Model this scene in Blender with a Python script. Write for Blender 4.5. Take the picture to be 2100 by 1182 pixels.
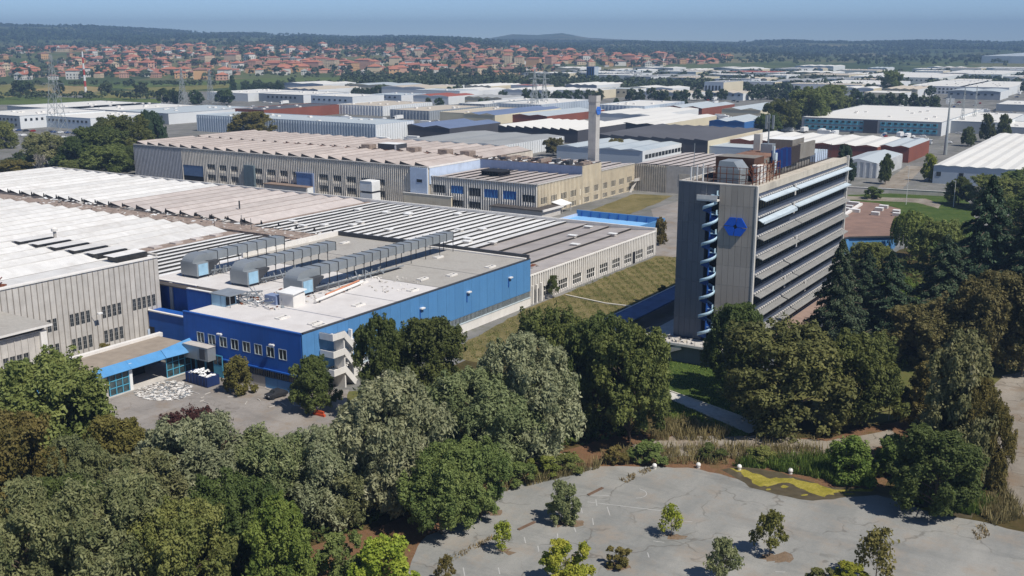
import bpy, math, random
import numpy as np
from mathutils import Vector, Matrix

R = math.radians
scene = bpy.context.scene
for _o in list(bpy.data.objects):
    bpy.data.objects.remove(_o)

# ------------------------------------------------------------------ camera, sky, sun, exposure
CAM_H, CAM_YAW, CAM_PITCH, FOCAL = 60.0, R(32.3), math.atan(509.0 / 2150.0), 2150.0
cam_data = bpy.data.cameras.new('camera')
cam = bpy.data.objects.new('camera', cam_data)
scene.collection.objects.link(cam)
cam.location = (0, 0, CAM_H)
cam.rotation_euler = (math.pi / 2 - CAM_PITCH, 0, CAM_YAW)
cam_data.sensor_width = 36.0
cam_data.lens = FOCAL / 2100.0 * 36.0
cam_data.clip_start, cam_data.clip_end = 1.0, 40000.0
scene.camera = cam

SUN_EL, SUN_AZ = R(54.0), R(-9.0)          # sun stands over +X, a touch towards -Y
world = bpy.data.worlds.new('World')
scene.world = world
world.use_nodes = True
wn, wl = world.node_tree.nodes, world.node_tree.links
wn.clear()
sky = wn.new('ShaderNodeTexSky')
sky.sky_type = 'NISHITA'
sky.sun_disc = False
sky.sun_elevation = SUN_EL
sky.sun_rotation = math.pi / 2 - SUN_AZ
sky.altitude = 300
sky.air_density, sky.dust_density, sky.ozone_density = 0.5, 0.0, 4.0
bg = wn.new('ShaderNodeBackground')
bg.inputs['Strength'].default_value = 0.112
out = wn.new('ShaderNodeOutputWorld')
wl.new(sky.outputs[0], bg.inputs[0])
wl.new(bg.outputs[0], out.inputs[0])

sun_data = bpy.data.lights.new('sun', 'SUN')
sun_data.energy, sun_data.angle, sun_data.color = 4.6, R(0.55), (1.0, 0.95, 0.87)
sun = bpy.data.objects.new('sun', sun_data)
scene.collection.objects.link(sun)
sun_vec = Vector((math.cos(SUN_EL) * math.cos(SUN_AZ), math.cos(SUN_EL) * math.sin(SUN_AZ), math.sin(SUN_EL)))
sun.rotation_euler = sun_vec.to_track_quat('Z', 'Y').to_euler()
sun.location = sun_vec * 500

vs = scene.view_settings
vs.view_transform, vs.look, vs.exposure, vs.gamma = 'Standard', 'None', 0.18, 1.0
vs.use_curve_mapping = False
cy = scene.cycles
cy.max_bounces, cy.diffuse_bounces, cy.glossy_bounces, cy.transmission_bounces = 8, 4, 2, 5
cy.transparent_max_bounces, cy.volume_bounces = 6, 0
cy.caustics_reflective = cy.caustics_refractive = False
cy.use_denoising = True

# ------------------------------------------------------------------ survey helper: photo point -> point on a level plane
def ray(x, y):
    a, b = (x - 1050.0) / FOCAL, -(y - 591.0) / FOCAL
    cp, sp = math.cos(CAM_PITCH), math.sin(CAM_PITCH)
    d = (a, cp + b * sp, -sp + b * cp)
    c, s = math.cos(CAM_YAW), math.sin(CAM_YAW)
    return (d[0] * c - d[1] * s, d[0] * s + d[1] * c, d[2])
def at(x, y, z=0.0):
    d = ray(x, y); t = (z - CAM_H) / d[2]
    return (d[0] * t, d[1] * t)
def row(X, Y, Z):
    c, s = math.cos(CAM_YAW), math.sin(CAM_YAW)
    y, z = -X * s + Y * c, Z - CAM_H
    cp, sp = math.cos(CAM_PITCH), math.sin(CAM_PITCH)
    return 591.0 - FOCAL * (y * sp + z * cp) / (y * cp - z * sp)
def depth(X, Y):
    return -X * math.sin(CAM_YAW) + Y * math.cos(CAM_YAW)
def height(X, Y, y):
    lo, hi = -20.0, 160.0
    for _ in range(40):
        m = (lo + hi) / 2
        if row(X, Y, m) > y: lo = m
        else: hi = m
    return m
def cam2w(u, w):                            # metres right of / ahead of the camera -> world XY
    c, s = math.cos(CAM_YAW), math.sin(CAM_YAW)
    return (u * c - w * s, u * s + w * c)

# ------------------------------------------------------------------ materials
def srgb(r, g, b):
    return tuple(((c / 255 / 12.92) if c / 255 <= 0.04045 else ((c / 255 + 0.055) / 1.055) ** 2.4) for c in (r, g, b))
MATS = {}
def new_mat(name):
    m = bpy.data.materials.new(name); m.use_nodes = True
    nt = m.node_tree; nt.nodes.clear()
    o = nt.nodes.new('ShaderNodeOutputMaterial'); p = nt.nodes.new('ShaderNodeBsdfPrincipled')
    nt.links.new(p.outputs[0], o.inputs[0])
    return m, nt, p, o
def node(nt, t, **kw):
    n = nt.nodes.new(t)
    for k, v in kw.items(): setattr(n, k, v)
    return n
def coords(nt, scale=(1, 1, 1), world=False):
    tc = node(nt, 'ShaderNodeTexCoord')
    mp = node(nt, 'ShaderNodeMapping')
    mp.inputs['Scale'].default_value = scale
    if world:
        g = node(nt, 'ShaderNodeNewGeometry'); nt.links.new(g.outputs['Position'], mp.inputs[0])
    else:
        nt.links.new(tc.outputs['Object'], mp.inputs[0])
    return mp.outputs[0]
def noise(nt, vec, scale, detail=4, rough=0.6):
    n = node(nt, 'ShaderNodeTexNoise'); n.inputs['Scale'].default_value = scale
    n.inputs['Detail'].default_value = detail; n.inputs['Roughness'].default_value = rough
    nt.links.new(vec, n.inputs['Vector']); return n.outputs['Fac']
def ramp(nt, fac, stops):
    r = node(nt, 'ShaderNodeValToRGB'); e = r.color_ramp.elements
    while len(e) > len(stops): e.remove(e[-1])
    while len(e) < len(stops): e.new(1)
    for q, (p, c) in zip(e, stops):
        q.position = p; q.color = (*c[:3], 1) if len(c) >= 3 else (c[0], c[0], c[0], 1)
    nt.links.new(fac, r.inputs[0]); return r.outputs[0]
def mixc(nt, fac, a, b, mode='MIX'):
    m = node(nt, 'ShaderNodeMix', data_type='RGBA', blend_type=mode)
    if isinstance(fac, (int, float)): m.inputs[0].default_value = fac
    else: nt.links.new(fac, m.inputs[0])
    for s, v in ((6, a), (7, b)):
        if isinstance(v, tuple): m.inputs[s].default_value = (*v[:3], 1)
        else: nt.links.new(v, m.inputs[s])
    return m.outputs[2]
def surf(name, c, rough=0.8, var=0.18, scale=0.6, dirt=None, dirt_amt=0.4, dirt_scale=0.25, streak=0.0, metal=0.0, bump=0.0, bump_scale=6.0, spec=0.3, world=True, dirt_lo=0.5, dirt_hi=0.72, ovar=0.0):
    """painted / mineral surface: base colour with fine and broad variation, optional dirt patches and run-off streaks"""
    if name in MATS: return MATS[name]
    m, nt, p, o = new_mat(name)
    v = coords(nt, world=world)
    lo = tuple(x * (1 - var) for x in c); hi = tuple(min(0.95, x * (1 + var)) for x in c)
    col = ramp(nt, noise(nt, v, scale, 6), [(0.3, lo), (0.7, hi)])
    if dirt:
        f = ramp(nt, noise(nt, v, dirt_scale, 7, 0.65), [(dirt_lo, (0,)), (dirt_hi, (dirt_amt,))])
        col = mixc(nt, f, col, dirt)
    if streak:
        v2 = coords(nt, (3.0, 3.0, 0.08), world=world)
        f = ramp(nt, noise(nt, v2, 1.0, 5, 0.7), [(0.48, (0,)), (0.8, (streak,))])
        col = mixc(nt, f, col, tuple(x * 0.35 for x in c))
    if ovar:
        oi = node(nt, 'ShaderNodeObjectInfo'); hv = node(nt, 'ShaderNodeHueSaturation'); mo = node(nt, 'ShaderNodeMapRange'); mo.inputs[3].default_value = 1 - ovar; mo.inputs[4].default_value = 1 + ovar * 0.5
        nt.links.new(oi.outputs['Random'], mo.inputs[0]); nt.links.new(mo.outputs[0], hv.inputs['Value']); nt.links.new(col, hv.inputs['Color']); col = hv.outputs[0]
    nt.links.new(col, p.inputs['Base Color'])
    p.inputs['Roughness'].default_value = rough; p.inputs['Metallic'].default_value = metal
    p.inputs['Specular IOR Level'].default_value = spec
    if bump:
        b = node(nt, 'ShaderNodeBump'); b.inputs['Strength'].default_value = bump; b.inputs['Distance'].default_value = 0.1
        nt.links.new(noise(nt, v, bump_scale, 4), b.inputs['Height']); nt.links.new(b.outputs[0], p.inputs['Normal'])
    MATS[name] = m; return m
def corrug(name, c, axis=1, pitch=0.5, rough=0.6, var=0.12, dirt=None, dirt_amt=0.35, metal=0.0, depthf=0.6, dirt_scale=0.12, sheet=None):
    """corrugated sheet: fine waves along one axis as relief, sheet-to-sheet tone"""
    if name in MATS: return MATS[name]
    m, nt, p, o = new_mat(name)
    v = coords(nt, world=True)
    col = ramp(nt, noise(nt, v, 0.25, 6, 0.7), [(0.3, tuple(x * (1 - var) for x in c)), (0.7, tuple(min(0.95, x * (1 + var)) for x in c))])
    if sheet:
        vs_ = coords(nt, sheet, world=True)
        w = node(nt, 'ShaderNodeTexWhiteNoise', noise_dimensions='3D')
        fl = node(nt, 'ShaderNodeVectorMath', operation='FLOOR'); nt.links.new(vs_, fl.inputs[0]); nt.links.new(fl.outputs[0], w.inputs[0])
        col = mixc(nt, ramp(nt, w.outputs[0], [(0.0, (0.0,)), (1.0, (0.22,))]), col, tuple(x * 0.55 for x in c))
    if dirt:
        col = mixc(nt, ramp(nt, noise(nt, v, dirt_scale, 8, 0.7), [(0.48, (0,)), (0.75, (dirt_amt,))]), col, dirt)
    oi = node(nt, 'ShaderNodeObjectInfo'); hv = node(nt, 'ShaderNodeHueSaturation'); mo = node(nt, 'ShaderNodeMapRange'); mo.inputs[3].default_value = 0.86; mo.inputs[4].default_value = 1.04
    nt.links.new(oi.outputs['Random'], mo.inputs[0]); nt.links.new(mo.outputs[0], hv.inputs['Value']); nt.links.new(col, hv.inputs['Color']); col = hv.outputs[0]
    nt.links.new(col, p.inputs['Base Color'])
    wv = node(nt, 'ShaderNodeTexWave', wave_type='BANDS', bands_direction='XY'[axis] if axis < 2 else 'Z', wave_profile='SIN')
    wv.inputs['Scale'].default_value = 0.314 / pitch
    nt.links.new(v, wv.inputs['Vector'])
    b = node(nt, 'ShaderNodeBump'); b.inputs['Strength'].default_value = depthf; b.inputs['Distance'].default_value = 0.06
    nt.links.new(wv.outputs['Fac'], b.inputs['Height']); nt.links.new(b.outputs[0], p.inputs['Normal'])
    p.inputs['Roughness'].default_value = rough; p.inputs['Metallic'].default_value = metal
    MATS[name] = m; return m
def glass(name, c=(0.02, 0.025, 0.03), rough=0.15, var=0.5):
    if name in MATS: return MATS[name]
    m, nt, p, o = new_mat(name)
    v = coords(nt, world=True)
    col = ramp(nt, noise(nt, v, 0.9, 3), [(0.35, tuple(x * (1 - var) for x in c)), (0.7, tuple(x * (1 + var) for x in c))])
    nt.links.new(col, p.inputs['Base Color']); p.inputs['Roughness'].default_value = rough
    p.inputs['Specular IOR Level'].default_value = 0.5
    MATS[name] = m; return m
def leafmat(name, c, c2, tl=0.38, rough=0.65, c3=None):
    """leaves: each leaf carries its own tint; a little light passes through"""
    if name in MATS: return MATS[name]
    m, nt, p, o = new_mat(name)
    a = node(nt, 'ShaderNodeAttribute', attribute_name='tint', attribute_type='GEOMETRY')
    oi = node(nt, 'ShaderNodeObjectInfo')
    col = ramp(nt, a.outputs['Fac'], [(0.0, c), (1.0, c2)] if not c3 else [(0.0, c), (0.75, c2), (1.0, c3)])
    hs = node(nt, 'ShaderNodeHueSaturation')
    mr = node(nt, 'ShaderNodeMapRange'); mr.inputs[3].default_value = 0.88; mr.inputs[4].default_value = 1.14
    nt.links.new(oi.outputs['Random'], mr.inputs[0]); nt.links.new(mr.outputs[0], hs.inputs['Value'])
    mr2 = node(nt, 'ShaderNodeMapRange'); mr2.inputs[3].default_value = 0.47; mr2.inputs[4].default_value = 0.52
    m2 = node(nt, 'ShaderNodeMath', operation='FRACT'); mm = node(nt, 'ShaderNodeMath', operation='MULTIPLY'); mm.inputs[1].default_value = 7.31
    nt.links.new(oi.outputs['Random'], mm.inputs[0]); nt.links.new(mm.outputs[0], m2.inputs[0]); nt.links.new(m2.outputs[0], mr2.inputs[0])
    nt.links.new(mr2.outputs[0], hs.inputs['Hue'])
    nt.links.new(col, hs.inputs['Color'])
    nt.links.new(hs.outputs[0], p.inputs['Base Color'])
    p.inputs['Roughness'].default_value = rough; p.inputs['Specular IOR Level'].default_value = 0.25
    t = node(nt, 'ShaderNodeBsdfTranslucent'); nt.links.new(hs.outputs[0], t.inputs[0])
    mx = node(nt, 'ShaderNodeMixShader'); mx.inputs[0].default_value = tl
    nt.links.new(p.outputs[0], mx.inputs[1]); nt.links.new(t.outputs[0], mx.inputs[2]); nt.links.new(mx.outputs[0], o.inputs[0])
    MATS[name] = m; return m

# ------------------------------------------------------------------ mesh and object helpers
class MB:
    def __init__(s): s.v, s.f, s.m = [], [], []
    def add(s, vs, fs, mi=0):
        n = len(s.v); s.v += [tuple(p) for p in vs]
        for f in fs: s.f.append(tuple(i + n for i in f)); s.m.append(mi)
        return s
    def box(s, x0, y0, z0, x1, y1, z1, mi=0, top=None, skip=()):
        vs = [(x0,y0,z0),(x1,y0,z0),(x1,y1,z0),(x0,y1,z0),(x0,y0,z1),(x1,y0,z1),(x1,y1,z1),(x0,y1,z1)]
        fs = {'b':(3,2,1,0),'t':(4,5,6,7),'f':(0,1,5,4),'r':(1,2,6,5),'k':(2,3,7,6),'l':(3,0,4,7)}
        for k, f in fs.items():
            if k not in skip: s.add(vs, [], 0) if False else s._face(vs, f, top if (k == 't' and top is not None) else mi)
        return s
    def _face(s, vs, f, mi):
        n = len(s.v); s.v += [vs[i] for i in f]; s.f.append(tuple(range(n, n + len(f)))); s.m.append(mi)
    def quad(s, a, b, c, d, mi=0): return s.add([a, b, c, d], [(0, 1, 2, 3)], mi)
    def poly(s, pts, mi=0): return s.add(pts, [tuple(range(len(pts)))], mi)
    def prism(s, pts, z0, z1, mi=0, top=None):
        n = len(pts)
        vs = [(x, y, z0) for x, y in pts] + [(x, y, z1) for x, y in pts]
        s.add(vs, [(i, (i + 1) % n, n + (i + 1) % n, n + i) for i in range(n)], mi)
        s.add([(x, y, z1) for x, y in pts], [tuple(range(n))], mi if top is None else top)
        return s
    def tube(s, p0, p1, r0, r1=None, n=6, mi=0, cap=True):
        r1 = r0 if r1 is None else r1
        p0, p1 = Vector(p0), Vector(p1); d = (p1 - p0)
        if d.length < 1e-6: return s
        d.normalize(); a = d.orthogonal().normalized(); b = d.cross(a)
        vs = []
        for p, r in ((p0, r0), (p1, r1)):
            for i in range(n):
                t = 2 * math.pi * i / n; vs.append(p + a * (r * math.cos(t)) + b * (r * math.sin(t)))
        fs = [(i, (i + 1) % n, n + (i + 1) % n, n + i) for i in range(n)]
        if cap: fs += [tuple(range(n - 1, -1, -1)), tuple(range(n, 2 * n))]
        return s.add(vs, fs, mi)
    def beam(s, p0, p1, w, h=None, mi=0):
        h = w if h is None else h
        p0, p1 = Vector(p0), Vector(p1); d = (p1 - p0).normalized()
        up = Vector((0, 0, 1)) if abs(d.z) < 0.95 else Vector((1, 0, 0))
        a = d.cross(up).normalized() * (w / 2); b = a.cross(d).normalized() * (h / 2)
        vs = [p + s1 * a + s2 * b for p in (p0, p1) for s1, s2 in ((-1, -1), (1, -1), (1, 1), (-1, 1))]
        return s.add(vs, [(0, 1, 2, 3), (7, 6, 5, 4), (0, 4, 5, 1), (1, 5, 6, 2), (2, 6, 7, 3), (3, 7, 4, 0)], mi)
    def wbox(s, W, s0, s1, z0, z1, d0, d1, mi=0):
        ox, oy, dx, dy, nx, ny = W
        def P(a, z, d): return (ox + dx * a + nx * d, oy + dy * a + ny * d, z)
        vs = [P(s0,z0,d0),P(s1,z0,d0),P(s1,z0,d1),P(s0,z0,d1),P(s0,z1,d0),P(s1,z1,d0),P(s1,z1,d1),P(s0,z1,d1)]
        return s.add(vs, [(3,2,1,0),(4,5,6,7),(0,1,5,4),(1,2,6,5),(2,3,7,6),(3,0,4,7)], mi)
    def mesh(s, name, mats, smooth=False):
        me = bpy.data.meshes.new(name); me.from_pydata(s.v, [], s.f)
        for m in (mats if isinstance(mats, (list, tuple)) else [mats]): me.materials.append(m)
        me.polygons.foreach_set('material_index', s.m)
        if smooth: me.polygons.foreach_set('use_smooth', [True] * len(s.f))
        me.update(); return me
COL = scene.collection
def O(name, data, parent=None, loc=(0, 0, 0), rot=(0, 0, 0), scale=(1, 1, 1), **props):
    o = bpy.data.objects.new(name, data); COL.objects.link(o)
    o.location, o.rotation_euler, o.scale = loc, rot, scale
    if parent: o.parent = parent
    for k, v in props.items():
        if v is not None: o[k] = v
    return o
def thing(name, label, cat, loc=(0, 0, 0), rz=0.0, group=None):
    e = O(name, None, None, loc, (0, 0, rz), label=label, category=cat, group=group)
    e.empty_display_size = 0.5
    return e
def part(t, name, mb, mats, loc=(0, 0, 0), smooth=False, **props):
    return O(name, mb.mesh(name, mats, smooth), t, loc, **props)
def single(name, mb, mats, label, cat, loc=(0, 0, 0), group=None, rz=0, smooth=False, **kw):
    return O(name, mb.mesh(name, mats, smooth), None, loc, (0, 0, rz), label=label, category=cat, group=group, **kw)
def structure(name, mb, mats, loc=(0, 0, 0), kind='structure', **kw):
    return O(name, mb.mesh(name, mats), None, loc, kind=kind, **kw)
def mesh_np(name, v, f, mats, tint=None, mi=None):
    me = bpy.data.meshes.new(name); k = f.shape[1]
    me.vertices.add(len(v)); me.vertices.foreach_set('co', v.astype(np.float32).ravel())
    me.loops.add(f.size); me.loops.foreach_set('vertex_index', f.astype(np.int32).ravel())
    me.polygons.add(len(f)); me.polygons.foreach_set('loop_start', (np.arange(len(f)) * k).astype(np.int32))
    for m in (mats if isinstance(mats, (list, tuple)) else [mats]): me.materials.append(m)
    if mi is not None: me.polygons.foreach_set('material_index', mi.astype(np.int32))
    if tint is not None:
        a = me.attributes.new('tint', 'FLOAT', 'FACE'); a.data.foreach_set('value', tint.astype(np.float32))
    me.update(calc_edges=True); return me
# ------------------------------------------------------------------ shared materials
def ground_mat():
    m, nt, p, o = new_mat('ground_earth')
    v = coords(nt, world=True)
    g = ramp(nt, noise(nt, v, 0.05, 8, 0.7), [(0.32, srgb(104, 88, 62)), (0.5, srgb(92, 94, 52)), (0.68, srgb(74, 84, 40))])
    g = mixc(nt, ramp(nt, noise(nt, v, 0.7, 6, 0.7), [(0.35, (0,)), (0.75, (0.5,))]), g, srgb(120, 104, 70))
    vo = node(nt, 'ShaderNodeTexVoronoi'); vo.inputs['Scale'].default_value = 0.0042; nt.links.new(v, vo.inputs['Vector'])
    sep = node(nt, 'ShaderNodeSeparateColor'); nt.links.new(vo.outputs['Color'], sep.inputs[0])
    fld = ramp(nt, sep.outputs[0], [(0.0, srgb(70, 84, 46)), (0.3, srgb(92, 100, 60)), (0.5, srgb(60, 74, 42)), (0.7, srgb(126, 118, 84)), (0.85, srgb(80, 90, 52)), (1.0, srgb(56, 70, 42))])
    fld = mixc(nt, ramp(nt, noise(nt, v, 0.02, 6, 0.7), [(0.4, (0,)), (0.7, (0.35,))]), fld, srgb(70, 80, 44))
    d = node(nt, 'ShaderNodeVectorMath', operation='LENGTH'); nt.links.new(v, d.inputs[0])
    mr = node(nt, 'ShaderNodeMapRange'); mr.inputs[1].default_value = 700; mr.inputs[2].default_value = 1000
    nt.links.new(d.outputs['Value'], mr.inputs[0])
    nt.links.new(mixc(nt, mr.outputs[0], g, fld), p.inputs['Base Color']); p.inputs['Roughness'].default_value = 0.95
    p.inputs['Specular IOR Level'].default_value = 0.1
    return m
def asphalt_mat(name, base, dark, stain, crack=0.35, cscale=0.09, joint=None):
    m, nt, p, o = new_mat(name)
    v = coords(nt, world=True)
    wob = node(nt, 'ShaderNodeTexNoise'); wob.inputs['Scale'].default_value = 0.35; nt.links.new(v, wob.inputs['Vector'])
    vm = node(nt, 'ShaderNodeVectorMath', operation='MULTIPLY_ADD'); vm.inputs[1].default_value = (5, 5, 5)
    nt.links.new(wob.outputs['Color'], vm.inputs[0]); nt.links.new(v, vm.inputs[2])
    vs2 = coords(nt, (1.0, 0.28, 1.0), world=True)
    col = ramp(nt, noise(nt, vs2, 0.11, 5, 0.6), [(0.38, dark), (0.62, base)])
    col = mixc(nt, ramp(nt, noise(nt, v, 1.6, 8, 0.75), [(0.35, (0,)), (0.8, (0.35,))]), col, tuple(min(1, c * 1.25) for c in base))
    col = mixc(nt, ramp(nt, noise(nt, v, 4.5, 6, 0.8), [(0.5, (0,)), (0.72, (0.45,))]), col, tuple(c * 0.62 for c in dark))
    vs3 = coords(nt, (0.25, 1.0, 1.0), world=True)
    col = mixc(nt, ramp(nt, noise(nt, vs3, 0.22, 5, 0.65), [(0.52, (0,)), (0.66, (0.5,))]), col, tuple(c * 0.8 for c in dark))
    col = mixc(nt, ramp(nt, noise(nt, v, 0.16, 8, 0.72), [(0.5, (0,)), (0.68, (0.65,))]), col, stain)
    vo = node(nt, 'ShaderNodeTexVoronoi', feature='DISTANCE_TO_EDGE'); vo.inputs['Scale'].default_value = cscale
    nt.links.new(vm.outputs[0], vo.inputs['Vector'])
    brk = noise(nt, v, 0.12, 3)
    ln = ramp(nt, vo.outputs['Distance'], [(0.006, (crack,)), (0.018, (0,))])
    lb = ramp(nt, brk, [(0.45, (0,)), (0.55, (1,))])
    col = mixc(nt, mixc(nt, 1.0, ln, lb, 'MULTIPLY'), col, srgb(60, 52, 40))
    nt.links.new(col, p.inputs['Base Color']); p.inputs['Roughness'].default_value = 0.9; p.inputs['Specular IOR Level'].default_value = 0.25
    b = node(nt, 'ShaderNodeBump'); b.inputs['Strength'].default_value = 0.25; b.inputs['Distance'].default_value = 0.03
    nt.links.new(noise(nt, v, 9.0, 4, 0.7), b.inputs['Height']); nt.links.new(b.outputs[0], p.inputs['Normal'])
    MATS[name] = m; return m
def grass_mat(name, a, b, c, s1=0.12, s2=1.4):
    m, nt, p, o = new_mat(name)
    v = coords(nt, world=True)
    col = ramp(nt, noise(nt, v, s1, 8, 0.72), [(0.3, a), (0.5, b), (0.7, c)])
    col = mixc(nt, ramp(nt, noise(nt, v, s2, 6, 0.75), [(0.35, (0,)), (0.75, (0.55,))]), col, tuple(x * 0.5 for x in a))
    nt.links.new(col, p.inputs['Base Color']); p.inputs['Roughness'].default_value = 0.95; p.inputs['Specular IOR Level'].default_value = 0.1
    bb = node(nt, 'ShaderNodeBump'); bb.inputs['Strength'].default_value = 0.7; bb.inputs['Distance'].default_value = 0.25
    nt.links.new(noise(nt, v, 2.2, 5, 0.75), bb.inputs['Height']); nt.links.new(bb.outputs[0], p.inputs['Normal'])
    MATS[name] = m; return m

m_ground = ground_mat()
m_lot = asphalt_mat('weathered_asphalt', srgb(148, 146, 140), srgb(120, 121, 118), srgb(146, 133, 118), crack=0.38)
m_yard = asphalt_mat('yard_concrete', srgb(148, 142, 136), srgb(124, 119, 114), srgb(132, 114, 92), crack=0.25, cscale=0.12)
m_road = asphalt_mat('old_road', srgb(150, 142, 130), srgb(118, 110, 98), srgb(120, 98, 74), crack=0.6, cscale=0.14)
m_paving = asphalt_mat('industrial_paving', srgb(128, 126, 122), srgb(98, 98, 96), srgb(90, 92, 70), crack=0.2, cscale=0.05)
m_drygrass = grass_mat('dry_grass', srgb(92, 88, 54), srgb(122, 112, 74), srgb(140, 126, 90))
m_lawn = grass_mat('green_lawn', srgb(56, 76, 34), srgb(74, 92, 42), srgb(98, 106, 56), 0.2, 2.2)
m_dirt = grass_mat('reddish_dirt', srgb(112, 82, 60), srgb(126, 96, 72), srgb(100, 88, 56), 0.3, 1.8)
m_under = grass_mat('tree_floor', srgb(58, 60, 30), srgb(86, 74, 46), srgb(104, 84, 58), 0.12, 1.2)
m_path = surf('pale_path', srgb(196, 192, 184), var=0.12, scale=1.5, dirt=srgb(120, 112, 92), dirt_amt=0.5, dirt_scale=0.5)
m_kerb = surf('kerb_stone', srgb(196, 190, 178), var=0.15, scale=2, dirt=srgb(110, 100, 80))
m_algae = grass_mat('yellow_algae', srgb(120, 116, 44), srgb(158, 146, 64), srgb(176, 162, 84), 0.5, 2.5)
m_mud = surf('wet_mud', srgb(84, 76, 60), rough=0.35, var=0.3, scale=0.7, spec=0.5)
m_white_line = surf('worn_white_paint', srgb(172, 171, 167), var=0.2, scale=3, dirt=srgb(140, 140, 136), dirt_amt=0.7, dirt_scale=1.5)

# ------------------------------------------------------------------ terrain
def sm(a, b, x):
    t = np.clip((x - a) / (b - a), 0, 1); return t * t * (3 - 2 * t)
def terrain(x, y):
    x, y = np.asarray(x, float), np.asarray(y, float)
    c, s = math.cos(CAM_YAW), math.sin(CAM_YAW)
    u, w = x * c + y * s, -x * s + y * c
    r = np.hypot(u, w); px = 1050 + 2209 * u / np.maximum(w, 1.0)
    ysky = np.interp(px, [-200, 0, 150, 300, 500, 700, 1000, 1300, 1700, 2100, 2400], [54, 57, 63, 66, 73, 79, 84, 89, 89, 89, 89])
    a = np.interp(px, [-200, 600, 900, 1300, 1700, 2300], [34, 42, 40, 20, 8, 6])
    z = a * sm(1750, 3500, r)
    zs = 60 + (82 - ysky) / 2150 * 6600
    z = z + sm(3400, 6600, r) * (zs - a)
    und = np.sin(x * 0.0021 + 1.3) * np.cos(y * 0.0017) + 0.6 * np.sin(x * 0.0052 + y * 0.0041) + 0.35 * np.sin(x * 0.011 - y * 0.009)
    z = z + und * 7 * sm(2200, 4500, r) + 6 * sm(4200, 6200, r) * (np.sin(x * 0.0034 + 2) * np.sin(y * 0.0029 + 1) + 0.7 * np.sin(x * 0.0083 + y * 0.003))
    z = z + sm(7000, 9200, r) * 75 * np.exp(-((px - 1130) / 120.0) ** 2) * (0.8 + 0.2 * np.sin(px * 0.05))
    return np.maximum(z, 0.0) * (w > 0)
def tz(x, y): return float(terrain(x, y))

ws = np.concatenate([np.linspace(-120, 1600, 20), np.linspace(1700, 4200, 40), np.linspace(4300, 9800, 50)])
cs = np.linspace(-1, 1, 91)
gv, gf = [], []
for i, w in enumerate(ws):
    half = 900 + max(w, 0) * 0.95
    U = cs * half
    for u in U:
        X, Y = cam2w(u, w); gv.append((X, Y, 0))
gv = np.array(gv); gv[:, 2] = terrain(gv[:, 0], gv[:, 1])
n = len(cs)
for i in range(len(ws) - 1):
    for j in range(n - 1):
        gf.append((i * n + j, i * n + j + 1, (i + 1) * n + j + 1, (i + 1) * n + j))
ground = O('ground', mesh_np('ground', gv, np.array(gf), m_ground), kind='structure')
ground.data.polygons.foreach_set('use_smooth', [True] * len(gf))

rng = random.Random(7)
def rough_poly(pts, amp=0.4, step=2.5, seed=1):
    r = random.Random(seed); outp = []
    for i, a in enumerate(pts):
        b = pts[(i + 1) % len(pts)]; L = math.hypot(b[0] - a[0], b[1] - a[1]); k = max(1, int(L / step))
        for j in range(k):
            t = j / k; outp.append((a[0] + (b[0] - a[0]) * t + r.uniform(-amp, amp), a[1] + (b[1] - a[1]) * t + r.uniform(-amp, amp)))
    return outp
def sheet(name, px, z, mat, amp=0.0, step=2.5, pz=0.0, seed=1, kind='structure'):
    pts = [at(*p) if pz == 0 else at(*p, pz) for p in px]
    if amp: pts = rough_poly(pts, amp, step, seed)
    mb = MB().poly([(x, y, z) for x, y in pts])
    me = mb.mesh(name, mat)
    if me.polygons[0].normal.z < 0: me.flip_normals()
    return O(name, me, kind=kind)

# ground sheets, each a few mm above the one below
ind = [(-760, 330), (-560, 250), (-440, 150), (-330, 80), (-190, 60), (-100, 150), (-40, 260), (0, 420), (80, 640), (40, 1350), (-330, 1500), (-900, 1150), (-1050, 700)]
me_ = MB().poly([(x, y, 0.008) for x, y in ind]).mesh('paved_ground', m_paving)
if me_.polygons[0].normal.z < 0: me_.flip_normals()
O('paved_ground', me_, kind='structure')
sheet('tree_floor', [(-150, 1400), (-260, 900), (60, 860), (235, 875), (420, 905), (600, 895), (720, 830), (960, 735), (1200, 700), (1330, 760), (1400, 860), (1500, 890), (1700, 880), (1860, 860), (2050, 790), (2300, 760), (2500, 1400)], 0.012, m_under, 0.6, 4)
sheet('dirt_verge', [(600, 1182), (640, 1120), (830, 1060), (1010, 985), (1130, 930), (1260, 895), (1330, 890), (1500, 898), (1700, 900), (1760, 880), (1860, 862), (1860, 920), (1800, 1040), (1500, 1010), (1240, 985), (1060, 1020), (860, 1130), (840, 1240), (560, 1240)], 0.016, m_dirt, 0.5, 2.5)
sheet('old_drive', [(1300, 915), (1390, 893), (1560, 893), (1700, 905), (1830, 880), (1840, 905), (1720, 945), (1560, 938), (1400, 938), (1300, 940)], 0.021, m_road, 0.5, 2)
lot = sheet('car_park', [(820, 1240), (838, 1165), (862, 1110), (940, 1062), (1040, 1002), (1130, 972), (1230, 957), (1340, 957), (1430, 962), (1520, 985), (1590, 1005), (1640, 1020), (1730, 1017), (1800, 1012), (1900, 1050), (2000, 1067), (2100, 1092), (2260, 1110), (2700, 1400), (1500, 1900), (500, 1700)], 0.026, m_lot, 0.25, 1.5)
sheet('side_road', [(2025, 800), (2060, 770), (2180, 740), (2400, 900), (2260, 1080), (2110, 1080), (2075, 1030), (2050, 960), (2052, 870)], 0.022, m_road, 0.4, 2.5)
sheet('front_yard', [(150, 880), (170, 800), (240, 812), (385, 768), (520, 742), (650, 800), (715, 800), (700, 870), (600, 905), (390, 915), (250, 900)], 0.024, m_yard, 0.3, 2.5)
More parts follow.
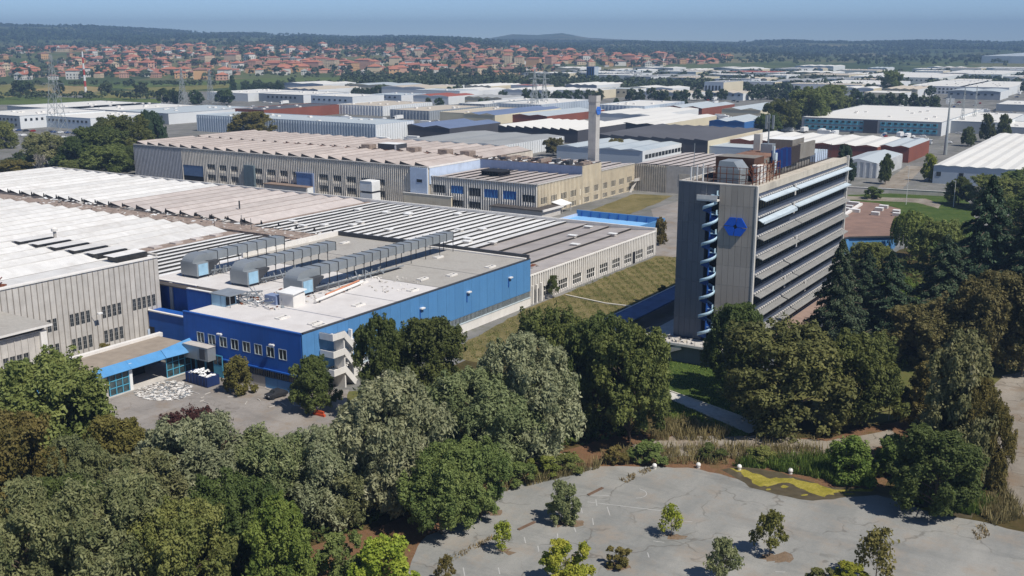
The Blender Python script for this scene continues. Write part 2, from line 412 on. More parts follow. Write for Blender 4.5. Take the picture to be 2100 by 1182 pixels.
sheet('hall_lawn', [(905, 730), (1080, 634), (1346, 526), (1395, 526), (1395, 600), (1290, 672), (1200, 720), (1060, 760)], 0.020, m_drygrass, 0.4, 3)
sheet('green_lawn', [(1190, 760), (1290, 690), (1345, 715), (1352, 732), (1450, 745), (1560, 740), (1560, 872), (1500, 852), (1350, 795), (1230, 800)], 0.018, m_lawn, 0.4, 3)
sheet('far_lawn', [(1210, 432), (1300, 398), (1380, 402), (1360, 412), (1290, 440)], 0.020, m_drygrass, 0.4, 4)
sheet('garden_lawn', [(1740, 400), (1960, 392), (2000, 430), (2000, 520), (1900, 520), (1870, 470), (1745, 420)], 0.020, m_lawn, 0.5, 4)
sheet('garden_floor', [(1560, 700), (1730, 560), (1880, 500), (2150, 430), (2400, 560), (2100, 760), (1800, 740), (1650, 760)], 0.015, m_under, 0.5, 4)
sheet('garden_track', [(1725, 402), (1900, 408), (1930, 420), (1925, 428), (1880, 416), (1725, 409)], 0.026, m_road, 0.2, 3)
sheet('service_road', [(1800, 384), (1860, 340), (1895, 342), (1850, 388)], 0.026, m_road, 0.2, 3)
sheet('court_slab', [(1335, 430), (1400, 410), (1400, 530), (1345, 524), (1350, 470)], 0.022, m_yard, 0.2, 3)
# pale path with its two kerbs
pa, pb, pc, pd = at(1336, 803), at(1352, 795), at(1572, 874), at(1536, 890)
structure('footpath', MB().poly([(*pa, 0.03), (*pd, 0.03), (*pc, 0.03), (*pb, 0.03)]), m_path)
structure('path_kerb', MB().beam((*pb, 0.08), (*pc, 0.08), 0.3, 0.2), m_kerb)
structure('path_kerb', MB().beam((*pa, 0.08), (*pd, 0.08), 0.3, 0.2), m_kerb)
k1, k2, k3, k4 = at(1160, 606), at(1240, 623), at(1322, 633), at(1385, 590)
structure('lawn_kerb', MB().beam((*k1, 0.12), (*k2, 0.12), 0.5, 0.24), m_kerb)
structure('lawn_kerb', MB().beam((*k2, 0.12), (*k3, 0.12), 0.5, 0.24), m_kerb)
structure('lawn_kerb', MB().beam((*k3, 0.12), (*k4, 0.12), 0.6, 0.3), m_kerb)
# pond margin: mud, algae scum
sheet('muddy_water', [(1480, 965), (1500, 975), (1540, 1000), (1590, 1013), (1640, 1026), (1690, 1026), (1740, 1020), (1800, 1016), (1870, 1032), (1930, 1056), (1990, 1064), (2010, 1040), (1900, 1000), (1700, 1000), (1600, 970), (1520, 955)], 0.032, m_mud, 0.2, 1.2)
sheet('algae_scum', [(1500, 960), (1530, 978), (1548, 996), (1575, 998), (1600, 990), (1622, 992), (1660, 1010), (1690, 1019), (1720, 1010), (1790, 1009), (1792, 1003), (1715, 1004), (1668, 992), (1620, 981), (1575, 982), (1545, 970)], 0.038, m_algae, 0.34, 0.55, seed=4)
for (px, py, w, h) in ((1610, 999, 9, 3), (1575, 1004, 6, 2), (1740, 1014, 14, 2), (1650, 1016, 8, 2), (1840, 1022, 16, 2.5), (1905, 1045, 18, 3), (1520, 966, 12, 3)):
    sheet('algae_scum', [(px - w, py), (px - w * .3, py - h), (px + w * .6, py - h * .7), (px + w, py + h * .3), (px + w * .2, py + h), (px - w * .6, py + h * .8)], 0.039, m_algae, 0.12, 0.4, seed=int(px))
# worn paint marks on the car park
def mark(p, q, w=0.12): structure('painted_line', MB().beam((*at(*p), 0.031), (*at(*q), 0.031), w, 0.004), m_white_line)
for p, q in (((1205, 1016), (1250, 1017)), ((1222, 1025), (1224, 1038)), ((1192, 1043), (1194, 1053)), ((1215, 1063), (1217, 1077)), ((1143, 1095), (1145, 1110)), ((1103, 1120), (1105, 1132)), ((1075, 1102), (1078, 1115)), ((1245, 1040), (1251, 1058)), ((1328, 1134), (1331, 1144)), ((1340, 1110), (1362, 1113)), ((1590, 1173), (1610, 1174)), ((1404, 1070), (1420, 1071)), ((1205, 1030), (1355, 1048)), ((1178, 1083), (1181, 1092)), ((950, 1165), (953, 1182)), ((1022, 1165), (1025, 1178))):
    mark(p, q)
for k in range(7):                                     # an arc of worn paint
    a0, a1 = R(-60 + k * 22), R(-38 + k * 22); cx_, cy_ = at(1302, 1012)
    structure('painted_line', MB().beam((cx_ + 1.6 * math.cos(a0), cy_ + 1.6 * math.sin(a0), 0.031), (cx_ + 1.6 * math.cos(a1), cy_ + 1.6 * math.sin(a1), 0.031), 0.1, 0.004), m_white_line)
# far fields in front of the town
fcol = {'green': grass_mat('field_green', srgb(78, 94, 48), srgb(92, 106, 54), srgb(104, 114, 62), 0.01, 0.1), 'tan': grass_mat('field_tan', srgb(140, 122, 82), srgb(156, 138, 94), srgb(128, 120, 76), 0.01, 0.1), 'olive': grass_mat('field_olive', srgb(112, 112, 62), srgb(124, 120, 70), srgb(100, 104, 56), 0.01, 0.1)}
for i, (px, c) in enumerate([([(-60, 178), (60, 172), (110, 185), (20, 200), (-60, 202)], 'olive'), ([(60, 184), (130, 176), (240, 178), (180, 192), (70, 198)], 'tan'), ([(130, 174), (330, 170), (480, 166), (470, 172), (250, 182)], 'green'), ([(200, 190), (340, 186), (330, 200), (190, 205)], 'olive'), ([(480, 152), (600, 148), (590, 157), (470, 162)], 'tan'), ([(470, 164), (620, 156), (790, 157), (780, 166), (600, 168), (480, 172)], 'green'), ([(250, 182), (470, 173), (470, 180), (320, 190)], 'olive'), ([(-60, 202), (60, 199), (330, 203), (330, 212), (100, 214), (-60, 216)], 'green')]):
    sheet('field', px, 0.02 + 0.006 * i, fcol[c])

m_litter = grass_mat('leaf_litter', srgb(120, 104, 86), srgb(130, 110, 90), srgb(136, 126, 112), 0.6, 2.5)
# brown leaf litter pits round the car park saplings
for i, (px, py, w) in enumerate(((1165, 1074, 32), (1036, 1131, 20), (1383, 1101, 22), (1268, 1163, 27), (1594, 1144, 36), (1490, 1196, 28), (1805, 1196, 26), (1000, 1050, 30))):
    sheet('leaf_litter_patch', [(px - w, py), (px - w * .5, py - w * .22), (px + w * .5, py - w * .25), (px + w, py + w * .05), (px + w * .4, py + w * .25), (px - w * .6, py + w * .2)], 0.0285 + i * 0.0002, m_litter, 0.45, 0.45, seed=i)
# ------------------------------------------------------------------ building materials
m_conc = surf('grey_concrete', srgb(192, 187, 180), ovar=0.08, var=0.12, scale=0.5, dirt=srgb(164, 156, 146), dirt_amt=0.45, dirt_scale=0.3, streak=0.3)
m_conc_pale = surf('pale_concrete', srgb(224, 220, 214), var=0.10, scale=0.6, dirt=srgb(180, 174, 164), dirt_amt=0.4, dirt_scale=0.3, streak=0.2)
m_beige = surf('beige_concrete', srgb(218, 206, 182), var=0.10, scale=0.5, dirt=srgb(150, 136, 116), dirt_amt=0.45, dirt_scale=0.25, streak=0.35)
m_greyrib = surf('grey_rib_concrete', srgb(190, 182, 168), var=0.12, scale=0.5, dirt=srgb(120, 116, 110), dirt_amt=0.5, dirt_scale=0.2, streak=0.4)
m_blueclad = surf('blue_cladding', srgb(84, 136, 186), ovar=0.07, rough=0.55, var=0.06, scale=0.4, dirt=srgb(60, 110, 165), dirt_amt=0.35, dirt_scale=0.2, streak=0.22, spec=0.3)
m_bluedark = surf('blue_cladding_shaded', srgb(34, 86, 164), ovar=0.1, rough=0.6, var=0.08, scale=0.4, dirt=srgb(40, 78, 136), dirt_amt=0.35, dirt_scale=0.3, streak=0.2, spec=0.2)  # darker copy of the side cladding; shade of the unlit front put into its blue
m_bluepaint = surf('sky_blue_paint', srgb(80, 140, 190), rough=0.5, var=0.08, scale=0.8, dirt=srgb(120, 150, 170), dirt_amt=0.3)
m_teal = surf('teal_frame_paint', srgb(84, 158, 186), rough=0.5, var=0.08)
m_palebl = surf('pale_blue_wall', srgb(186, 200, 220), rough=0.6, var=0.07, scale=0.4, dirt=srgb(140, 146, 156), dirt_amt=0.4, streak=0.25)
m_slateblue = surf('blue_grey_wall', srgb(124, 138, 168), rough=0.6, var=0.07, scale=0.3, dirt=srgb(96, 104, 124), dirt_amt=0.4, streak=0.35)
m_white = surf('white_paint', srgb(226, 226, 224), rough=0.6, var=0.05, dirt=srgb(170, 165, 155), dirt_amt=0.3)
m_roofw = corrug('white_roof_sheet', srgb(226, 224, 220), axis=1, pitch=1.1, var=0.06, dirt=srgb(180, 172, 162), dirt_amt=0.6, sheet=(0.3, 0.9, 0), depthf=0.35)
m_roofs = corrug('white_strip_sheet', srgb(244, 243, 240), axis=1, pitch=1.1, var=0.03, dirt=srgb(206, 200, 192), dirt_amt=0.5, sheet=(0.3, 0.9, 0), depthf=0.3)
m_roofp = corrug('pinkish_roof_sheet', srgb(200, 190, 183), axis=1, pitch=1.1, var=0.08, dirt=srgb(150, 132, 124), dirt_amt=0.45, sheet=(0.3, 0.9, 0), depthf=0.5)
m_roofg = corrug('greyish_roof_sheet', srgb(176, 168, 162), axis=1, pitch=1.1, var=0.1, dirt=srgb(120, 110, 102), dirt_amt=0.5, sheet=(0.3, 0.9, 0), depthf=0.5)
m_rooflw = corrug('pink_grey_roof_sheet', srgb(192, 180, 171), axis=1, pitch=1.1, var=0.1, dirt=srgb(150, 130, 120), dirt_amt=0.5, sheet=(0.3, 0.9, 0), depthf=0.5)
m_membrane = surf('pale_roof_membrane', srgb(204, 200, 197), var=0.06, scale=0.4, dirt=srgb(178, 170, 164), dirt_amt=0.5, dirt_scale=0.12)
m_gravelroof = surf('grey_gravel_roof', srgb(164, 160, 153), var=0.12, scale=2.0, dirt=srgb(138, 130, 122), dirt_amt=0.5, dirt_scale=0.2, bump=0.3)
m_bitumen = surf('dark_bitumen', srgb(74, 70, 68), var=0.25, scale=0.7, dirt=srgb(110, 96, 86), dirt_amt=0.6)
m_debris = surf('roof_debris', srgb(150, 134, 122), var=0.3, scale=1.2, dirt=srgb(80, 66, 56), dirt_amt=0.8, dirt_scale=0.5, bump=0.6, bump_scale=2)
m_galv = surf('galvanised_duct', srgb(150, 156, 160), rough=0.45, var=0.10, scale=0.5, metal=0.35, dirt=srgb(112, 116, 118), dirt_amt=0.4)
m_galvlt = surf('light_blue_metal', srgb(150, 186, 208), rough=0.5, var=0.1, dirt=srgb(110, 130, 140), dirt_amt=0.4)
m_rust = surf('rusty_steel', srgb(112, 66, 46), rough=0.85, var=0.3, scale=1.5, dirt=srgb(64, 44, 38), dirt_amt=0.7, dirt_scale=1.0)
m_darkmetal = surf('dark_metal', srgb(64, 66, 70), rough=0.6, var=0.2)
m_dark = surf('dark_interior', srgb(36, 36, 38), var=0.3)
m_glass = glass('window_glass', (0.032, 0.036, 0.04))
m_glassd = glass('dusty_roof_glass', (0.022, 0.022, 0.022), rough=0.5)
m_glassb = glass('blue_window_film', srgb(50, 104, 172), rough=0.4, var=0.25)
m_frame = surf('grey_window_frame', srgb(120, 122, 122), var=0.12)
m_framel = surf('pale_window_frame', srgb(176, 186, 190), var=0.1)
m_orange = surf('orange_paint', srgb(196, 84, 50), var=0.15)

m_riblight = surf('pale_rib_concrete', srgb(216, 208, 196), var=0.1, scale=0.5, dirt=srgb(170, 162, 150), dirt_amt=0.4, dirt_scale=0.2, streak=0.3)
m_joint = surf('shaded_panel_rib', srgb(140, 133, 125), var=0.15, scale=0.5)  # darker rib colour stands in for the shade along the panel joints
# wall frames: W = (ox, oy, direction, outward normal), local to the thing
def WX(x, y0, l=0): return (x, y0, 0, 1, 1, 0)           # faces +X, runs along +Y
def WY(x0, y): return (x0, y, 1, 0, 0, -1)               # faces -Y, runs along +X
_wcache = {}
def window(t, W, s0, s1, z0, z1, n=1, glassm=None, framem=None, d=0.03, rows=1, name='window', fw=0.09, parent=None):
    """a window with frame, mullions and panes, one mesh shared between alike windows"""
    gm, fm = glassm or m_glass, framem or m_frame
    key = (round(s1 - s0, 2), round(z1 - z0, 2), n, gm.name, fm.name, W[2:], d, rows, fw)
    if key not in _wcache:
        mb = MB(); w, h = s1 - s0, z1 - z0; V = (0, 0, *W[2:])
        mb.wbox(V, 0, w, 0, h, d - 0.02, d, 0)
        for i in range(n + 1):
            c = w * i / n; a, b = max(0, c - fw / 2), min(w, c + fw / 2); mb.wbox(V, a, b, 0, h, d, d + 0.06, 1)
        for i in range(rows + 1):
            c = h * i / rows; a, b = max(0, c - fw / 2), min(h, c + fw / 2); mb.wbox(V, 0, w, a, b, d, d + 0.055, 1)
        _wcache[key] = mb.mesh('window', [gm, fm])
    return O(name, _wcache[key], parent or t, (W[0] + W[2] * s0, W[1] + W[3] * s0, z0))
def ribs(t, W, L, z0, z1, pitch, mat, width=0.4, dep=0.25, holes=(), name='wall_ribs', taper=False):
    """vertical concrete fins of a panel wall, left out in front of openings; too fine to pick apart, one part"""
    mb = MB(); k = int(L / pitch); p = L / max(k, 1)
    for i in range(k + 1):
        a, b = max(0, i * p - width / 2), min(L, i * p + width / 2); segs = [(z0, z1)]
        for (h0, h1, hz0, hz1) in holes:
            if b > h0 + 0.1 and a < h1 - 0.1:
                ns = []
                for q0, q1 in segs:
                    if hz0 > q0: ns.append((q0, min(q1, hz0)))
                    if hz1 < q1: ns.append((max(q0, hz1), q1))
                segs = [s for s in ns if s[1] - s[0] > 0.05]
        for q0, q1 in segs:
            if not taper: mb.wbox(W, a, b, q0, q1, 0.0, dep); continue
            ox_, oy_, dx, dy, nx, ny = W; e = (b - a) * 0.36
            P = lambda s, d, z: (ox_ + dx * s + nx * d, oy_ + dy * s + ny * d, z)
            vs = [P(s, d, z) for z in (q0, q1) for s, d in ((a, 0), (a + e, dep), (b - e, dep), (b, 0))]
            mb.add(vs, [(0, 1, 5, 4), (1, 2, 6, 5), (2, 3, 7, 6), (4, 5, 6, 7), (3, 2, 1, 0)])
    return part(t, name, mb, mat, kind='stuff')
m_gutter = surf('valley_gutter', srgb(132, 124, 114), var=0.25, scale=0.6, dirt=srgb(84, 76, 68), dirt_amt=0.8, dirt_scale=0.4)
m_ridgew = surf('white_ridge_cap', srgb(204, 202, 198), var=0.12, scale=0.5, dirt=srgb(150, 144, 136), dirt_amt=0.6)
m_ridgep = surf('grey_ridge_cap', srgb(166, 156, 150), var=0.15, scale=0.5, dirt=srgb(120, 108, 100), dirt_amt=0.6)
def saw_mesh(pitch, L, rise, mat, endm, steep=0.5):
    mb = MB()
    mb.quad((steep, 0, rise), (pitch, 0, 0.02), (pitch, L, 0.02), (steep, L, rise), 0)
    mb.quad((0, 0, 0), (steep, 0, rise), (steep, L, rise), (0, L, 0), 1)
    mb.poly([(0, 0, 0), (pitch, 0, 0.02), (steep, 0, rise)], 1); mb.poly([(0, L, 0), (steep, L, rise), (pitch, L, 0.02)], 1)
    mb.box(pitch - 0.4, 0, 0.0, pitch, L, 0.12, 2)
    mb.beam((steep + 0.1, 0, rise + 0.03), (steep + 0.1, L, rise + 0.03), 0.3, 0.1, 3)
    for k in range(int(L / 6)): mb.add([(steep + 0.1, 6 * k + 3, rise), (pitch - 0.4, 6 * k + 3, 0.14), (pitch - 0.4, 6 * k + 3.25, 0.14), (steep + 0.1, 6 * k + 3.25, rise)], [(0, 1, 2, 3)], 0) if False else None
    return mb.mesh('roof_slope', [mat, endm, m_gutter, m_ridgew if mat.name.startswith('white') else m_ridgep])
def strip_mesh(pitch, L, drop, mat, dark, over=0.0):
    mb = MB()
    mb.box(0, 0, 0, pitch - 0.1, L, 0.001, 1, skip=('t',))
    mb.add([(0, 0, drop * 0.25), (pitch, 0, drop), (pitch, L, drop), (0, L, drop * 0.25), (0, 0, drop * 0.25 - 0.1), (pitch, 0, drop - 0.1), (pitch, L, drop - 0.1), (0, L, drop * 0.25 - 0.1)], [(0, 1, 2, 3), (4, 7, 6, 5), (1, 5, 6, 2), (0, 3, 7, 4), (0, 4, 5, 1), (3, 2, 6, 7)], 0)
    mb.quad((pitch - 0.12, 0, 0), (pitch - 0.12, L, 0), (pitch - 0.12, L, drop - 0.1), (pitch - 0.12, 0, drop - 0.1), 1)
    mb.poly([(0, 0, 0), (pitch - 0.12, 0, 0), (pitch - 0.12, 0, drop - 0.1), (0, 0, drop * 0.25 - 0.1)], 1)
    return mb.mesh('roof_strip', [mat, dark])
def teeth(t, mesh_, x0, x1, pitch, y, z, name='roof_slope', jz=0.0, seed=0):
    r = random.Random(seed); k = round((x1 - x0) / pitch); s = (x1 - x0) / (k * pitch)
    for i in range(k):
        O(name, mesh_, t, (x0 + i * pitch * s, y, z + r.uniform(-jz, jz)), scale=(s, 1, 1))
def rubble(t, name, x0, x1, y0, y1, z, n, seed, mats, smax=1.2):
    r = random.Random(seed); mb = MB()
    for _ in range(n):
        x, y = r.uniform(x0, x1), r.uniform(y0, y1); a = r.uniform(0, math.pi); L = r.uniform(0.3, smax) / 2; w = L * r.uniform(0.15, 0.8); h = r.uniform(0.03, 0.22); ti = r.uniform(0, 0.25)
        c, s = math.cos(a), math.sin(a)
        pts = [(x + c * p - s * q, y + s * p + c * q) for p, q in ((-L, -w), (L, -w), (L, w), (-L, w))]
        vs = [(pts[i][0], pts[i][1], z) for i in range(4)] + [(pts[i][0], pts[i][1], z + h + (ti if i in (1, 2) else 0)) for i in range(4)]
        mb.add(vs, [(4, 5, 6, 7), (0, 1, 5, 4), (1, 2, 6, 5), (2, 3, 7, 6), (3, 0, 4, 7)], r.randrange(len(mats)))
    return part(t, name, mb, mats, kind='stuff')

# ------------------------------------------------------------------ blue building
bb = thing('blue_office_building', 'blue clad two storey works building with flat pale roof and rooftop ducts', 'building', (-137, 165, 0))
ox, oy = 137, -165                                     # local = world + (ox, oy)
def B(x, y): return (x + ox, y + oy)
outline = [(-122.5, 126.4), (-122.5, 201.5), (-180.5, 201.5), (-180.5, 141.9), (-166, 141.9), (-166, 139.4), (-152, 139.4), (-152, 126.4)]
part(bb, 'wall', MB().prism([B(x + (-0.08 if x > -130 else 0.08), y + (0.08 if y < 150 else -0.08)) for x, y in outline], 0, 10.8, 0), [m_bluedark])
# long side: concrete plinth, window strip, cladding panels
Ws = WX(*B(-122.5, 126.4))
part(bb, 'plinth', MB().wbox(Ws, 0, 75.1, 0, 1.9, 0.0, 0.22), m_conc_pale)
part(bb, 'sill', MB().wbox(Ws, 0, 75.1, 1.9, 2.05, 0, 0.3), m_framel)
for i in range(37): window(bb, Ws, 1.0 + i * 2.0, 2.9 + i * 2.0, 2.05, 3.45, n=4, glassm=m_glass, framem=m_framel, fw=0.12)
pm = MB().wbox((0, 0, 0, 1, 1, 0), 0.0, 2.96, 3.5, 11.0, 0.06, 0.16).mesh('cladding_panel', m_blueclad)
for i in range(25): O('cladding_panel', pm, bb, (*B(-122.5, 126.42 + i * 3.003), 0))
part(bb, 'coping', MB().wbox(Ws, 0, 75.1, 11.0, 11.18, -0.4, 0.2), m_darkmetal)
# front
Wf = WY(*B(-152, 126.4))
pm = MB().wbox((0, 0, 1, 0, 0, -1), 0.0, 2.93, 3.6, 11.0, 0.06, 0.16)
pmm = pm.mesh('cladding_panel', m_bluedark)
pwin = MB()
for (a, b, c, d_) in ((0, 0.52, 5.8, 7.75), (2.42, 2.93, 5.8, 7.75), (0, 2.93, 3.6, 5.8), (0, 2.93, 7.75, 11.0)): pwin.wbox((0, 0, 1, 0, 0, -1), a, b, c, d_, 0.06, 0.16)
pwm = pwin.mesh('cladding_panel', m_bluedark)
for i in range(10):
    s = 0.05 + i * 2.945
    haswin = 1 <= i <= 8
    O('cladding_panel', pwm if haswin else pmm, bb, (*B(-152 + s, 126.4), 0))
    if haswin:
        fr = MB(); V = (0, 0, 1, 0, 0, -1)
        for (a, b, c, d_) in ((0, 1.9, 0, 0.1), (0, 1.9, 1.85, 1.95), (0, 0.1, 0.1, 1.85), (1.8, 1.9, 0.1, 1.85), (0.93, 0.96, 0.1, 1.85)): fr.wbox(V, a, b, c, d_, 0.02, 0.2)
        w = part(bb, 'window', fr, m_framel, (*B(-152 + s + 0.52, 126.4), 5.8))
        O('pane', (_wcache.setdefault('bbpane', MB().wbox(V, 0.1, 1.8, 0.1, 1.85, 0.03, 0.06).mesh('pane', m_glass))), w)
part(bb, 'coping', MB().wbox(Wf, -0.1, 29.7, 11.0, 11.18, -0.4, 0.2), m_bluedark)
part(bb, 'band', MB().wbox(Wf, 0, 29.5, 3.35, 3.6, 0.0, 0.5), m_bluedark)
for i in range(6): window(bb, Wf, 11.5 + i * 2.9, 14.2 + i * 2.9, 2.0, 3.3, n=5, framem=m_frame, fw=0.12)
for i, mm in enumerate((m_conc, m_conc, m_conc, m_blueclad, m_blueclad, m_blueclad)): part(bb, 'plinth_panel', MB().wbox(Wf, 11.5 + i * 3.0, 14.45 + i * 3.0, 0, 1.95, 0.0, 0.18), mm)
part(bb, 'door', MB().wbox(Wf, 7.9, 10.3, 0, 4.2, 0.5, 0.62, 0).wbox(Wf, 8.1, 9.0, 2.4, 4.0, 0.62, 0.66, 1).wbox(Wf, 9.2, 10.1, 2.4, 4.0, 0.62, 0.66, 1), [m_teal, m_glass])
part(bb, 'entrance_opening', MB().wbox(Wf, 0.4, 7.6, 0, 3.3, 0.0, 0.05), m_dark)
part(bb, 'entrance_column', MB().wbox(Wf, 2.6, 2.9, 0, 3.3, 0.05, 0.3), m_teal)
part(bb, 'entrance_column', MB().wbox(Wf, 5.2, 5.5, 0, 3.3, 0.05, 0.3), m_teal)
for s in (9.5, 22.5): part(bb, 'wall_lamp', MB().wbox(Wf, s, s + 1.1, 8.2, 8.45, 0.5, 0.9).wbox(Wf, s + 0.4, s + 0.55, 8.25, 8.4, 0.1, 0.5), m_white)
for s in (33.0, 49.2, 65.5): part(bb, 'wall_lamp', MB().wbox(Ws, s, s + 0.22, 6.3, 8.3, 0.16, 0.3, 1).wbox(Ws, s, s + 1.2, 8.3, 8.55, 0.16, 0.75, 0), [m_white, m_bluedark])
# set-back left walls
for (x0, x1, yy, k) in ((-166, -152, 139.4, 5), (-180.5, -166, 141.9, 5)):
    L = (x1 - x0) / k
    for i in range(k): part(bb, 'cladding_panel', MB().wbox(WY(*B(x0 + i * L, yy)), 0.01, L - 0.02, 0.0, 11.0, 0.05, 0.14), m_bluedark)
    part(bb, 'coping', MB().wbox(WY(*B(x0, yy)), 0, x1 - x0, 11.0, 11.15, -0.5, 0.2), m_conc_pale)
part(bb, 'downpipe', MB().wbox(WY(*B(-174, 141.9)), 0, 0.9, 0.2, 10.9, 0.14, 0.4), m_conc)
part(bb, 'link_block', MB().box(*B(-176, 136.2), 0, *B(-152.2, 139.3), 5.9, 0), m_bluedark)
part(bb, 'link_coping', MB().box(*B(-176.2, 136.0), 5.92, *B(-152.2, 136.6), 6.15), m_conc_pale)
part(bb, 'door', MB().wbox(WY(*B(-174.5, 136.2)), 0, 1.6, 0, 2.6, 0.02, 0.08), m_dark)
# roof fields
yl = [126.8, 138.7, 153.7, 167.6, 182.0, 201.0]
for i in range(5):
    y0, y1 = yl[i] + 0.12, yl[i + 1] - 0.12
    xl = -151.6 if i == 0 else (-180.1 if i > 1 else -151.6)
    part(bb, 'roof_field', MB().box(*B(xl, y0), 10.7, *B(-122.9, y1), 10.95), m_membrane if i < 3 else m_gravelroof)
part(bb, 'roof_field', MB().box(*B(-180.1, 142.3), 10.7, *B(-151.8, 153.5), 10.94), m_membrane)
part(bb, 'roof_joint', MB().box(*B(-180.0, 139.8), 10.6, *B(-123.2, 200.9), 10.82), m_bitumen)
part(bb, 'parapet', MB().box(*B(-152.6, 200.9), 10.7, *B(-122.6, 201.5), 12.0), m_darkmetal)
part(bb, 'parapet', MB().box(*B(-180.5, 200.9), 10.7, *B(-152.7, 201.5), 12.0), m_darkmetal)
part(bb, 'parapet_upstand', MB().box(*B(-152.6, 200.2), 10.95, *B(-123.0, 200.9), 11.3), m_conc_pale)
part(bb, 'parapet', MB().box(*B(-180.5, 168), 10.7, *B(-179.9, 200.8), 12.2), m_conc_pale)
# skylights: sunken curbs with pale flaps
for (px, py, z) in ((570, 655, 11), (637, 667, 11), (727, 629, 11), (840, 598, 11), (920, 567, 11), (860, 575, 11), (893, 530, 11), (1000, 550, 11), (700, 500, 11), (735, 582, 11), (648, 672, 11)):
    x, y = at(px, py, z)
    part(bb, 'skylight', MB().box(*B(x - 0.7, y - 0.2), 10.95, *B(x + 0.6, y + 0.1), 11.25, 0).box(*B(x - 0.7, y + 2.2), 10.95, *B(x + 0.6, y + 2.5), 11.25, 0).box(*B(x + 0.4, y + 0.1), 10.95, *B(x + 0.7, y + 2.2), 11.3, 0).box(*B(x - 0.75, y + 0.1), 10.95, *B(x - 0.5, y + 2.2), 11.2, 0).box(*B(x - 0.5, y + 0.1), 10.95, *B(x + 0.4, y + 2.2), 11.0, 1), [m_conc_pale, m_dark])
rubble(bb, 'roof_litter', *sorted((-149 + ox, -128 + ox)), 157 + oy, 171 + oy, 10.96, 60, 3, [m_conc_pale, m_membrane, m_conc], 0.8)
rubble(bb, 'roof_litter', -150 + ox, -137 + ox, 136 + oy, 158 + oy, 10.96, 120, 4, [m_galv, m_conc, m_rust], 0.9)
# the stair on the long side near the front corner: landings, flights, screen walls
st = thing('outside_stair', 'white concrete escape stair on the sunny side of the blue building', 'staircase', (-122.2, 134.2, 0))
part(st, 'stair_wall', MB().box(0.5, -0.6, 0, 2.8, -0.3, 9.4), m_conc_pale)
part(st, 'stair_wall', MB().box(0.2, 3.6, 0, 0.9, 4.0, 9.4), m_conc_pale)
for z in (3.2, 6.5, 9.6):
    part(st, 'landing', MB().box(0.1, -3.6, z - 0.25, 3.2, -0.6, z, 0).box(3.05, -3.6, z, 3.2, -0.6, z + 0.9, 0).box(0.1, -3.75, z - 0.25, 3.2, -3.6, z + 0.9), m_conc_pale)
    if z < 9: part(st, 'landing', MB().box(0.1, 1.8, z + 0.8, 3.2, 4.4, z + 1.05).box(3.05, 1.8, z + 1.05, 3.2, 4.4, z + 1.9), m_conc_pale)
for k, (z0, z1) in enumerate(((0, 3.2), (3.2, 6.5), (6.5, 9.6))):
    mb = MB()
    for i in range(10):
        y = -0.6 + (2.6 / 10) * i if k % 2 else 2.0 - (2.6 / 10) * i
        mb.box(0.9, y, z0 + (z1 - z0) * i / 10, 2.9, y + 0.3, z0 + (z1 - z0) * i / 10 + 0.2)
    mb.beam((3.0, 2.1, z0 + 0.4), (3.0, -0.7, z1 + 0.4), 0.12, 1.0)
    part(st, 'flight', mb, m_conc_pale)
part(st, 'railing', MB().beam((3.1, -3.6, 10.6), (3.1, -0.6, 10.6), 0.06).beam((0.2, -3.7, 10.6), (3.1, -3.7, 10.6), 0.06), m_galv)
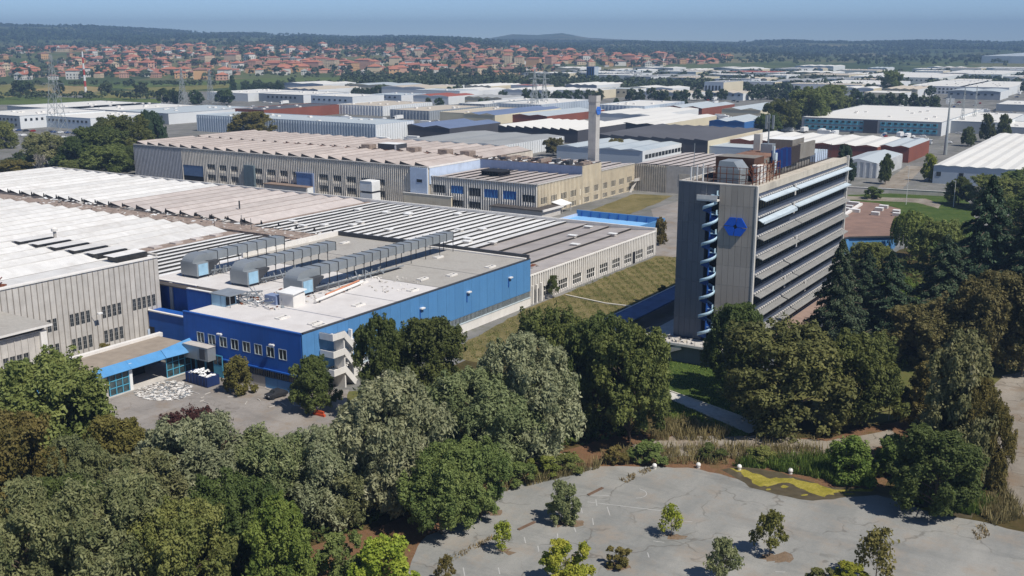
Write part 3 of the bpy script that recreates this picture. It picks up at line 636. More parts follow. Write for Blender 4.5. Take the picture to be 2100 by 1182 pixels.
# air handling units with hoods and ducts
def unit(px0, yd1, lab):
    t = thing('air_handling_unit', lab, 'ventilation unit', (px0, 146.6, 10.96), group='air handling units on the blue building')
    part(t, 'cabinet', MB().box(-2.6, 0, 0.5, 2.4, 3.2, 3.2), m_galv)
    part(t, 'access_panel', MB().box(2.4, 0.35, 0.6, 2.5, 2.9, 3.0).box(2.5, 1.5, 0.6, 2.53, 1.6, 3.0), m_galvlt)
    for x in (-2.4, 2.2):
        for y in (0.1, 3.0): part(t, 'leg', MB().box(x, y, 0, x + 0.2, y + 0.2, 0.5), m_darkmetal)
    mb = MB(); prof = [(0.0, 3.2)] + [(2.6 - 2.6 * math.cos(R(a)), 3.2 + 1.6 * math.sin(R(a))) for a in range(10, 91, 16)] + [(2.6, 4.8), (4.2, 4.8), (4.2, 3.2)]
    n_ = len(prof); vs = [(-2.2, y, z) for y, z in prof] + [(1.2, y, z) for y, z in prof]
    mb.add(vs, [(i, i + 1, n_ + i + 1, n_ + i) for i in range(n_ - 1)] + [tuple(range(n_)), tuple(range(2 * n_ - 1, n_ - 1, -1))])
    part(t, 'hood', mb, m_galv)
    mb = MB().add([(-1.6, 3.3, 1.4), (2.3, 3.3, 0.7), (2.3, 6.4, 2.7), (-1.6, 6.4, 2.7), (-1.6, 3.3, 3.1), (2.3, 3.3, 3.1), (2.3, 6.4, 3.1), (-1.6, 6.4, 3.1)], [(3, 2, 1, 0), (4, 5, 6, 7), (0, 1, 5, 4), (1, 2, 6, 5), (2, 3, 7, 6), (3, 0, 4, 7)])
    part(t, 'hopper', mb, m_darkmetal)
    L = yd1 - 146.6; k = int((L - 4.2) / 2.6); p = (L - 4.2) / k
    dm = MB().box(-1.9, 0.0, 3.0, 1.0, p - 0.06, 4.7).box(-1.92, 0.0, 3.8, 1.02, p - 0.06, 3.87).mesh('duct_section', m_galv)
    for i in range(k): O('duct_section', dm, t, (0, 4.2 + i * p, 0))
    hoop = MB().box(-2.0, -0.12, 2.85, 1.1, 0, 4.82).mesh('duct_frame', m_darkmetal)
    hoopl = MB().box(-2.0, -0.12, 2.8, 1.1, 0, 4.82).box(-1.9, -0.1, 0, -1.75, -0.01, 2.8).box(0.85, -0.1, 0, 1.0, -0.01, 2.8).mesh('duct_frame', m_darkmetal)
    for i in range(k + 1): O('duct_frame', hoop if i % 2 else hoopl, t, (0, 4.2 + i * p, 0))
    rr = random.Random(int(-px0)); mb = MB()
    for i in range(14):
        y = rr.uniform(4, L * 0.5); mb.tube((1.6 + rr.uniform(0, 1.6), y, 0.2), (1.6 + rr.uniform(0, 2.0), y + rr.uniform(-0.6, 0.6), rr.uniform(1.2, 2.4)), 0.12)
    for i in range(4): mb.tube((1.5 + 0.35 * i, 3.6, 0.3 + 0.3 * i), (1.5 + 0.35 * i, L * 0.6, 0.3 + 0.1 * i), 0.14)
    part(t, 'pipework', mb, [m_galv])
unit(-173.4, 174.0, 'ducted air unit on blue building, farthest to the left')
unit(-158.6, 175.0, 'ducted air unit on blue building, middle one of three')
unit(-143.6, 199.5, 'ducted air unit with longest duct, behind the small white roof hut')
hut = thing('roof_hut', 'small white roof hut beside the ducts on the blue building', 'hut', (-138.5, 141.2, 10.96))
part(hut, 'wall', MB().box(-2.0, -1.6, 0, 1.6, 1.6, 2.4), m_conc_pale)
part(hut, 'roof', MB().add([(-2.3, -1.9, 2.42), (1.9, -1.9, 2.42), (1.9, 1.9, 2.8), (-2.3, 1.9, 2.8), (-2.3, -1.9, 2.6), (1.9, -1.9, 2.6), (1.9, 1.9, 2.98), (-2.3, 1.9, 2.98)], [(3, 2, 1, 0), (4, 5, 6, 7), (0, 1, 5, 4), (1, 2, 6, 5), (2, 3, 7, 6), (3, 0, 4, 7)]), m_white)
pp = thing('roof_pipe_run', 'long orange and white pipe lying across the blue building roof', 'pipe', (-135.5, 144, 11.3))
part(pp, 'pipe', MB().tube((0, 0, 0.15), (-3.0, 17.5, 0.15), 0.32, n=8), m_conc_pale)
part(pp, 'pipe', MB().tube((-0.9, 4, 0.45), (-3.6, 17.0, 0.45), 0.22, n=8), surf('faded_orange_pipe', srgb(190, 130, 100), var=0.2))
part(pp, 'pipe_stand', MB().box(-0.4, 1.0, -0.34, 0.2, 1.3, 0.1).box(-2.2, 11, -0.34, -1.6, 11.3, 0.1), m_darkmetal)
rp = thing('rooftop_plant', 'tangle of pipes and small cabinets at the front of the blue roof', 'machinery', (-148.5, 136.5, 10.96))
r_ = random.Random(12); mb = MB()
for i in range(46):
    x, y = r_.uniform(-3.0, 9), r_.uniform(-1.5, 6.5)
    mb.tube((x, y, r_.uniform(0.2, 1.6)), (x + r_.uniform(-2.5, 3.5), y + r_.uniform(-1.2, 1.2), r_.uniform(0.2, 2.0)), r_.uniform(0.05, 0.16))
part(rp, 'pipework', mb, m_galv, kind='stuff')
part(rp, 'cabinet', MB().box(-3.2, -3.6, 0, 0.4, -0.6, 2.1, 0).box(0.4, -3.2, 0.2, 0.5, -1.0, 1.9, 1), [m_galvlt, m_dark])
part(rp, 'cabinet', MB().box(4.6, 2.6, 0, 7.6, 4.6, 1.7), m_slateblue)
part(rp, 'frame_roof', MB().box(-3.4, -3.8, 2.2, 2.0, 1.0, 2.35), m_galv)
mb = MB()
for x in (-3.2, -0.6, 1.8):
    for y in (-3.6, 0.8): mb.box(x, y, 0, x + 0.12, y + 0.12, 2.2)
part(rp, 'frame_post', mb, m_galv)

# ------------------------------------------------------------------ entrance wing with the sky blue fascia
ew = thing('entrance_wing', 'low entrance wing with sloping sky blue fascia and glazed doors', 'building', (-155, 112, 0))
def E_(x, y): return (x + 155, y - 112)
part(ew, 'roof', MB().box(*E_(-159, 90), 5.0, *E_(-150.6, 126.0), 5.3), surf('dusty_bitumen_roof', srgb(150, 138, 124), var=0.12, dirt=srgb(110, 100, 90)))
part(ew, 'parapet', MB().box(*E_(-159.9, 90), 5.0, *E_(-159.0, 127.0), 5.8), m_conc_pale)
fp = [(-150.6, 5.5), (-149.2, 4.2), (-149.4, 4.05), (-150.8, 5.3)]
for i, (y0, y1) in enumerate(((90, 101), (101.03, 112), (112.03, 119.5))):
    n4 = [(*E_(x, y0), z) for x, z in fp] + [(*E_(x, y1), z) for x, z in fp]
    part(ew, 'fascia_panel', MB().add(n4, [(0, 1, 5, 4), (1, 2, 6, 5), (2, 3, 7, 6), (3, 0, 4, 7), (3, 2, 1, 0), (4, 5, 6, 7)]), m_bluepaint)
n4 = [(*E_(-150.6, 119.6), 5.5), (*E_(-149.2, 119.6), 4.2), (*E_(-149.4, 119.6), 4.05), (*E_(-150.8, 119.6), 5.3), (*E_(-150.6, 126.2), 6.2), (*E_(-147.8, 126.2), 4.4), (*E_(-148.0, 126.2), 4.2), (*E_(-150.8, 126.2), 6.0)]
part(ew, 'fascia_panel', MB().add(n4, [(0, 1, 5, 4), (1, 2, 6, 5), (2, 3, 7, 6), (3, 0, 4, 7), (3, 2, 1, 0), (4, 5, 6, 7)]), m_bluepaint)
part(ew, 'wall', MB().box(*E_(-159.5, 90), 0, *E_(-158.9, 126), 5.0), m_conc)
part(ew, 'floor', MB().box(*E_(-158.9, 90), 0, *E_(-149.8, 126), 0.15), m_conc)
We = WX(*E_(-150.2, 104))
part(ew, 'column', MB().wbox(We, 8.1, 8.7, 0, 5.0, -0.4, 0.2), m_white)
part(ew, 'wall', MB().wbox(We, -12, 3.8, 0, 5.0, -0.5, -0.1), m_conc)
def glazed(t, W, s0, s1, z1, nv, nh, d=0.0):
    g = part(t, 'glazed_screen', MB().wbox(W, s0, s1, 0.15, z1, d - 0.04, d - 0.01), glass('screen_glass', (0.05, 0.075, 0.08), 0.25))
    mb = MB()
    for i in range(nv + 1): c = s0 + (s1 - s0) * i / nv; mb.wbox(W, c - 0.07, c + 0.07, 0.15, z1, d, d + 0.12)
    for i in range(nh + 1): c = 0.15 + (z1 - 0.15) * i / nh; mb.wbox(W, s0, s1, c - 0.06, c + 0.06, d, d + 0.1)
    part(g, 'glazing_bar', mb, m_teal)
glazed(ew, We, 4.0, 8.0, 4.0, 3, 3)
glazed(ew, We, 16.2, 21.8, 4.2, 4, 3)
part(ew, 'wall', MB().wbox(We, 9.0, 16.0, 0.2, 4.2, -6.0, -5.8), m_dark)
tank = thing('wall_box', 'dented grey metal box hung on the dark blue front by the entrance', 'metal box', (-146.6, 125.2, 4.6))
part(tank, 'case', MB().box(-3.1, -1.3, -1.3, 3.3, 0.6, 1.2), m_galv)
part(tank, 'lid', MB().box(-3.2, -1.4, 1.21, 3.4, 0.65, 1.3), m_conc)
part(tank, 'dent', MB().box(1.2, -1.4, -1.0, 2.6, -1.31, 0.9), m_darkmetal)

# ------------------------------------------------------------------ tall grey panel hall (left)
gh = thing('grey_panel_hall', 'tall grey concrete panel hall with paired rows of narrow windows', 'factory hall', (-190, 110, 0))
def G_(x, y): return (x + 190, y - 110)
part(gh, 'wall', MB().box(*G_(-213, 60), 0, *G_(-174.62, 139.4), 16.4, 0, top=1), [m_conc, m_bitumen])
groups = [(112.9, 2), (118.6, 4), (125.6, 4), (132.7, 4)]
pitch = 1.2; pcache = {}
for i in range(48):
    s = 82.0 + i * pitch; yc = s + pitch / 2
    zs = []
    for (g0, cnt) in groups:
        if g0 <= yc < g0 + cnt * pitch: zs = [(1.6, 4.1), (6.6, 9.0)]
    if 133 <= yc < 138.2: zs = [(6.6, 9.0)]
    if 135.8 < yc < 138.2: zs = [(2.2, 4.6), (6.6, 9.0)]
    key = tuple(zs)
    if key not in pcache:
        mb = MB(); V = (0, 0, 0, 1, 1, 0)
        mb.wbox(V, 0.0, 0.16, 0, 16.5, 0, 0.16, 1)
        z = 0.0
        for z0, z1 in list(zs) + [(16.5, 16.5)]:
            mb.wbox(V, 0.16, 1.19, z, z0, 0, 0.1)
            if z1 > z0: mb.wbox(V, 0.16, 0.24, z0, z1, 0, 0.1).wbox(V, 1.05, 1.19, z0, z1, 0, 0.1)
            z = z1
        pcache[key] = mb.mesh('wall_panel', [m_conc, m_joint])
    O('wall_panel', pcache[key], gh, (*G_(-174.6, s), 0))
    for z0, z1 in zs: window(gh, WX(*G_(-174.6, s)), 0.24, 1.05, z0, z1, n=2, rows=3, d=0.02, fw=0.07)
part(gh, 'coping', MB().box(*G_(-175.6, 60), 16.5, *G_(-174.3, 139.6), 16.75), m_conc_pale)
part(gh, 'coping', MB().tube((*G_(-213, 139.3), 17.1), (*G_(-174.4, 139.3), 17.1), 0.28), m_conc)
ms = saw_mesh(6.2, 46, 1.1, m_roofw, m_dark)
teeth(gh, ms, -212 + 190, -181 + 190, 6.2, 92 - 110, 16.45)
part(gh, 'roof_edge', MB().box(*G_(-181, 92), 16.42, *G_(-175.8, 138), 16.6), m_roofw)
for i in range(6): part(gh, 'roof_slit', MB().box(*G_(-212 + i * 6.2 + 2.0, 131.0), 16.5 + 0.35, *G_(-212 + i * 6.2 + 5.2, 138.2), 17.75, 0), m_glassd)
for i in range(6): part(gh, 'ridge_flap', MB().add([(*G_(-212 + i * 6.2 + 1.2, 130.6), 17.85), (*G_(-212 + i * 6.2 + 4.6, 130.6), 17.8), (*G_(-212 + i * 6.2 + 4.6, 138.4), 17.8), (*G_(-212 + i * 6.2 + 1.2, 138.4), 17.95)], [(0, 1, 2, 3)]), m_roofw)
rubble(gh, 'collapsed_roofing', *sorted((-196 + 190, -176.5 + 190)), 96 - 110, 107 - 110, 16.5, 150, 21, [m_rust, m_debris, m_dark], 3.0)
mb = MB(); r_ = random.Random(5)
for i in range(40):
    x, y = r_.uniform(-197, -177), r_.uniform(96, 107)
    mb.beam((*G_(x, y), 16.7), (*G_(x + r_.uniform(-4, 4), y + r_.uniform(-3, 3)), 17.0 + r_.uniform(0, 1.3)), 0.14)
part(gh, 'bent_steel', mb, m_rust, kind='stuff')
part(gh, 'wall_lamp', MB().beam((*G_(-174.4, 122.9), 7.6), (*G_(-173.0, 123.4), 8.3), 0.08).box(*G_(-173.2, 123.2), 8.2, *G_(-172.6, 124.2), 8.45), m_white)
part(gh, 'gate', MB().wbox(WX(*G_(-174.38, 135.6)), 0, 3.3, 0, 2.1, 0.0, 0.08), m_palebl)
# annex in front of it
an = thing('flat_roofed_annex', 'grey annex with overhanging flat roof against the tall panel hall', 'building', (-167, 95, 0))
def A_(x, y): return (x + 167, y - 95)
part(an, 'wall', MB().box(*A_(-174.2, 60), 0, *A_(-160.6, 103.6), 11.6), m_conc)
part(an, 'roof', MB().box(*A_(-174.3, 60), 12.3, *A_(-159.4, 104.6), 12.7, 0, top=1), [m_conc_pale, m_gravelroof])
part(an, 'clerestory', MB().box(*A_(-174.2, 60), 11.62, *A_(-160.9, 103.9), 12.28), m_dark)
for i in range(34):
    s = 62.0 + i * 1.24
    part(an, 'wall_panel', MB().wbox(WX(*A_(-160.6, s)), 0, 0.14, 0, 11.3, 0, 0.2).wbox(WX(*A_(-160.6, s)), 0.15, 1.22, 0, 6.0, 0, 0.1).wbox(WX(*A_(-160.6, s)), 0.15, 1.22, 8.4, 11.3, 0, 0.1), m_conc)
    if i in (22, 23, 24, 25, 27, 28, 29, 30): window(an, WX(*A_(-160.6, s)), 0.2, 1.15, 6.0, 8.4, n=2, rows=3, d=0.02, fw=0.07)
    else: part(an, 'infill_panel', MB().wbox(WX(*A_(-160.6, s)), 0.15, 1.22, 6.0, 8.4, 0, 0.1), m_conc)
part(an, 'corner_post', MB().box(*A_(-160.8, 102.6), 0, *A_(-160.0, 103.8), 11.6), m_conc_pale)

# ------------------------------------------------------------------ main saw-tooth factory with the pale ribbed side wall
mf = thing('sawtooth_factory', 'wide low factory with striped white roof and pale ribbed side wall', 'factory hall', (-200, 240, 0))
def F_(x, y): return (x + 200, y - 240)
part(mf, 'wall', MB().box(*F_(-402, 208), 0, *F_(-123.12, 271.4), 6.3, 0, top=1), [m_conc_pale, m_bitumen])
part(mf, 'wall', MB().box(*F_(-181, 201.6), 0, *F_(-123.12, 207.9), 6.3, 0, top=1), [m_conc_pale, m_bitumen])
Wm = WX(*F_(-123.1, 201.6)); holes = []
for k in range(9):
    s = 2.6 + k * 7.15 + 4.4
    holes.append((s, s + 4.3, 0.7, 3.2))
holes.append((1.2, 5.0, 0.0, 3.2))
ribs(mf, Wm, 69.8, 0.0, 6.7, 1.02, m_conc_pale, width=0.42, dep=0.34, holes=holes)
for h in holes[:-1]: window(mf, Wm, *h, n=4, rows=2, d=0.02, fw=0.16, framem=m_conc_pale)
part(mf, 'doorway', MB().wbox(Wm, 1.4, 2.6, 0, 3.1, 0.0, 0.06).wbox(Wm, 3.2, 4.8, 0, 3.1, 0, 0.06), m_dark)
part(mf, 'doorway', MB().wbox(Wm, 54.5, 56.2, 0, 3.3, 0.35, 0.4), m_dark)
for s in (1.0, 2.8, 5.0, 9.6): part(mf, 'pier', MB().wbox(Wm, s, s + 0.5, 0, 4.4, 0.3, 0.75), m_conc_pale)
part(mf, 'coping', MB().wbox(Wm, 0, 69.8, 6.7, 6.95, -0.5, 0.3), m_conc_pale)
part(mf, 'coping', MB().box(*F_(-402, 271.2), 6.3, *F_(-122.9, 271.8), 7.7), m_conc_pale)
# roof: white teeth, pinkish teeth, striped strips, grey wide strips
tw = saw_mesh(7.0, 50.5, 1.25, m_roofw, m_bitumen); tp = saw_mesh(7.0, 50.5, 1.25, m_roofp, m_bitumen)
teeth(mf, tw, -402 + 200, -297 + 200, 7.0, 220 - 240, 6.4)
teeth(mf, tp, -297 + 200, -229.5 + 200, 7.0, 220 - 240, 6.4)
s1 = strip_mesh(3.6, 55.0, 0.78, m_roofs, m_glassd); s2 = strip_mesh(3.6, 68.5, 0.78, m_roofs, m_glassd); s3 = strip_mesh(7.2, 68.5, 0.8, m_roofg, m_glassd)
teeth(mf, s1, -227.5 + 200, -181 + 200, 3.6, 215.8 - 240, 6.4, 'roof_strip', 0.03, 2)
teeth(mf, s2, -180.9 + 200, -152 + 200, 3.6, 202.4 - 240, 6.4, 'roof_strip', 0.03, 3)
teeth(mf, s3, -152 + 200, -123.3 + 200, 7.2, 202.4 - 240, 6.35, 'roof_strip', 0.03, 4)
part(mf, 'roof_gutter', MB().box(*F_(-229.4, 216), 6.35, *F_(-227.6, 271), 6.7), m_debris)
part(mf, 'roof_walkway', MB().box(*F_(-402, 208.2), 6.35, *F_(-181, 215.6), 6.9), m_debris)
part(mf, 'roof_walkway', MB().box(*F_(-402, 215.7), 6.35, *F_(-229.4, 219.8), 6.65), m_bitumen)
rubble(mf, 'roof_litter', -340 + 200, -186 + 200, 208.5 - 240, 219.5 - 240, 6.7, 420, 8, [m_debris, m_conc, m_dark, m_white], 1.8)
rubble(mf, 'collapsed_roofing', -205 + 200, -183 + 200, 206 - 240, 214 - 240, 6.5, 160, 9, [m_rust, m_bitumen, m_debris], 2.4)
rubble(mf, 'collapsed_roofing', -133 + 200, -124 + 200, 202.6 - 240, 214 - 240, 6.5, 150, 10, [m_rust, m_white, m_bitumen, m_debris], 2.6)
vm = MB().box(-1.0, -0.7, 0, 1.0, 0.7, 0.55, 0).box(-1.2, -0.9, 0.55, 1.2, 0.9, 0.7, 1).mesh('roof_vent', [m_conc, m_white])
r_ = random.Random(31)
for i in range(22):
    x = r_.uniform(-222, -126); y = r_.uniform(222, 266)
    if -186 < x < -180: continue
    O('roof_vent', vm, mf, (*F_(x, y), 6.75))
for i in range(30): O('ridge_bracket', _wcache.setdefault('bracket', MB().add([(0, 0, 0), (1.1, 0, 0), (0.3, 0, 1.5), (0, 0.25, 0), (1.1, 0.25, 0), (0.3, 0.25, 1.5)], [(0, 1, 2), (5, 4, 3), (0, 2, 5, 3), (1, 4, 5, 2)]).mesh('ridge_bracket', m_dark)), mf, (*F_(-402 + i * 7 + 0.1, 219.3), 6.6))
part(mf, 'roof_pipe', MB().tube((*F_(-252, 235), 7), (*F_(-252, 235), 9.8), 0.25), m_darkmetal)
for (x, y) in ((-235, 209), (-229, 214), (-222, 211), (-178, 212)):
    part(mf, 'roof_mast', MB().tube((*F_(x, y), 6.8), (*F_(x, y), 10.2), 0.08), m_darkmetal)

# ------------------------------------------------------------------ low hall in front of it
lh = thing('white_shed_hall', 'low hall with bright white saw-tooth roof behind the grey panel hall', 'factory hall', (-280, 175, 0))
def L_(x, y): return (x + 280, y - 175)
part(lh, 'wall', MB().box(*L_(-402, 142.2), 0, *L_(-183.5, 207.8), 6.3, 0, top=1), [m_greyrib, m_bitumen])
tl = saw_mesh(7.0, 64.0, 1.25, m_roofw, m_bitumen)
teeth(lh, tl, -402 + 280, -227 + 280, 7.0, 143.0 - 175, 6.4)
sl = strip_mesh(3.6, 60.0, 0.78, m_roofs, m_glassd)
teeth(lh, sl, -222 + 280, -183.6 + 280, 3.6, 145.0 - 175, 6.4, 'roof_strip', 0.03, 5)
part(lh, 'roof_gutter', MB().box(*L_(-227, 143), 6.32, *L_(-222, 207), 6.6), m_debris)
for i in range(8): part(lh, 'gutter_hatch', MB().box(*L_(-226, 150 + i * 7), 6.6, *L_(-223.5, 152.6 + i * 7), 7.0), m_roofp)
ribs(lh, WY(*L_(-198, 142.2)), 14, 0, 6.4, 0.9, m_greyrib, 0.35, 0.3)
vt = thing('roof_ventilator', 'round capped ventilator standing on the grey panel hall roof', 'ventilator', (*at(113, 487, 17), 16.7))
part(vt, 'pipe', MB().tube((0, 0, 0), (0, 0, 1.7), 0.35, n=10), m_conc)
part(vt, 'cap', MB().tube((0, 0, 1.7), (0, 0, 2.3), 0.7, 0.7, n=12).tube((0, 0, 2.3), (0, 0, 2.6), 0.7, 0.2, n=12), m_conc_pale)

# ------------------------------------------------------------------ long ribbed warehouse
lw = thing('long_ribbed_warehouse', 'long tall ribbed warehouse with pinkish saw-tooth roof', 'warehouse', (-315, 340, 0))
def W_(x, y): return (x + 315, y - 340)
part(lw, 'wall', MB().box(*W_(-397, 309.5), 0, *W_(-232.2, 384), 14.0, 0, top=1), [m_greyrib, m_bitumen])
Wl = WY(*W_(-397, 309.5)); holes = [(32, 44.5, 0, 7.2)]; LWL = 164.8
for k in range(14):
    s = 47.5 + k * 7.1
    if 68 < s < 74 or 98 < s < 103 or s + 4.2 > 150: continue
    holes += [(s, s + 4.0, 6.0, 8.4), (s, s + 4.0, 1.4, 4.0)]
ribs(lw, (Wl[0], Wl[1], 1, 0, 0, -1), 31.5, 0, 14.2, 0.95, surf('grey_blue_ribs', srgb(156, 158, 166), var=0.12, streak=0.3), 0.44, 0.3, (), 'wall_ribs', True)
ribs(lw, (Wl[0] + 31.6, Wl[1], 1, 0, 0, -1), LWL - 31.6, 0, 14.2, 0.95, m_riblight, 0.46, 0.3, [(a - 31.6, b - 31.6, c, d_) for a, b, c, d_ in holes], 'wall_ribs', True)
for h in holes[1:]: window(lw, Wl, *h, n=4, d=0.03, fw=0.3, framem=m_greyrib)
part(lw, 'gate', MB().wbox(Wl, 32.2, 44.3, 2.6, 7.1, 0.05, 0.15), surf('dull_blue_gate', srgb(96, 118, 150), var=0.12, streak=0.3))
part(lw, 'gate_opening', MB().wbox(Wl, 32.2, 44.3, 0, 2.6, 0.02, 0.06), m_dark)
part(lw, 'gate_opening', MB().wbox(Wl, 88, 96, 0.0, 3.4, 0.3, 0.36), m_dark)
part(lw, 'stair_tower', MB().wbox(Wl, 70, 76, 0, 9.5, 0.28, 1.2), surf('dull_green_blue', srgb(104, 118, 124), var=0.12, streak=0.4))
part(lw, 'blue_door', MB().wbox(Wl, 99.5, 108, 3.0, 8.0, 0.3, 0.9), surf('faded_blue_door', srgb(104, 132, 176), var=0.1))
part(lw, 'door_frame', MB().wbox(Wl, 99.0, 108.5, 8.0, 8.4, 0.3, 1.1).wbox(Wl, 107.9, 108.5, 0, 8.0, 0.3, 1.1), m_slateblue)
part(lw, 'stair_tower', MB().wbox(Wl, 157, 164.8, 0, 14.0, 0.3, 0.8), m_palebl)
window(lw, Wl, 160, 162.6, 8.6, 9.8, d=0.82, framem=m_slateblue)
part(lw, 'coping', MB().wbox(Wl, 0, LWL, 14.2, 14.5, -0.4, 0.4), m_conc)
part(lw, 'coping', MB().box(*W_(-232.6, 309.5), 14.0, *W_(-231.8, 343), 14.5), m_conc_pale)
part(lw, 'side_wall', MB().box(*W_(-232.2, 310), 8, *W_(-231.9, 343.4), 14.0), m_palebl)
t1 = saw_mesh(7.05, 32, 1.5, m_rooflw, m_bitumen); t2 = saw_mesh(7.05, 37, 1.5, m_rooflw, m_bitumen)
teeth(lw, t1, -397 + 315, -232.6 + 315, 7.05, 311.0 - 340, 14.1, jz=0.05)
teeth(lw, t2, -397 + 315, -232.6 + 315, 7.05, 346.4 - 340, 14.1, jz=0.05)
part(lw, 'roof_walkway', MB().box(*W_(-396, 343.0), 14.05, *W_(-233, 346.3), 14.9), m_debris)
rubble(lw, 'roof_litter', -345 + 315, -233 + 315, 343 - 340, 346.3 - 340, 14.9, 260, 12, [m_rust, m_debris, m_dark], 2.2)
for x in (-292, -268, -252, -241): part(lw, 'roof_housing', MB().box(*W_(x, 342.5), 14.2, *W_(x + 4.5, 347), 17.0), m_debris)
part(lw, 'roof_cabin', MB().box(*W_(-285, 345), 14.2, *W_(-275, 352), 17.6, 0, top=1).box(*W_(-276, 344.9), 14.6, *W_(-275.2, 345), 17.2, 1), [m_darkmetal, m_white])
# wing towards the chimney
part(lw, 'wing_wall', MB().box(*W_(-232.1, 343.5), 0, *W_(-186.3, 358.5), 14.2, 0, top=1), [m_slateblue, m_bitumen])
rubble(lw, 'roof_litter', -231 + 315, -188 + 315, 344 - 340, 358 - 340, 14.2, 200, 13, [m_rust, m_debris, m_dark, m_white], 2.2)
r_ = random.Random(77); mb = MB()
for i in range(26):
    x = r_.uniform(-231, -189); mb.box(*W_(x, 345 + r_.uniform(0, 9)), 14.2, *W_(x + r_.uniform(0.6, 2.6), 346.5 + r_.uniform(0, 10)), 14.5 + r_.uniform(0.2, 1.2), r_.randrange(2))
part(lw, 'roof_plant', mb, [m_debris, m_darkmetal], kind='stuff')
Wb = WX(*W_(-186.3, 343.5))
ribs(lw, Wb, 15.0, 0, 14.3, 1.0, m_beige, 0.42, 0.3, [(2.0, 6.0, 3.6, 6.2), (9.2, 13.2, 3.6, 6.2), (2.0, 6.0, 0.3, 2.4), (9.2, 13.2, 0.3, 2.4)], 'wing_ribs')
part(lw, 'wing_face', MB().wbox(Wb, 0, 15, 0, 14.25, 0.0, 0.04), m_beige)
for s in (2.0, 9.2):
    window(lw, Wb, s, s + 4, 3.6, 6.2, n=4, d=0.06, fw=0.3, framem=m_beige); window(lw, Wb, s, s + 4, 0.3, 2.4, n=4, d=0.06, fw=0.3, framem=m_beige)

# ------------------------------------------------------------------ beige ribbed block (front of the wing) and its lower continuation
bg_ = thing('beige_ribbed_block', 'beige ribbed two storey block with blue screened windows', 'building', (-209, 327, 0))
def H_(x, y): return (x + 209, y - 327)
part(bg_, 'wall', MB().box(*H_(-231.8, 311), 0, *H_(-186.3, 343.4), 10.6, 0, top=1), [m_beige, m_bitumen])
Wq = WX(*H_(-186.3, 311)); hq = []
for k in range(5):
    for z0, z1 in ((3.6, 6.2), (0.2, 2.2)): hq.append((2.4 + k * 7.1, min(32, 6.6 + k * 7.1), z0, z1))
ribs(bg_, Wq, 32.3, 0, 10.9, 1.0, m_beige, 0.42, 0.3, hq)
for h in hq[:9]: window(bg_, Wq, *h, n=4, d=0.03, fw=0.3, framem=m_beige)
Wr = WY(*H_(-231.8, 311)); hr = [(1, 6, 5.0, 8.0), (9, 14.2, 5.4, 8.2), (17, 22, 5.0, 8.0), (23.5, 29.2, 5.0, 8.0), (31.5, 37, 5.0, 8.0), (39.5, 44.5, 4.6, 7.2), (1, 6, 0.6, 3.0), (9, 14, 0.6, 3.0), (17, 22, 0.6, 3.0)]
ribs(bg_, Wr, 45.4, 0, 10.9, 1.0, m_conc_pale, 0.46, 0.3, hr, 'wall_ribs', True)
part(bg_, 'front_face', MB().wbox(Wr, 0, 45.4, 0, 10.7, 0.0, 0.05), m_greyrib)
for i, h in enumerate(hr): window(bg_, Wr, *h, n=4, d=0.08, fw=0.25, glassm=m_glassb if i in (1, 3, 4) else m_glass, framem=m_bluepaint if i in (1, 3, 4) else m_frame)
part(bg_, 'coping', MB().wbox(Wq, 0, 32.3, 10.9, 11.15, -0.5, 0.4).wbox(Wr, 0, 45.8, 10.9, 11.15, -0.5, 0.4), m_conc)
sb = strip_mesh(4.5, 30.5, 0.7, m_roofp, m_glassd)
teeth(bg_, sb, -231.3 + 209, -187.0 + 209, 4.5, 312 - 327, 10.55, 'roof_strip', 0.02, 6)
mb = MB()
for i in range(7): mb.box(-8 + i * 1.2, -5, 11.2, -7.7 + i * 1.2, 3, 12.6)
mb.box(-8.2, -5.2, 12.6, 1.0, 3.2, 12.9)
part(bg_, 'burnt_frame', mb, m_dark)
bg2 = thing('beige_lower_wing', 'lower beige ribbed wing with striped roof beyond the tall section', 'building', (-205, 373, 0))
def J_(x, y): return (x + 205, y - 373)
part(bg2, 'wall', MB().box(*J_(-235, 358.8), 0, *J_(-186.3, 388), 10.6, 0, top=1), [m_beige, m_bitumen])
Wj = WX(*J_(-186.3, 358.8)); hj = [(1.2 + k * 7.1, 5.4 + k * 7.1, z0, z1) for k in range(4) for z0, z1 in ((3.6, 6.2), (0.2, 2.2))]
ribs(bg2, Wj, 29.0, 0, 10.9, 1.0, m_beige, 0.42, 0.3, hj)
for h in hj: window(bg2, Wj, *h, n=4, d=0.03, fw=0.3, framem=m_beige)
part(bg2, 'coping', MB().wbox(Wj, 0, 29, 10.9, 11.1, -0.5, 0.4), m_conc)
sc_ = strip_mesh(4.8, 28, 0.7, m_roofp, m_glassd); teeth(bg2, sc_, -234.6 + 205, -187 + 205, 4.8, 359.4 - 373, 10.55, 'roof_strip', 0.02, 7)
part(bg2, 'fire_stair', MB().beam((20.5, 8, 0), (20.5, 14, 4.6), 1.0, 0.2).beam((20.5, 16, 1), (20.5, 20, 5.0), 1.0, 0.2).box(19.4, 10, 4.2, 21.4, 15, 4.4).box(21.2, 10, 4.4, 21.3, 15, 5.4), m_conc)
gx = thing('grey_ribbed_hall', 'grey ribbed hall with striped roof joining the beige wing', 'factory hall', (-165, 405, 0))
def K_(x, y): return (x + 165, y - 405)
part(gx, 'wall', MB().box(*K_(-186.2, 388.2), 0, *K_(-120, 440), 10.8, 0, top=1), [m_greyrib, m_bitumen])
ribs(gx, WY(*K_(-186.2, 388.2)), 14, 0, 11.0, 1.0, m_greyrib, 0.4, 0.3)
part(gx, 'panel_front', MB().wbox(WY(*K_(-172, 388.2)), 0, 52, 0, 11.0, 0.0, 0.2), m_conc)
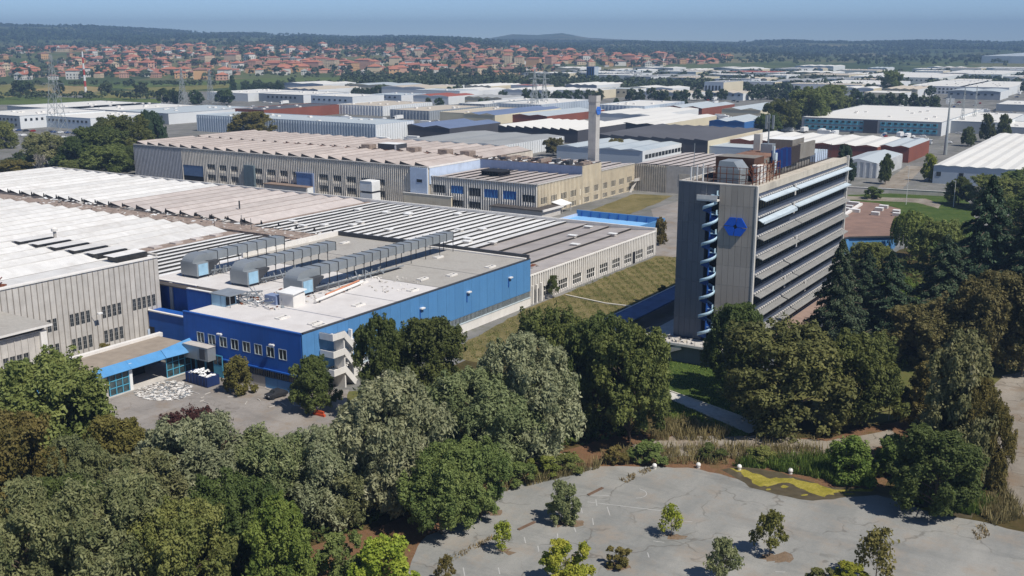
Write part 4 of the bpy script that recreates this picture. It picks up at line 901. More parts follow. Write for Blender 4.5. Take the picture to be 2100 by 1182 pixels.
part(gx, 'gate', MB().wbox(WY(*K_(-166, 388.2)), 0, 7, 0, 3.2, 0.2, 0.25), m_dark)
part(gx, 'blind', MB().wbox(WY(*K_(-166.5, 388.2)), 0, 8, 3.6, 8.0, 0.2, 0.3), m_greyrib)
sd = strip_mesh(4.7, 50, 0.7, m_roofp, m_glassd); teeth(gx, sd, -185.8 + 165, -121 + 165, 4.7, 389 - 405, 10.7, 'roof_strip', 0.02, 8)

# chimney
CHX, CHY = -207.5, 392.5
ch = thing('square_chimney', 'tall square concrete chimney with blue emblem near its top', 'chimney', (CHX, CHY, 0))
zt = height(CHX, CHY, 196)
m_chim = surf('chimney_concrete', srgb(186, 182, 176), var=0.10, scale=0.5, dirt=srgb(140, 136, 132), dirt_amt=0.4, streak=0.35)
part(ch, 'shaft', MB().box(-1.75, -1.75, 0, 1.75, 1.75, zt - 2.6), m_chim)
part(ch, 'head', MB().box(-1.9, -1.9, zt - 2.6, 1.9, 1.9, zt, 0, top=1), [m_chim, m_dark])
for k in range(1, 9): part(ch, 'pour_joint', MB().box(-1.78, -1.78, k * (zt - 3) / 9, 1.78, 1.78, k * (zt - 3) / 9 + 0.08), m_conc)
# emblem: hexagon cut by a pinwheel of four blades round a square hole
def emblem(mb, W, s, z, r, d0, d1, mi=0):
    hx = [(r * 1.12 * math.cos(R(a)), r * math.sin(R(a))) for a in (0, 60, 120, 180, 240, 300)]
    q = r * 0.22
    sq = [(q, -q * 0.2), (q * 0.2, q), (-q, q * 0.2), (-q * 0.2, -q)]
    g = 0.05 * r
    ox_, oy_, dx, dy, nx, ny = W
    def P(a, b, d): return (ox_ + dx * (s + a) + nx * d, oy_ + dy * (s + a) + ny * d, z + b)
    blades = [[sq[0], (hx[0][0], hx[0][1] - g), hx[0], hx[1], (r * 0.15, r * 0.866), sq[1]],
              [sq[1], (r * 0.15 - g, r * 0.866), hx[2], (hx[3][0] * 0.97, r * 0.1), sq[2]],
              [sq[2], (hx[3][0], 0), hx[4], (-r * 0.15, -r * 0.866), sq[3]],
              [sq[3], (-r * 0.15 + g, -r * 0.866), hx[5], (hx[0][0] * 0.97, -r * 0.1 - g), sq[0]]]
    outm = []
    for bl in blades:
        c = (sum(p[0] for p in bl) / len(bl), sum(p[1] for p in bl) / len(bl))
        bl = [(c[0] + (p[0] - c[0]) * 0.965, c[1] + (p[1] - c[1]) * 0.965) for p in bl]
        k = len(bl); m = MB()
        vs = [P(a, b, d0) for a, b in bl] + [P(a, b, d1) for a, b in bl]
        m.add(vs, [tuple(range(k, 2 * k)), tuple(range(k - 1, -1, -1))] + [(i, (i + 1) % k, k + (i + 1) % k, k + i) for i in range(k)])
        outm.append(m)
    return outm
m_emblem = surf('emblem_blue', srgb(24, 84, 190), rough=0.4, var=0.05)
m_emblem2 = surf('emblem_light_blue', srgb(60, 112, 196), rough=0.4, var=0.05)
em = part(ch, 'emblem', MB().box(1.75, -1.2, zt - 8.6, 1.85, 1.2, zt - 4.2), m_chim)
for m in emblem(None, (1.85, 0, 0, 1, 1, 0), 0, zt - 6.2, 1.9, 0.0, 0.3): part(em, 'emblem_blade', m, m_emblem2)

# ------------------------------------------------------------------ blue pavilion roof beyond the factory
bp = thing('blue_roof_pavilion', 'low pavilion with blue parapet round a pale blue roof', 'pavilion', (-152, 300, 0))
def Q_(x, y): return (x + 152, y - 300)
part(bp, 'wall', MB().box(*Q_(-168, 284), 0, *Q_(-136, 307), 2.4, 0, top=1), [m_conc_pale, surf('pale_blue_roof', srgb(126, 178, 222), var=0.06, dirt=srgb(150, 170, 180), dirt_amt=0.4)])
for (x0, y0, x1, y1) in ((-168, 306.4, -136, 307), (-136.6, 284, -136, 306.38)): part(bp, 'parapet', MB().box(*Q_(x0, y0), 2.0, *Q_(x1, y1), 4.4), m_blueclad)
part(bp, 'parapet', MB().box(*Q_(-168.2, 284), 2.0, *Q_(-167.6, 306.3), 3.2), m_palebl)
for i in range(9): part(bp, 'parapet_rib', MB().box(*Q_(-166 + i * 3.4, 306.2), 2.5, *Q_(-165.8 + i * 3.4, 306.4), 4.2), m_bluedark)
# white hut in the gap, low shed roofs in the lane between the halls
wb = thing('white_plant_box', 'tall white metal plant box standing in the lane before the ribbed warehouse', 'cabinet', (*at(760, 418), 0))
part(wb, 'lower_case', MB().box(-2.9, -2.4, 0, 2.9, 2.4, 4.2), m_white)
part(wb, 'louvre_band', MB().box(-2.5, -2.3, 4.2, 2.5, 2.3, 5.0), m_darkmetal)
part(wb, 'upper_case', MB().box(-2.9, -2.4, 5.0, 2.9, 2.4, 8.6), m_white)
part(wb, 'lid', MB().box(-2.7, -2.5, 8.6, 2.7, 2.5, 8.8), m_white)
ls = thing('lane_shed', 'flat brown roofed shed with white end in the lane between halls', 'shed', (*at(595, 398), 0))
part(ls, 'wall', MB().box(-14, 0, 0, 9, 9, 3.0), m_conc); part(ls, 'roof', MB().box(-14.5, -0.4, 3.0, 9.2, 9.5, 3.3), surf('brown_roof', srgb(134, 116, 104), var=0.12))
part(ls, 'end_wall', MB().box(9.0, 0.2, 0, 9.3, 8.8, 3.0), m_white)
ls2 = thing('beige_lane_wall', 'plain beige screen wall between the factory and the ribbed block', 'wall', (*at(800, 425), 0))
part(ls2, 'wall', MB().box(0, 8, 0, 22, 8.6, 4.4), m_beige); part(ls2, 'coping', MB().box(-0.2, 7.9, 4.41, 22.2, 8.7, 4.6), m_conc_pale)
fr_ = thing('flat_brown_porch', 'flat dark porch roof at the foot of the beige block', 'porch', (*at(1060, 448), 0))
part(fr_, 'roof', MB().box(-13, 2, 2.8, 9, 16, 3.1), m_bitumen); part(fr_, 'wall', MB().box(-12.5, 2.5, 0, 8.5, 15.5, 2.79), m_conc)
part(fr_, 'edge', MB().box(9.01, 2, 2.6, 9.4, 16, 3.3), m_conc_pale)
cn = thing('broken_canopy', 'broken white canopy hanging over a door of the beige block', 'canopy', (-184.5, 322.5, 0))
part(cn, 'slab', MB().add([(-1.6, -2, 3.6), (3.0, -2, 2.6), (3.0, 5, 2.8), (-1.6, 5, 3.9), (-1.6, -2, 3.8), (3.0, -2, 2.8), (3.0, 5, 3.0), (-1.6, 5, 4.1)], [(3, 2, 1, 0), (4, 5, 6, 7), (0, 1, 5, 4), (1, 2, 6, 5), (2, 3, 7, 6), (3, 0, 4, 7)]), m_white)
part(cn, 'post', MB().beam((2.6, -1.6, 0), (2.6, -1.6, 2.7), 0.25).beam((2.6, 4.6, 0), (2.6, 4.6, 2.8), 0.25), m_conc)
# ------------------------------------------------------------------ office tower
m_panel = surf('taupe_facade_panel', srgb(158, 151, 143), ovar=0.1, rough=0.6, var=0.06, scale=0.4, dirt=srgb(112, 106, 100), dirt_amt=0.35, dirt_scale=0.2, streak=0.2)
m_paneld = surf('slate_facade_panel', srgb(104, 108, 116), ovar=0.1, rough=0.6, var=0.06, scale=0.4, dirt=srgb(86, 88, 94), dirt_amt=0.35, dirt_scale=0.2, streak=0.2)
m_edge = surf('pale_corner_trim', srgb(196, 192, 186), var=0.08)
m_shade_hi = surf('pale_blue_sunshade', srgb(184, 196, 204), rough=0.5, var=0.06, dirt=srgb(140, 150, 156), dirt_amt=0.4)
m_shade_lo = surf('grey_sunshade', srgb(158, 157, 153), rough=0.6, var=0.10, dirt=srgb(136, 132, 128), dirt_amt=0.5, ovar=0.1)
m_spandrel = surf('dark_blue_spandrel', srgb(80, 88, 104), rough=0.5, var=0.12, streak=0.25)
m_tglass = glass('tower_glass', (0.035, 0.042, 0.055), 0.2)
m_stairblue = surf('stair_pale_blue', srgb(176, 202, 216), rough=0.5, var=0.08, dirt=srgb(120, 140, 150), dirt_amt=0.4)
m_stairdk = surf('stair_deep_blue', srgb(30, 74, 140), rough=0.5, var=0.1)
tw_ = thing('office_tower', 'tall grey office tower with sunshade rows and blue emblem', 'tower', (-78.9, 184.0, 0))
TW, TL, T0, T1, FH = 15.3, 60.0, 4.0, 34.0, 3.62
# core body (local: x to the right, y back)
A_pt, M1, M2, B_pt = (0.0, 0.0), (5.9, -0.75), (8.5, -0.9), (TW, -0.25)
body = [A_pt, M1, (5.9, 2.6), (8.5, 2.6), M2, B_pt, (TW, TL), (0, TL)]
part(tw_, 'core', MB().prism(body, 0, T1 - 0.4, 0, top=1), [m_spandrel, m_bitumen])
def slab_panels(p, q, cols, mat, z0, z1, rows):
    L = math.hypot(q[0] - p[0], q[1] - p[1]); dx, dy = (q[0] - p[0]) / L, (q[1] - p[1]) / L
    W = (0, 0, dx, dy, dy, -dx); w = L / cols; h = (z1 - z0) / rows
    me = MB().wbox(W, 0.02, w - 0.02, 0.02, h - 0.02, 0.02, 0.14).mesh('facade_panel', mat)
    for i in range(cols):
        for j in range(rows): O('facade_panel', me, tw_, (p[0] + dx * w * i, p[1] + dy * w * i, z0 + j * h))
    part(tw_, 'panel_backing', MB().wbox((p[0], p[1], dx, dy, dy, -dx), 0, L, z0, z1, 0.0, 0.03), m_edge)
slab_panels(A_pt, M1, 5, m_paneld, T0, T1, 8)
slab_panels(M2, B_pt, 6, m_panel, T0, T1, 8)
part(tw_, 'recess_wall', MB().box(5.92, 2.4, T0, 8.48, 2.58, T1 - 0.5), m_dark)
part(tw_, 'recess_head', MB().box(5.9, -0.7, T1 - 2.6, 8.5, 2.4, T1, 0), m_paneld)
part(tw_, 'top_platform', MB().box(4.6, -2.3, T1 - 3.0, 8.6, -0.2, T1 - 2.7).box(4.6, -2.35, T1 - 2.7, 8.6, -2.25, T1 - 1.9), m_conc_pale)
part(tw_, 'corner_trim', MB().box(TW - 0.02, -0.5, T0, TW + 0.28, 0.25, T1 + 0.1), m_edge)
part(tw_, 'corner_trim', MB().box(TW + 0.02, TL - 0.6, T0, TW + 0.6, TL, T1 + 0.3), m_edge)
part(tw_, 'parapet', MB().box(TW - 0.5, 0.25, T1 - 1.3, TW + 0.12, TL, T1), m_greyrib)
part(tw_, 'parapet', MB().box(-0.1, 0.1, T1 - 0.4, 0.5, TL, T1 + 0.1), m_conc)
part(tw_, 'parapet', MB().prism([(-0.05, -0.15), (5.9, -0.9), (8.5, -1.05), (TW + 0.1, -0.4), (TW + 0.1, 0.15), (0, 0.5)], T1, T1 + 0.2), m_conc)
part(tw_, 'roof_ledge', MB().box(TW - 3.0, 0.3, T1 - 0.45, TW - 0.55, TL - 0.3, T1 - 0.35), m_greyrib)
Wt = (TW, 0.3, 0, 1, 1, 0); LT = TL - 0.9
for k in range(8):
    z = T1 - 2.0 - k * FH                                  # sunshade root height on the wall
    part(tw_, 'window_band', MB().wbox(Wt, 0, LT, z - 2.3, z - 0.75, 0.0, 0.05), m_tglass)
    mb = MB()
    for i in range(43): mb.wbox(Wt, i * LT / 42 - 0.05, i * LT / 42 + 0.05, z - 2.3, z - 0.75, 0.05, 0.16)
    mb.wbox(Wt, 0, LT, z - 2.38, z - 2.3, 0.05, 0.2)
    part(tw_, 'mullions', mb, m_darkmetal, kind='stuff')
    part(tw_, 'spandrel', MB().wbox(Wt, 0, LT, z - 0.75, z + 0.3, 0.0, 0.12), m_spandrel)
    segs = [(0.0, 19.5), (20.2, LT)] if k < 2 else ([(0.0, 22.5), (22.9, LT)] if k not in (4, 6) else [(0.0, 16.2), (16.8, LT)])
    for j, (a, b) in enumerate(segs):
        dz = 0.0 if not (k == 1 and j == 0) else -0.25
        V = lambda s, d, zz: (TW + d, 0.3 + s, zz)
        mb = MB()
        vs = [V(a, 0.45, z - 0.2 + dz), V(b, 0.45, z - 0.2), V(b, 1.55, z - 0.55), V(a, 1.55, z - 0.55 + dz * 2)]
        mb.add(vs + [(x, y, zz - 0.09) for x, y, zz in vs], [(0, 3, 2, 1), (4, 5, 6, 7), (0, 1, 5, 4), (1, 2, 6, 5), (2, 3, 7, 6), (3, 0, 4, 7)])
        mb.wbox(Wt, a, b, z - 0.7 + dz * 2, z - 0.5 + dz, 1.5, 1.62)
        sh = part(tw_, 'sunshade', mb, m_shade_hi if k < 2 else m_shade_lo)
        mb = MB(); nb = int((b - a) / 1.15)
        for i in range(nb):
            s = a + (i + 0.5) * (b - a) / nb
            mb.wbox(Wt, s - 0.36, s + 0.36, z - 0.12, z + 0.12, 0.12, 0.42)
        part(sh, 'brackets', mb, m_edge, kind='stuff')
        if k >= 2:
            mb = MB(); nb = int((b - a) / 0.6)
            for i in range(nb): s = a + i * (b - a) / nb; mb.add([V(s, 0.5, z - 0.18), V(s + 0.1, 0.5, z - 0.18), V(s + 0.1, 1.48, z - 0.5), V(s, 1.48, z - 0.5)], [(0, 3, 2, 1)])
            part(sh, 'slats', mb, m_darkmetal, kind='stuff')
# fallen flaps and stray pieces of shade
for (s, k) in ((19.6, 0), (19.4, 1), (22.4, 3), (16.3, 5), (30.5, 6)):
    z = T1 - 2.0 - k * FH; part(tw_, 'loose_shade_piece', MB().wbox(Wt, s, s + 0.7, z - 1.9, z + 0.4, 0.7, 0.85), m_edge)
# emblem on the right half of the end wall
Le = math.hypot(B_pt[0] - M2[0], B_pt[1] - M2[1]); de = ((B_pt[0] - M2[0]) / Le, (B_pt[1] - M2[1]) / Le)
We_ = (M2[0], M2[1], de[0], de[1], de[1], -de[0])
em = part(tw_, 'emblem', MB().wbox(We_, 2.7, 4.0, 26.0, 27.0, 0.14, 0.3), m_darkmetal)
for m in emblem(None, We_, 3.35, 26.5, 1.98, 0.3, 0.62): part(em, 'emblem_blade', m, m_emblem)
# spiral stair in front of the recess
sp = part(tw_, 'spiral_stair', MB().tube((7.0, -1.2, T0), (7.0, -1.2, T1 - 3), 0.16, n=8), m_stairdk)
n_ = 20; turns = 7.6; mbs = MB(); mbt = MB(); mbd = MB()
rS = 1.5; zz0, zz1 = T0 + 0.5, T1 - 3.2
for i in range(int(turns * n_)):
    a0, a1 = 2 * math.pi * i / n_ + 2.2, 2 * math.pi * (i + 1) / n_ + 2.2
    z0, z1 = zz0 + (zz1 - zz0) * i / (turns * n_), zz0 + (zz1 - zz0) * (i + 1) / (turns * n_)
    p = lambda a, r: (7.0 + r * math.cos(a), -1.2 + r * math.sin(a))
    mbs.add([(*p(a0, rS), z0 - 0.28), (*p(a1, rS), z1 - 0.28), (*p(a1, rS), z1 + 0.35), (*p(a0, rS), z0 + 0.35), (*p(a0, rS - 0.06), z0 - 0.28), (*p(a1, rS - 0.06), z1 - 0.28), (*p(a1, rS - 0.06), z1 + 0.35), (*p(a0, rS - 0.06), z0 + 0.35)], [(0, 1, 2, 3), (7, 6, 5, 4), (3, 2, 6, 7), (0, 4, 5, 1)])
    mbt.add([(*p(a0, 0.1), z0), (*p(a0, rS - 0.06), z0), (*p(a1, rS - 0.06), z0), (*p(a1, 0.1), z0), (*p(a0, 0.1), z0 - 0.2), (*p(a0, rS - 0.06), z0 - 0.2), (*p(a1, rS - 0.06), z0 - 0.2), (*p(a1, 0.1), z0 - 0.2)], [(0, 1, 2, 3), (7, 6, 5, 4), (0, 4, 5, 1), (1, 5, 6, 2), (2, 6, 7, 3)])
part(sp, 'stringer', mbs, m_stairblue, smooth=True); part(sp, 'treads', mbt, m_stairdk, kind='stuff')
for k in range(8): part(sp, 'bridge_landing', MB().box(6.9, -1.2, T0 + 2.6 + k * FH, 8.45, 2.3, T0 + 2.75 + k * FH).box(8.2, -1.6, T0 + 2.75 + k * FH, 8.28, 0.5, T0 + 3.6 + k * FH), m_stairblue)
# podium below
part(tw_, 'podium', MB().box(-4.2, -4.6, 0, 19.5, TL + 2, 3.4, 0), m_paneld)
part(tw_, 'podium_roof', MB().box(-4.8, -5.4, 3.4, 20.2, -0.9, 3.85, 0, top=1).box(TW + 0.3, -0.89, 3.4, 20.2, TL + 2.5, 3.85, 0, top=2).box(-4.8, -0.89, 3.4, -0.05, TL + 2.5, 3.85, 0, top=1), [m_conc_pale, m_conc, surf('brown_podium_roof', srgb(150, 128, 116), var=0.12, dirt=srgb(110, 90, 80))])
part(tw_, 'podium_ramp', MB().beam((-3.6, -5.2, 0.2), (3.8, -5.2, 3.2), 0.3, 0.9), m_conc)
part(tw_, 'podium_window', MB().box(7.5, -4.68, 1.0, 10.5, -4.6, 3.0), m_glass)
rubble(tw_, 'podium_litter', -4.2, 9.0, -5.0, -1.2, 3.86, 40, 15, [m_conc, m_darkmetal, m_greyrib], 1.1)
mb = MB()
for i in range(9): mb.beam((-4.6 + i * 1.6, -5.2, 3.85), (-4.6 + i * 1.6, -5.2, 4.9), 0.05)
mb.beam((-4.6, -5.2, 4.9), (8.2, -5.2, 4.9), 0.05).beam((-4.7, -5.2, 4.9), (-4.7, 0, 4.9), 0.05)
part(tw_, 'podium_railing', mb, m_darkmetal)
# rooftop: penthouse, machine housings, rusty frames, louvres, antennas
m_pent = surf('penthouse_grey', srgb(128, 124, 118), var=0.12, dirt=srgb(100, 92, 84), dirt_amt=0.5, streak=0.3)
part(tw_, 'penthouse', MB().box(3.2, 10, T1 - 0.4, 11.0, 15.5, T1 + 4.0, 0, top=1), [surf('rust_brown_housing', srgb(92, 66, 54), var=0.25, dirt=srgb(60, 50, 46)), m_pent])
part(tw_, 'penthouse', MB().box(3.0, 15.6, T1 - 0.4, 11.0, 46, T1 + 3.4, 0, top=1), [m_pent, surf('rusty_flat_roof', srgb(130, 100, 84), var=0.25, dirt=srgb(90, 60, 48), dirt_amt=0.7)])
part(tw_, 'cooling_tower', MB().add([(6.4, 3.0, T1 - 0.4), (10.6, 3.0, T1 - 0.4), (10.6, 8.0, T1 - 0.4), (6.4, 8.0, T1 - 0.4), (6.4, 3.0, T1 + 2.4), (10.6, 3.0, T1 + 2.4), (10.6, 8.0, T1 + 2.4), (6.4, 8.0, T1 + 2.4), (6.6, 3.2, T1 + 3.9), (9.4, 3.2, T1 + 3.9), (9.4, 7.8, T1 + 3.9), (6.6, 7.8, T1 + 3.9)], [(0, 1, 5, 4), (1, 2, 6, 5), (2, 3, 7, 6), (3, 0, 4, 7), (4, 5, 9, 8), (5, 6, 10, 9), (6, 7, 11, 10), (7, 4, 8, 11), (8, 9, 10, 11)]), m_galv)
part(tw_, 'tank', MB().tube((12.2, 9.5, T1 - 0.3), (12.2, 9.5, T1 + 2.8), 1.3, n=14), m_conc_pale)
part(tw_, 'tank', MB().tube((12.3, 13.5, T1 - 0.3), (12.3, 13.5, T1 + 2.6), 1.2, n=14), surf('rust_streaked_tank', srgb(170, 150, 134), var=0.2, dirt=srgb(120, 70, 50), dirt_amt=0.8, streak=0.5))
mb = MB(); r_ = random.Random(3)
for i in range(9):
    y = 1.6 + i * 1.9
    mb.beam((13.8, y, T1 - 0.4), (13.8, y, T1 + 3.2), 0.14).beam((5.0, 1.6, T1 + 0.9 + 0), (13.8, 1.6, T1 + 0.9), 0.08)
for zz in (0.6, 1.8, 3.0): mb.beam((13.8, 1.6, T1 + zz), (13.8, 17, T1 + zz), 0.09).beam((5.0, 1.6, T1 + zz), (13.8, 1.6, T1 + zz), 0.09)
for i in range(8): mb.beam((5.0 + i * 1.25, 1.6, T1 - 0.4), (5.0 + i * 1.25, 1.6, T1 + 3.1), 0.1)
for i in range(26): y = r_.uniform(3, 17); mb.beam((r_.uniform(10.8, 13.8), y, T1 + r_.uniform(0, 2)), (r_.uniform(11, 14.2), y + r_.uniform(-1, 1.5), T1 + r_.uniform(1, 3.6)), 0.12)
part(tw_, 'rusty_frame', mb, m_rust, kind='stuff')
m_louv = surf('navy_louvre', srgb(44, 60, 120), var=0.2)
for i in range(9): part(tw_, 'louvre_blade', MB().add([(11.4, 19 + i * 1.1, T1 + 1.0), (12.5, 19.2 + i * 1.1, T1 + 1.0), (12.2, 19.6 + i * 1.1, T1 + 4.6), (11.3, 19.4 + i * 1.1, T1 + 4.6)], [(0, 1, 2, 3)]).box(11.2, 19 + i * 1.1, T1 + 0.8, 11.3, 19.5 + i * 1.1, T1 + 4.7), m_louv if i % 3 else m_stairdk)
part(tw_, 'hanging_panel', MB().box(12.4, 17.2, T1 + 0.6, 12.7, 18.4, T1 + 4.4), m_shade_hi)
part(tw_, 'hanging_panel', MB().box(11.6, 18.5, T1 + 2.6, 11.9, 19.2, T1 + 5.6), m_shade_hi)
part(tw_, 'dark_grille', MB().box(11.1, 29.5, T1 + 0.9, 11.6, 36.4, T1 + 4.4), surf('grille_black', srgb(54, 48, 50), var=0.35, scale=3))
part(tw_, 'screen_wall', MB().box(11.1, 36.5, T1 + 1.4, 11.6, 47, T1 + 4.6), m_pent)
mb = MB()
for i in range(16): mb.beam((11.9, 18 + i * 1.9, T1 - 0.4), (11.9, 18 + i * 1.9, T1 + 1.2), 0.12)
part(tw_, 'screen_post', mb, m_darkmetal, kind='stuff')
part(tw_, 'lift_house', MB().box(4.5, 36, T1 + 3.4, 10.0, 44, T1 + 5.4, 0, top=1), [m_pent, m_white])
part(tw_, 'vent_stack', MB().box(3.6, 30, T1 + 3.4, 5.0, 31.4, T1 + 6.8), m_conc)
mb = MB().tube((7.6, 27.5, T1 + 3.4), (7.6, 27.5, T1 + 11.2), 0.16)
for a in (0, 2.1, 4.2): mb.box(7.6 + 0.8 * math.cos(a) - 0.2, 27.5 + 0.8 * math.sin(a) - 0.2, T1 + 8.2, 7.6 + 0.8 * math.cos(a) + 0.2, 27.5 + 0.8 * math.sin(a) + 0.2, T1 + 11.0)
mb.beam((6.8, 27.5, T1 + 8.6), (8.4, 27.5, T1 + 8.6), 0.1).beam((7.6, 26.7, T1 + 9.6), (7.6, 28.3, T1 + 9.6), 0.1)
mb.box(6.4, 26.4, T1 + 3.4, 8.8, 28.6, T1 + 5.2)
part(tw_, 'antenna_mast', mb, m_galv)
for (x, y) in ((1.4, 2.0), (1.4, 5.0), (1.4, 8.0), (4.4, 0.5)): part(tw_, 'roof_post', MB().box(x, y, T1 - 0.4, x + 0.2, y + 0.2, T1 + 2.6), m_white)
part(tw_, 'lamp_pole', MB().tube((2.6, 0.6, T1 - 0.3), (2.6, 0.6, T1 + 7.2), 0.07), m_galv)
for i in range(8): part(tw_, 'roof_pole', MB().beam((11.5 + 0.1 * i, 50 + i * 1.1, T1 - 0.3), (11.5 + 0.1 * i, 50 + i * 1.1, T1 + 3.0), 0.07), m_darkmetal)
part(tw_, 'rear_housing', MB().box(2, 48.5, T1 - 0.4, 11.4, 58, T1 + 1.6, 0, top=1), [m_palebl, m_shade_hi])
# blue canopy roof lying in the tower's shade
cb = thing('blue_walkway_roof', 'low blue walkway roof lying in the shade of the tower', 'canopy', (-93.8, 204, 0))
part(cb, 'roof', MB().box(-2.6, -21, 3.0, 2.6, 22, 3.3), surf('dull_blue_roof', srgb(88, 112, 150), var=0.2, scale=0.4, dirt=srgb(60, 76, 100), dirt_amt=0.6))
part(cb, 'edge', MB().box(-2.9, -21, 2.8, -2.61, 22, 3.4), m_conc_pale)
for i in range(7): part(cb, 'post', MB().box(-2.4, -20 + i * 6.8, 0, -2.1, -19.7 + i * 6.8, 3.0), m_conc)

# ------------------------------------------------------------------ hexagonal canteen behind the tower
hx = thing('hexagonal_pavilion', 'low hexagonal pavilion with brown roof and blue walls', 'pavilion', (-84, 336, 0))
pts = [at(1700, 497, 4.5), at(1742, 488, 4.5), at(1832, 486, 4.5), at(1842, 470, 4.5), at(1845, 432, 4.5), at(1800, 420, 4.5), at(1700, 412, 4.5)]
pl = [(x + 84, y - 336) for x, y in pts]
part(hx, 'wall', MB().prism(pl, 0, 4.5), [m_blueclad])
c0 = (sum(p[0] for p in pl) / 7, sum(p[1] for p in pl) / 7)
part(hx, 'roof', MB().prism([(c0[0] + (x - c0[0]) * 1.02, c0[1] + (y - c0[1]) * 1.02) for x, y in pl], 4.5, 4.95, 1, top=0), [surf('brown_felt_roof', srgb(128, 104, 92), var=0.15, scale=0.2, dirt=srgb(150, 120, 104), dirt_amt=0.6, dirt_scale=0.1), m_darkmetal])
for (px, py, w, l) in ((1730, 432, 3.5, 1.6), (1738, 427, 3.5, 1.6), (1750, 420, 4, 1.6), (1752, 435, 3.5, 1.8), (1803, 432, 2.5, 2.2), (1795, 441, 2.5, 1.8), (1812, 427, 2.8, 2.0), (1838, 437, 2.2, 2.2), (1838, 443, 2.2, 1.6)):
    x, y = at(px, py, 5); part(hx, 'roof_light', MB().box(x + 84 - w / 2, y - 336 - l / 2, 4.95, x + 84 + w / 2, y - 336 + l / 2, 6.0, 0, top=1), [m_conc, m_white])
p, q = at(1718, 451, 5.2), at(1766, 420, 5.2)
part(hx, 'roof_duct', MB().beam((p[0] + 84, p[1] - 336, 5.4), (q[0] + 84, q[1] - 336, 5.4), 1.0, 0.7), m_conc_pale)

# ------------------------------------------------------------------ yard things
sk = thing('skip_container', 'dark blue skip container heaped with white sacks in the yard', 'skip', (*at(416, 786), 0), rz=R(-4))
part(sk, 'floor', MB().box(-3.0, -1.3, 0.15, 3.0, 1.3, 0.3), m_darkmetal)
for (a, b, c, d_) in ((-3.05, -1.35, 3.05, -1.2), (-3.05, 1.2, 3.05, 1.35), (-3.05, -1.19, -2.9, 1.19), (2.9, -1.19, 3.05, 1.19)): part(sk, 'side', MB().box(a, b, 0.1, c, d_, 1.9), surf('skip_navy', srgb(34, 52, 96), rough=0.5, var=0.15, streak=0.3))
for i in range(7): part(sk, 'stiffener', MB().box(-2.9 + i * 0.92, -1.46, 0.15, -2.78 + i * 0.92, -1.36, 1.85), surf('skip_navy', srgb(34, 52, 96)))
r_ = random.Random(8); mb = MB()
for i in range(90):
    x, y = r_.uniform(-2.7, 2.7), r_.uniform(-1.1, 1.1); z = 1.5 + 0.7 * max(0, 1 - abs(x + 0.6) / 2.4) + r_.uniform(-0.2, 0.2); s = r_.uniform(0.2, 0.42)
    mb.add([(x + s * a, y + s * b, z + s * c * 0.6) for a, b, c in ((1, 0, 0), (0, 1, 0), (-1, 0, 0), (0, -1, 0), (0.1, 0.1, 1), (0, 0, -1))], [(0, 1, 4), (1, 2, 4), (2, 3, 4), (3, 0, 4), (1, 0, 5), (2, 1, 5), (3, 2, 5), (0, 3, 5)])
single('white_sacks', mb, m_white, 'white sacks heaped inside the dark blue skip', 'sacks', (*at(416, 786), 0.1))
mb = MB()
for i in range(760):
    px, py = r_.uniform(275, 395), r_.uniform(782, 822)
    if (px - 335) ** 2 / 3600 + (py - 802) ** 2 / 420 > 1.1: continue
    x, y = at(px, py); a = r_.uniform(0, 3.14); L, w = r_.uniform(0.08, 0.5) * r_.uniform(.4, 1.3), r_.uniform(0.06, 0.3); c, s = math.cos(a), math.sin(a)
    mb.add([(x + c * p - s * q, y + s * p + c * q, 0.04 + r_.uniform(0, 0.12)) for p, q in ((-L, -w), (L, -w * 0.7), (L * 0.8, w), (-L, w))], [(0, 1, 2, 3)], r_.choice((0, 0, 1, 2)))
O('white_debris', mb.mesh('white_debris', [m_conc_pale, m_conc, m_galv]), kind='stuff', label='scattered white sheets and sacks on the yard by the entrance', category='debris')
# wrecked dark car / bins by the wall
car = thing('wrecked_car', 'small dark wrecked car parked against the blue front', 'car', (*at(567, 815), 0), rz=R(80))
mb = MB()
sec = [(-1.9, 0.45, 0.75), (-1.85, 0.35, 0.95), (-1.0, 0.3, 1.0), (-0.55, 0.3, 1.42), (0.75, 0.3, 1.45), (1.35, 0.3, 1.0), (1.85, 0.35, 0.9), (1.92, 0.45, 0.7)]
vs = []
for x, z0, z1 in sec:
    wtop = 0.62 if z1 > 1.2 else 0.74
    vs += [(x, -0.8, z0), (x, -0.8, min(0.85, z1)), (x, -wtop, z1), (x, wtop, z1), (x, 0.8, min(0.85, z1)), (x, 0.8, z0)]
fs = []
for i in range(len(sec) - 1):
    for j in range(6): fs.append((i * 6 + j, i * 6 + (j + 1) % 6, (i + 1) * 6 + (j + 1) % 6, (i + 1) * 6 + j))
fs += [tuple(range(5, -1, -1)), tuple(range(len(vs) - 6, len(vs)))]
part(car, 'body', mb.add(vs, fs), surf('car_dark_paint', srgb(44, 46, 50), rough=0.4, var=0.3, dirt=srgb(90, 80, 70)))
part(car, 'windscreen', MB().add([(-0.98, -0.68, 1.02), (-0.98, 0.68, 1.02), (-0.58, 0.56, 1.4), (-0.58, -0.56, 1.4)], [(0, 3, 2, 1)]), m_glass)
for x in (-1.2, 1.15):
    for y in (-0.78, 0.78): part(car, 'wheel', MB().tube((x, y - 0.1, 0.32), (x, y + 0.1, 0.32), 0.32, n=12), m_dark)
for y in (-0.5, 0.5): part(car, 'headlight', MB().box(-1.95, y - 0.16, 0.62, -1.9, y + 0.16, 0.76), m_white)
part(car, 'side_window', MB().add([(-0.7, 0.77, 0.95), (1.1, 0.77, 0.95), (0.65, 0.66, 1.36), (-0.45, 0.66, 1.36)], [(0, 1, 2, 3)]), m_glass)
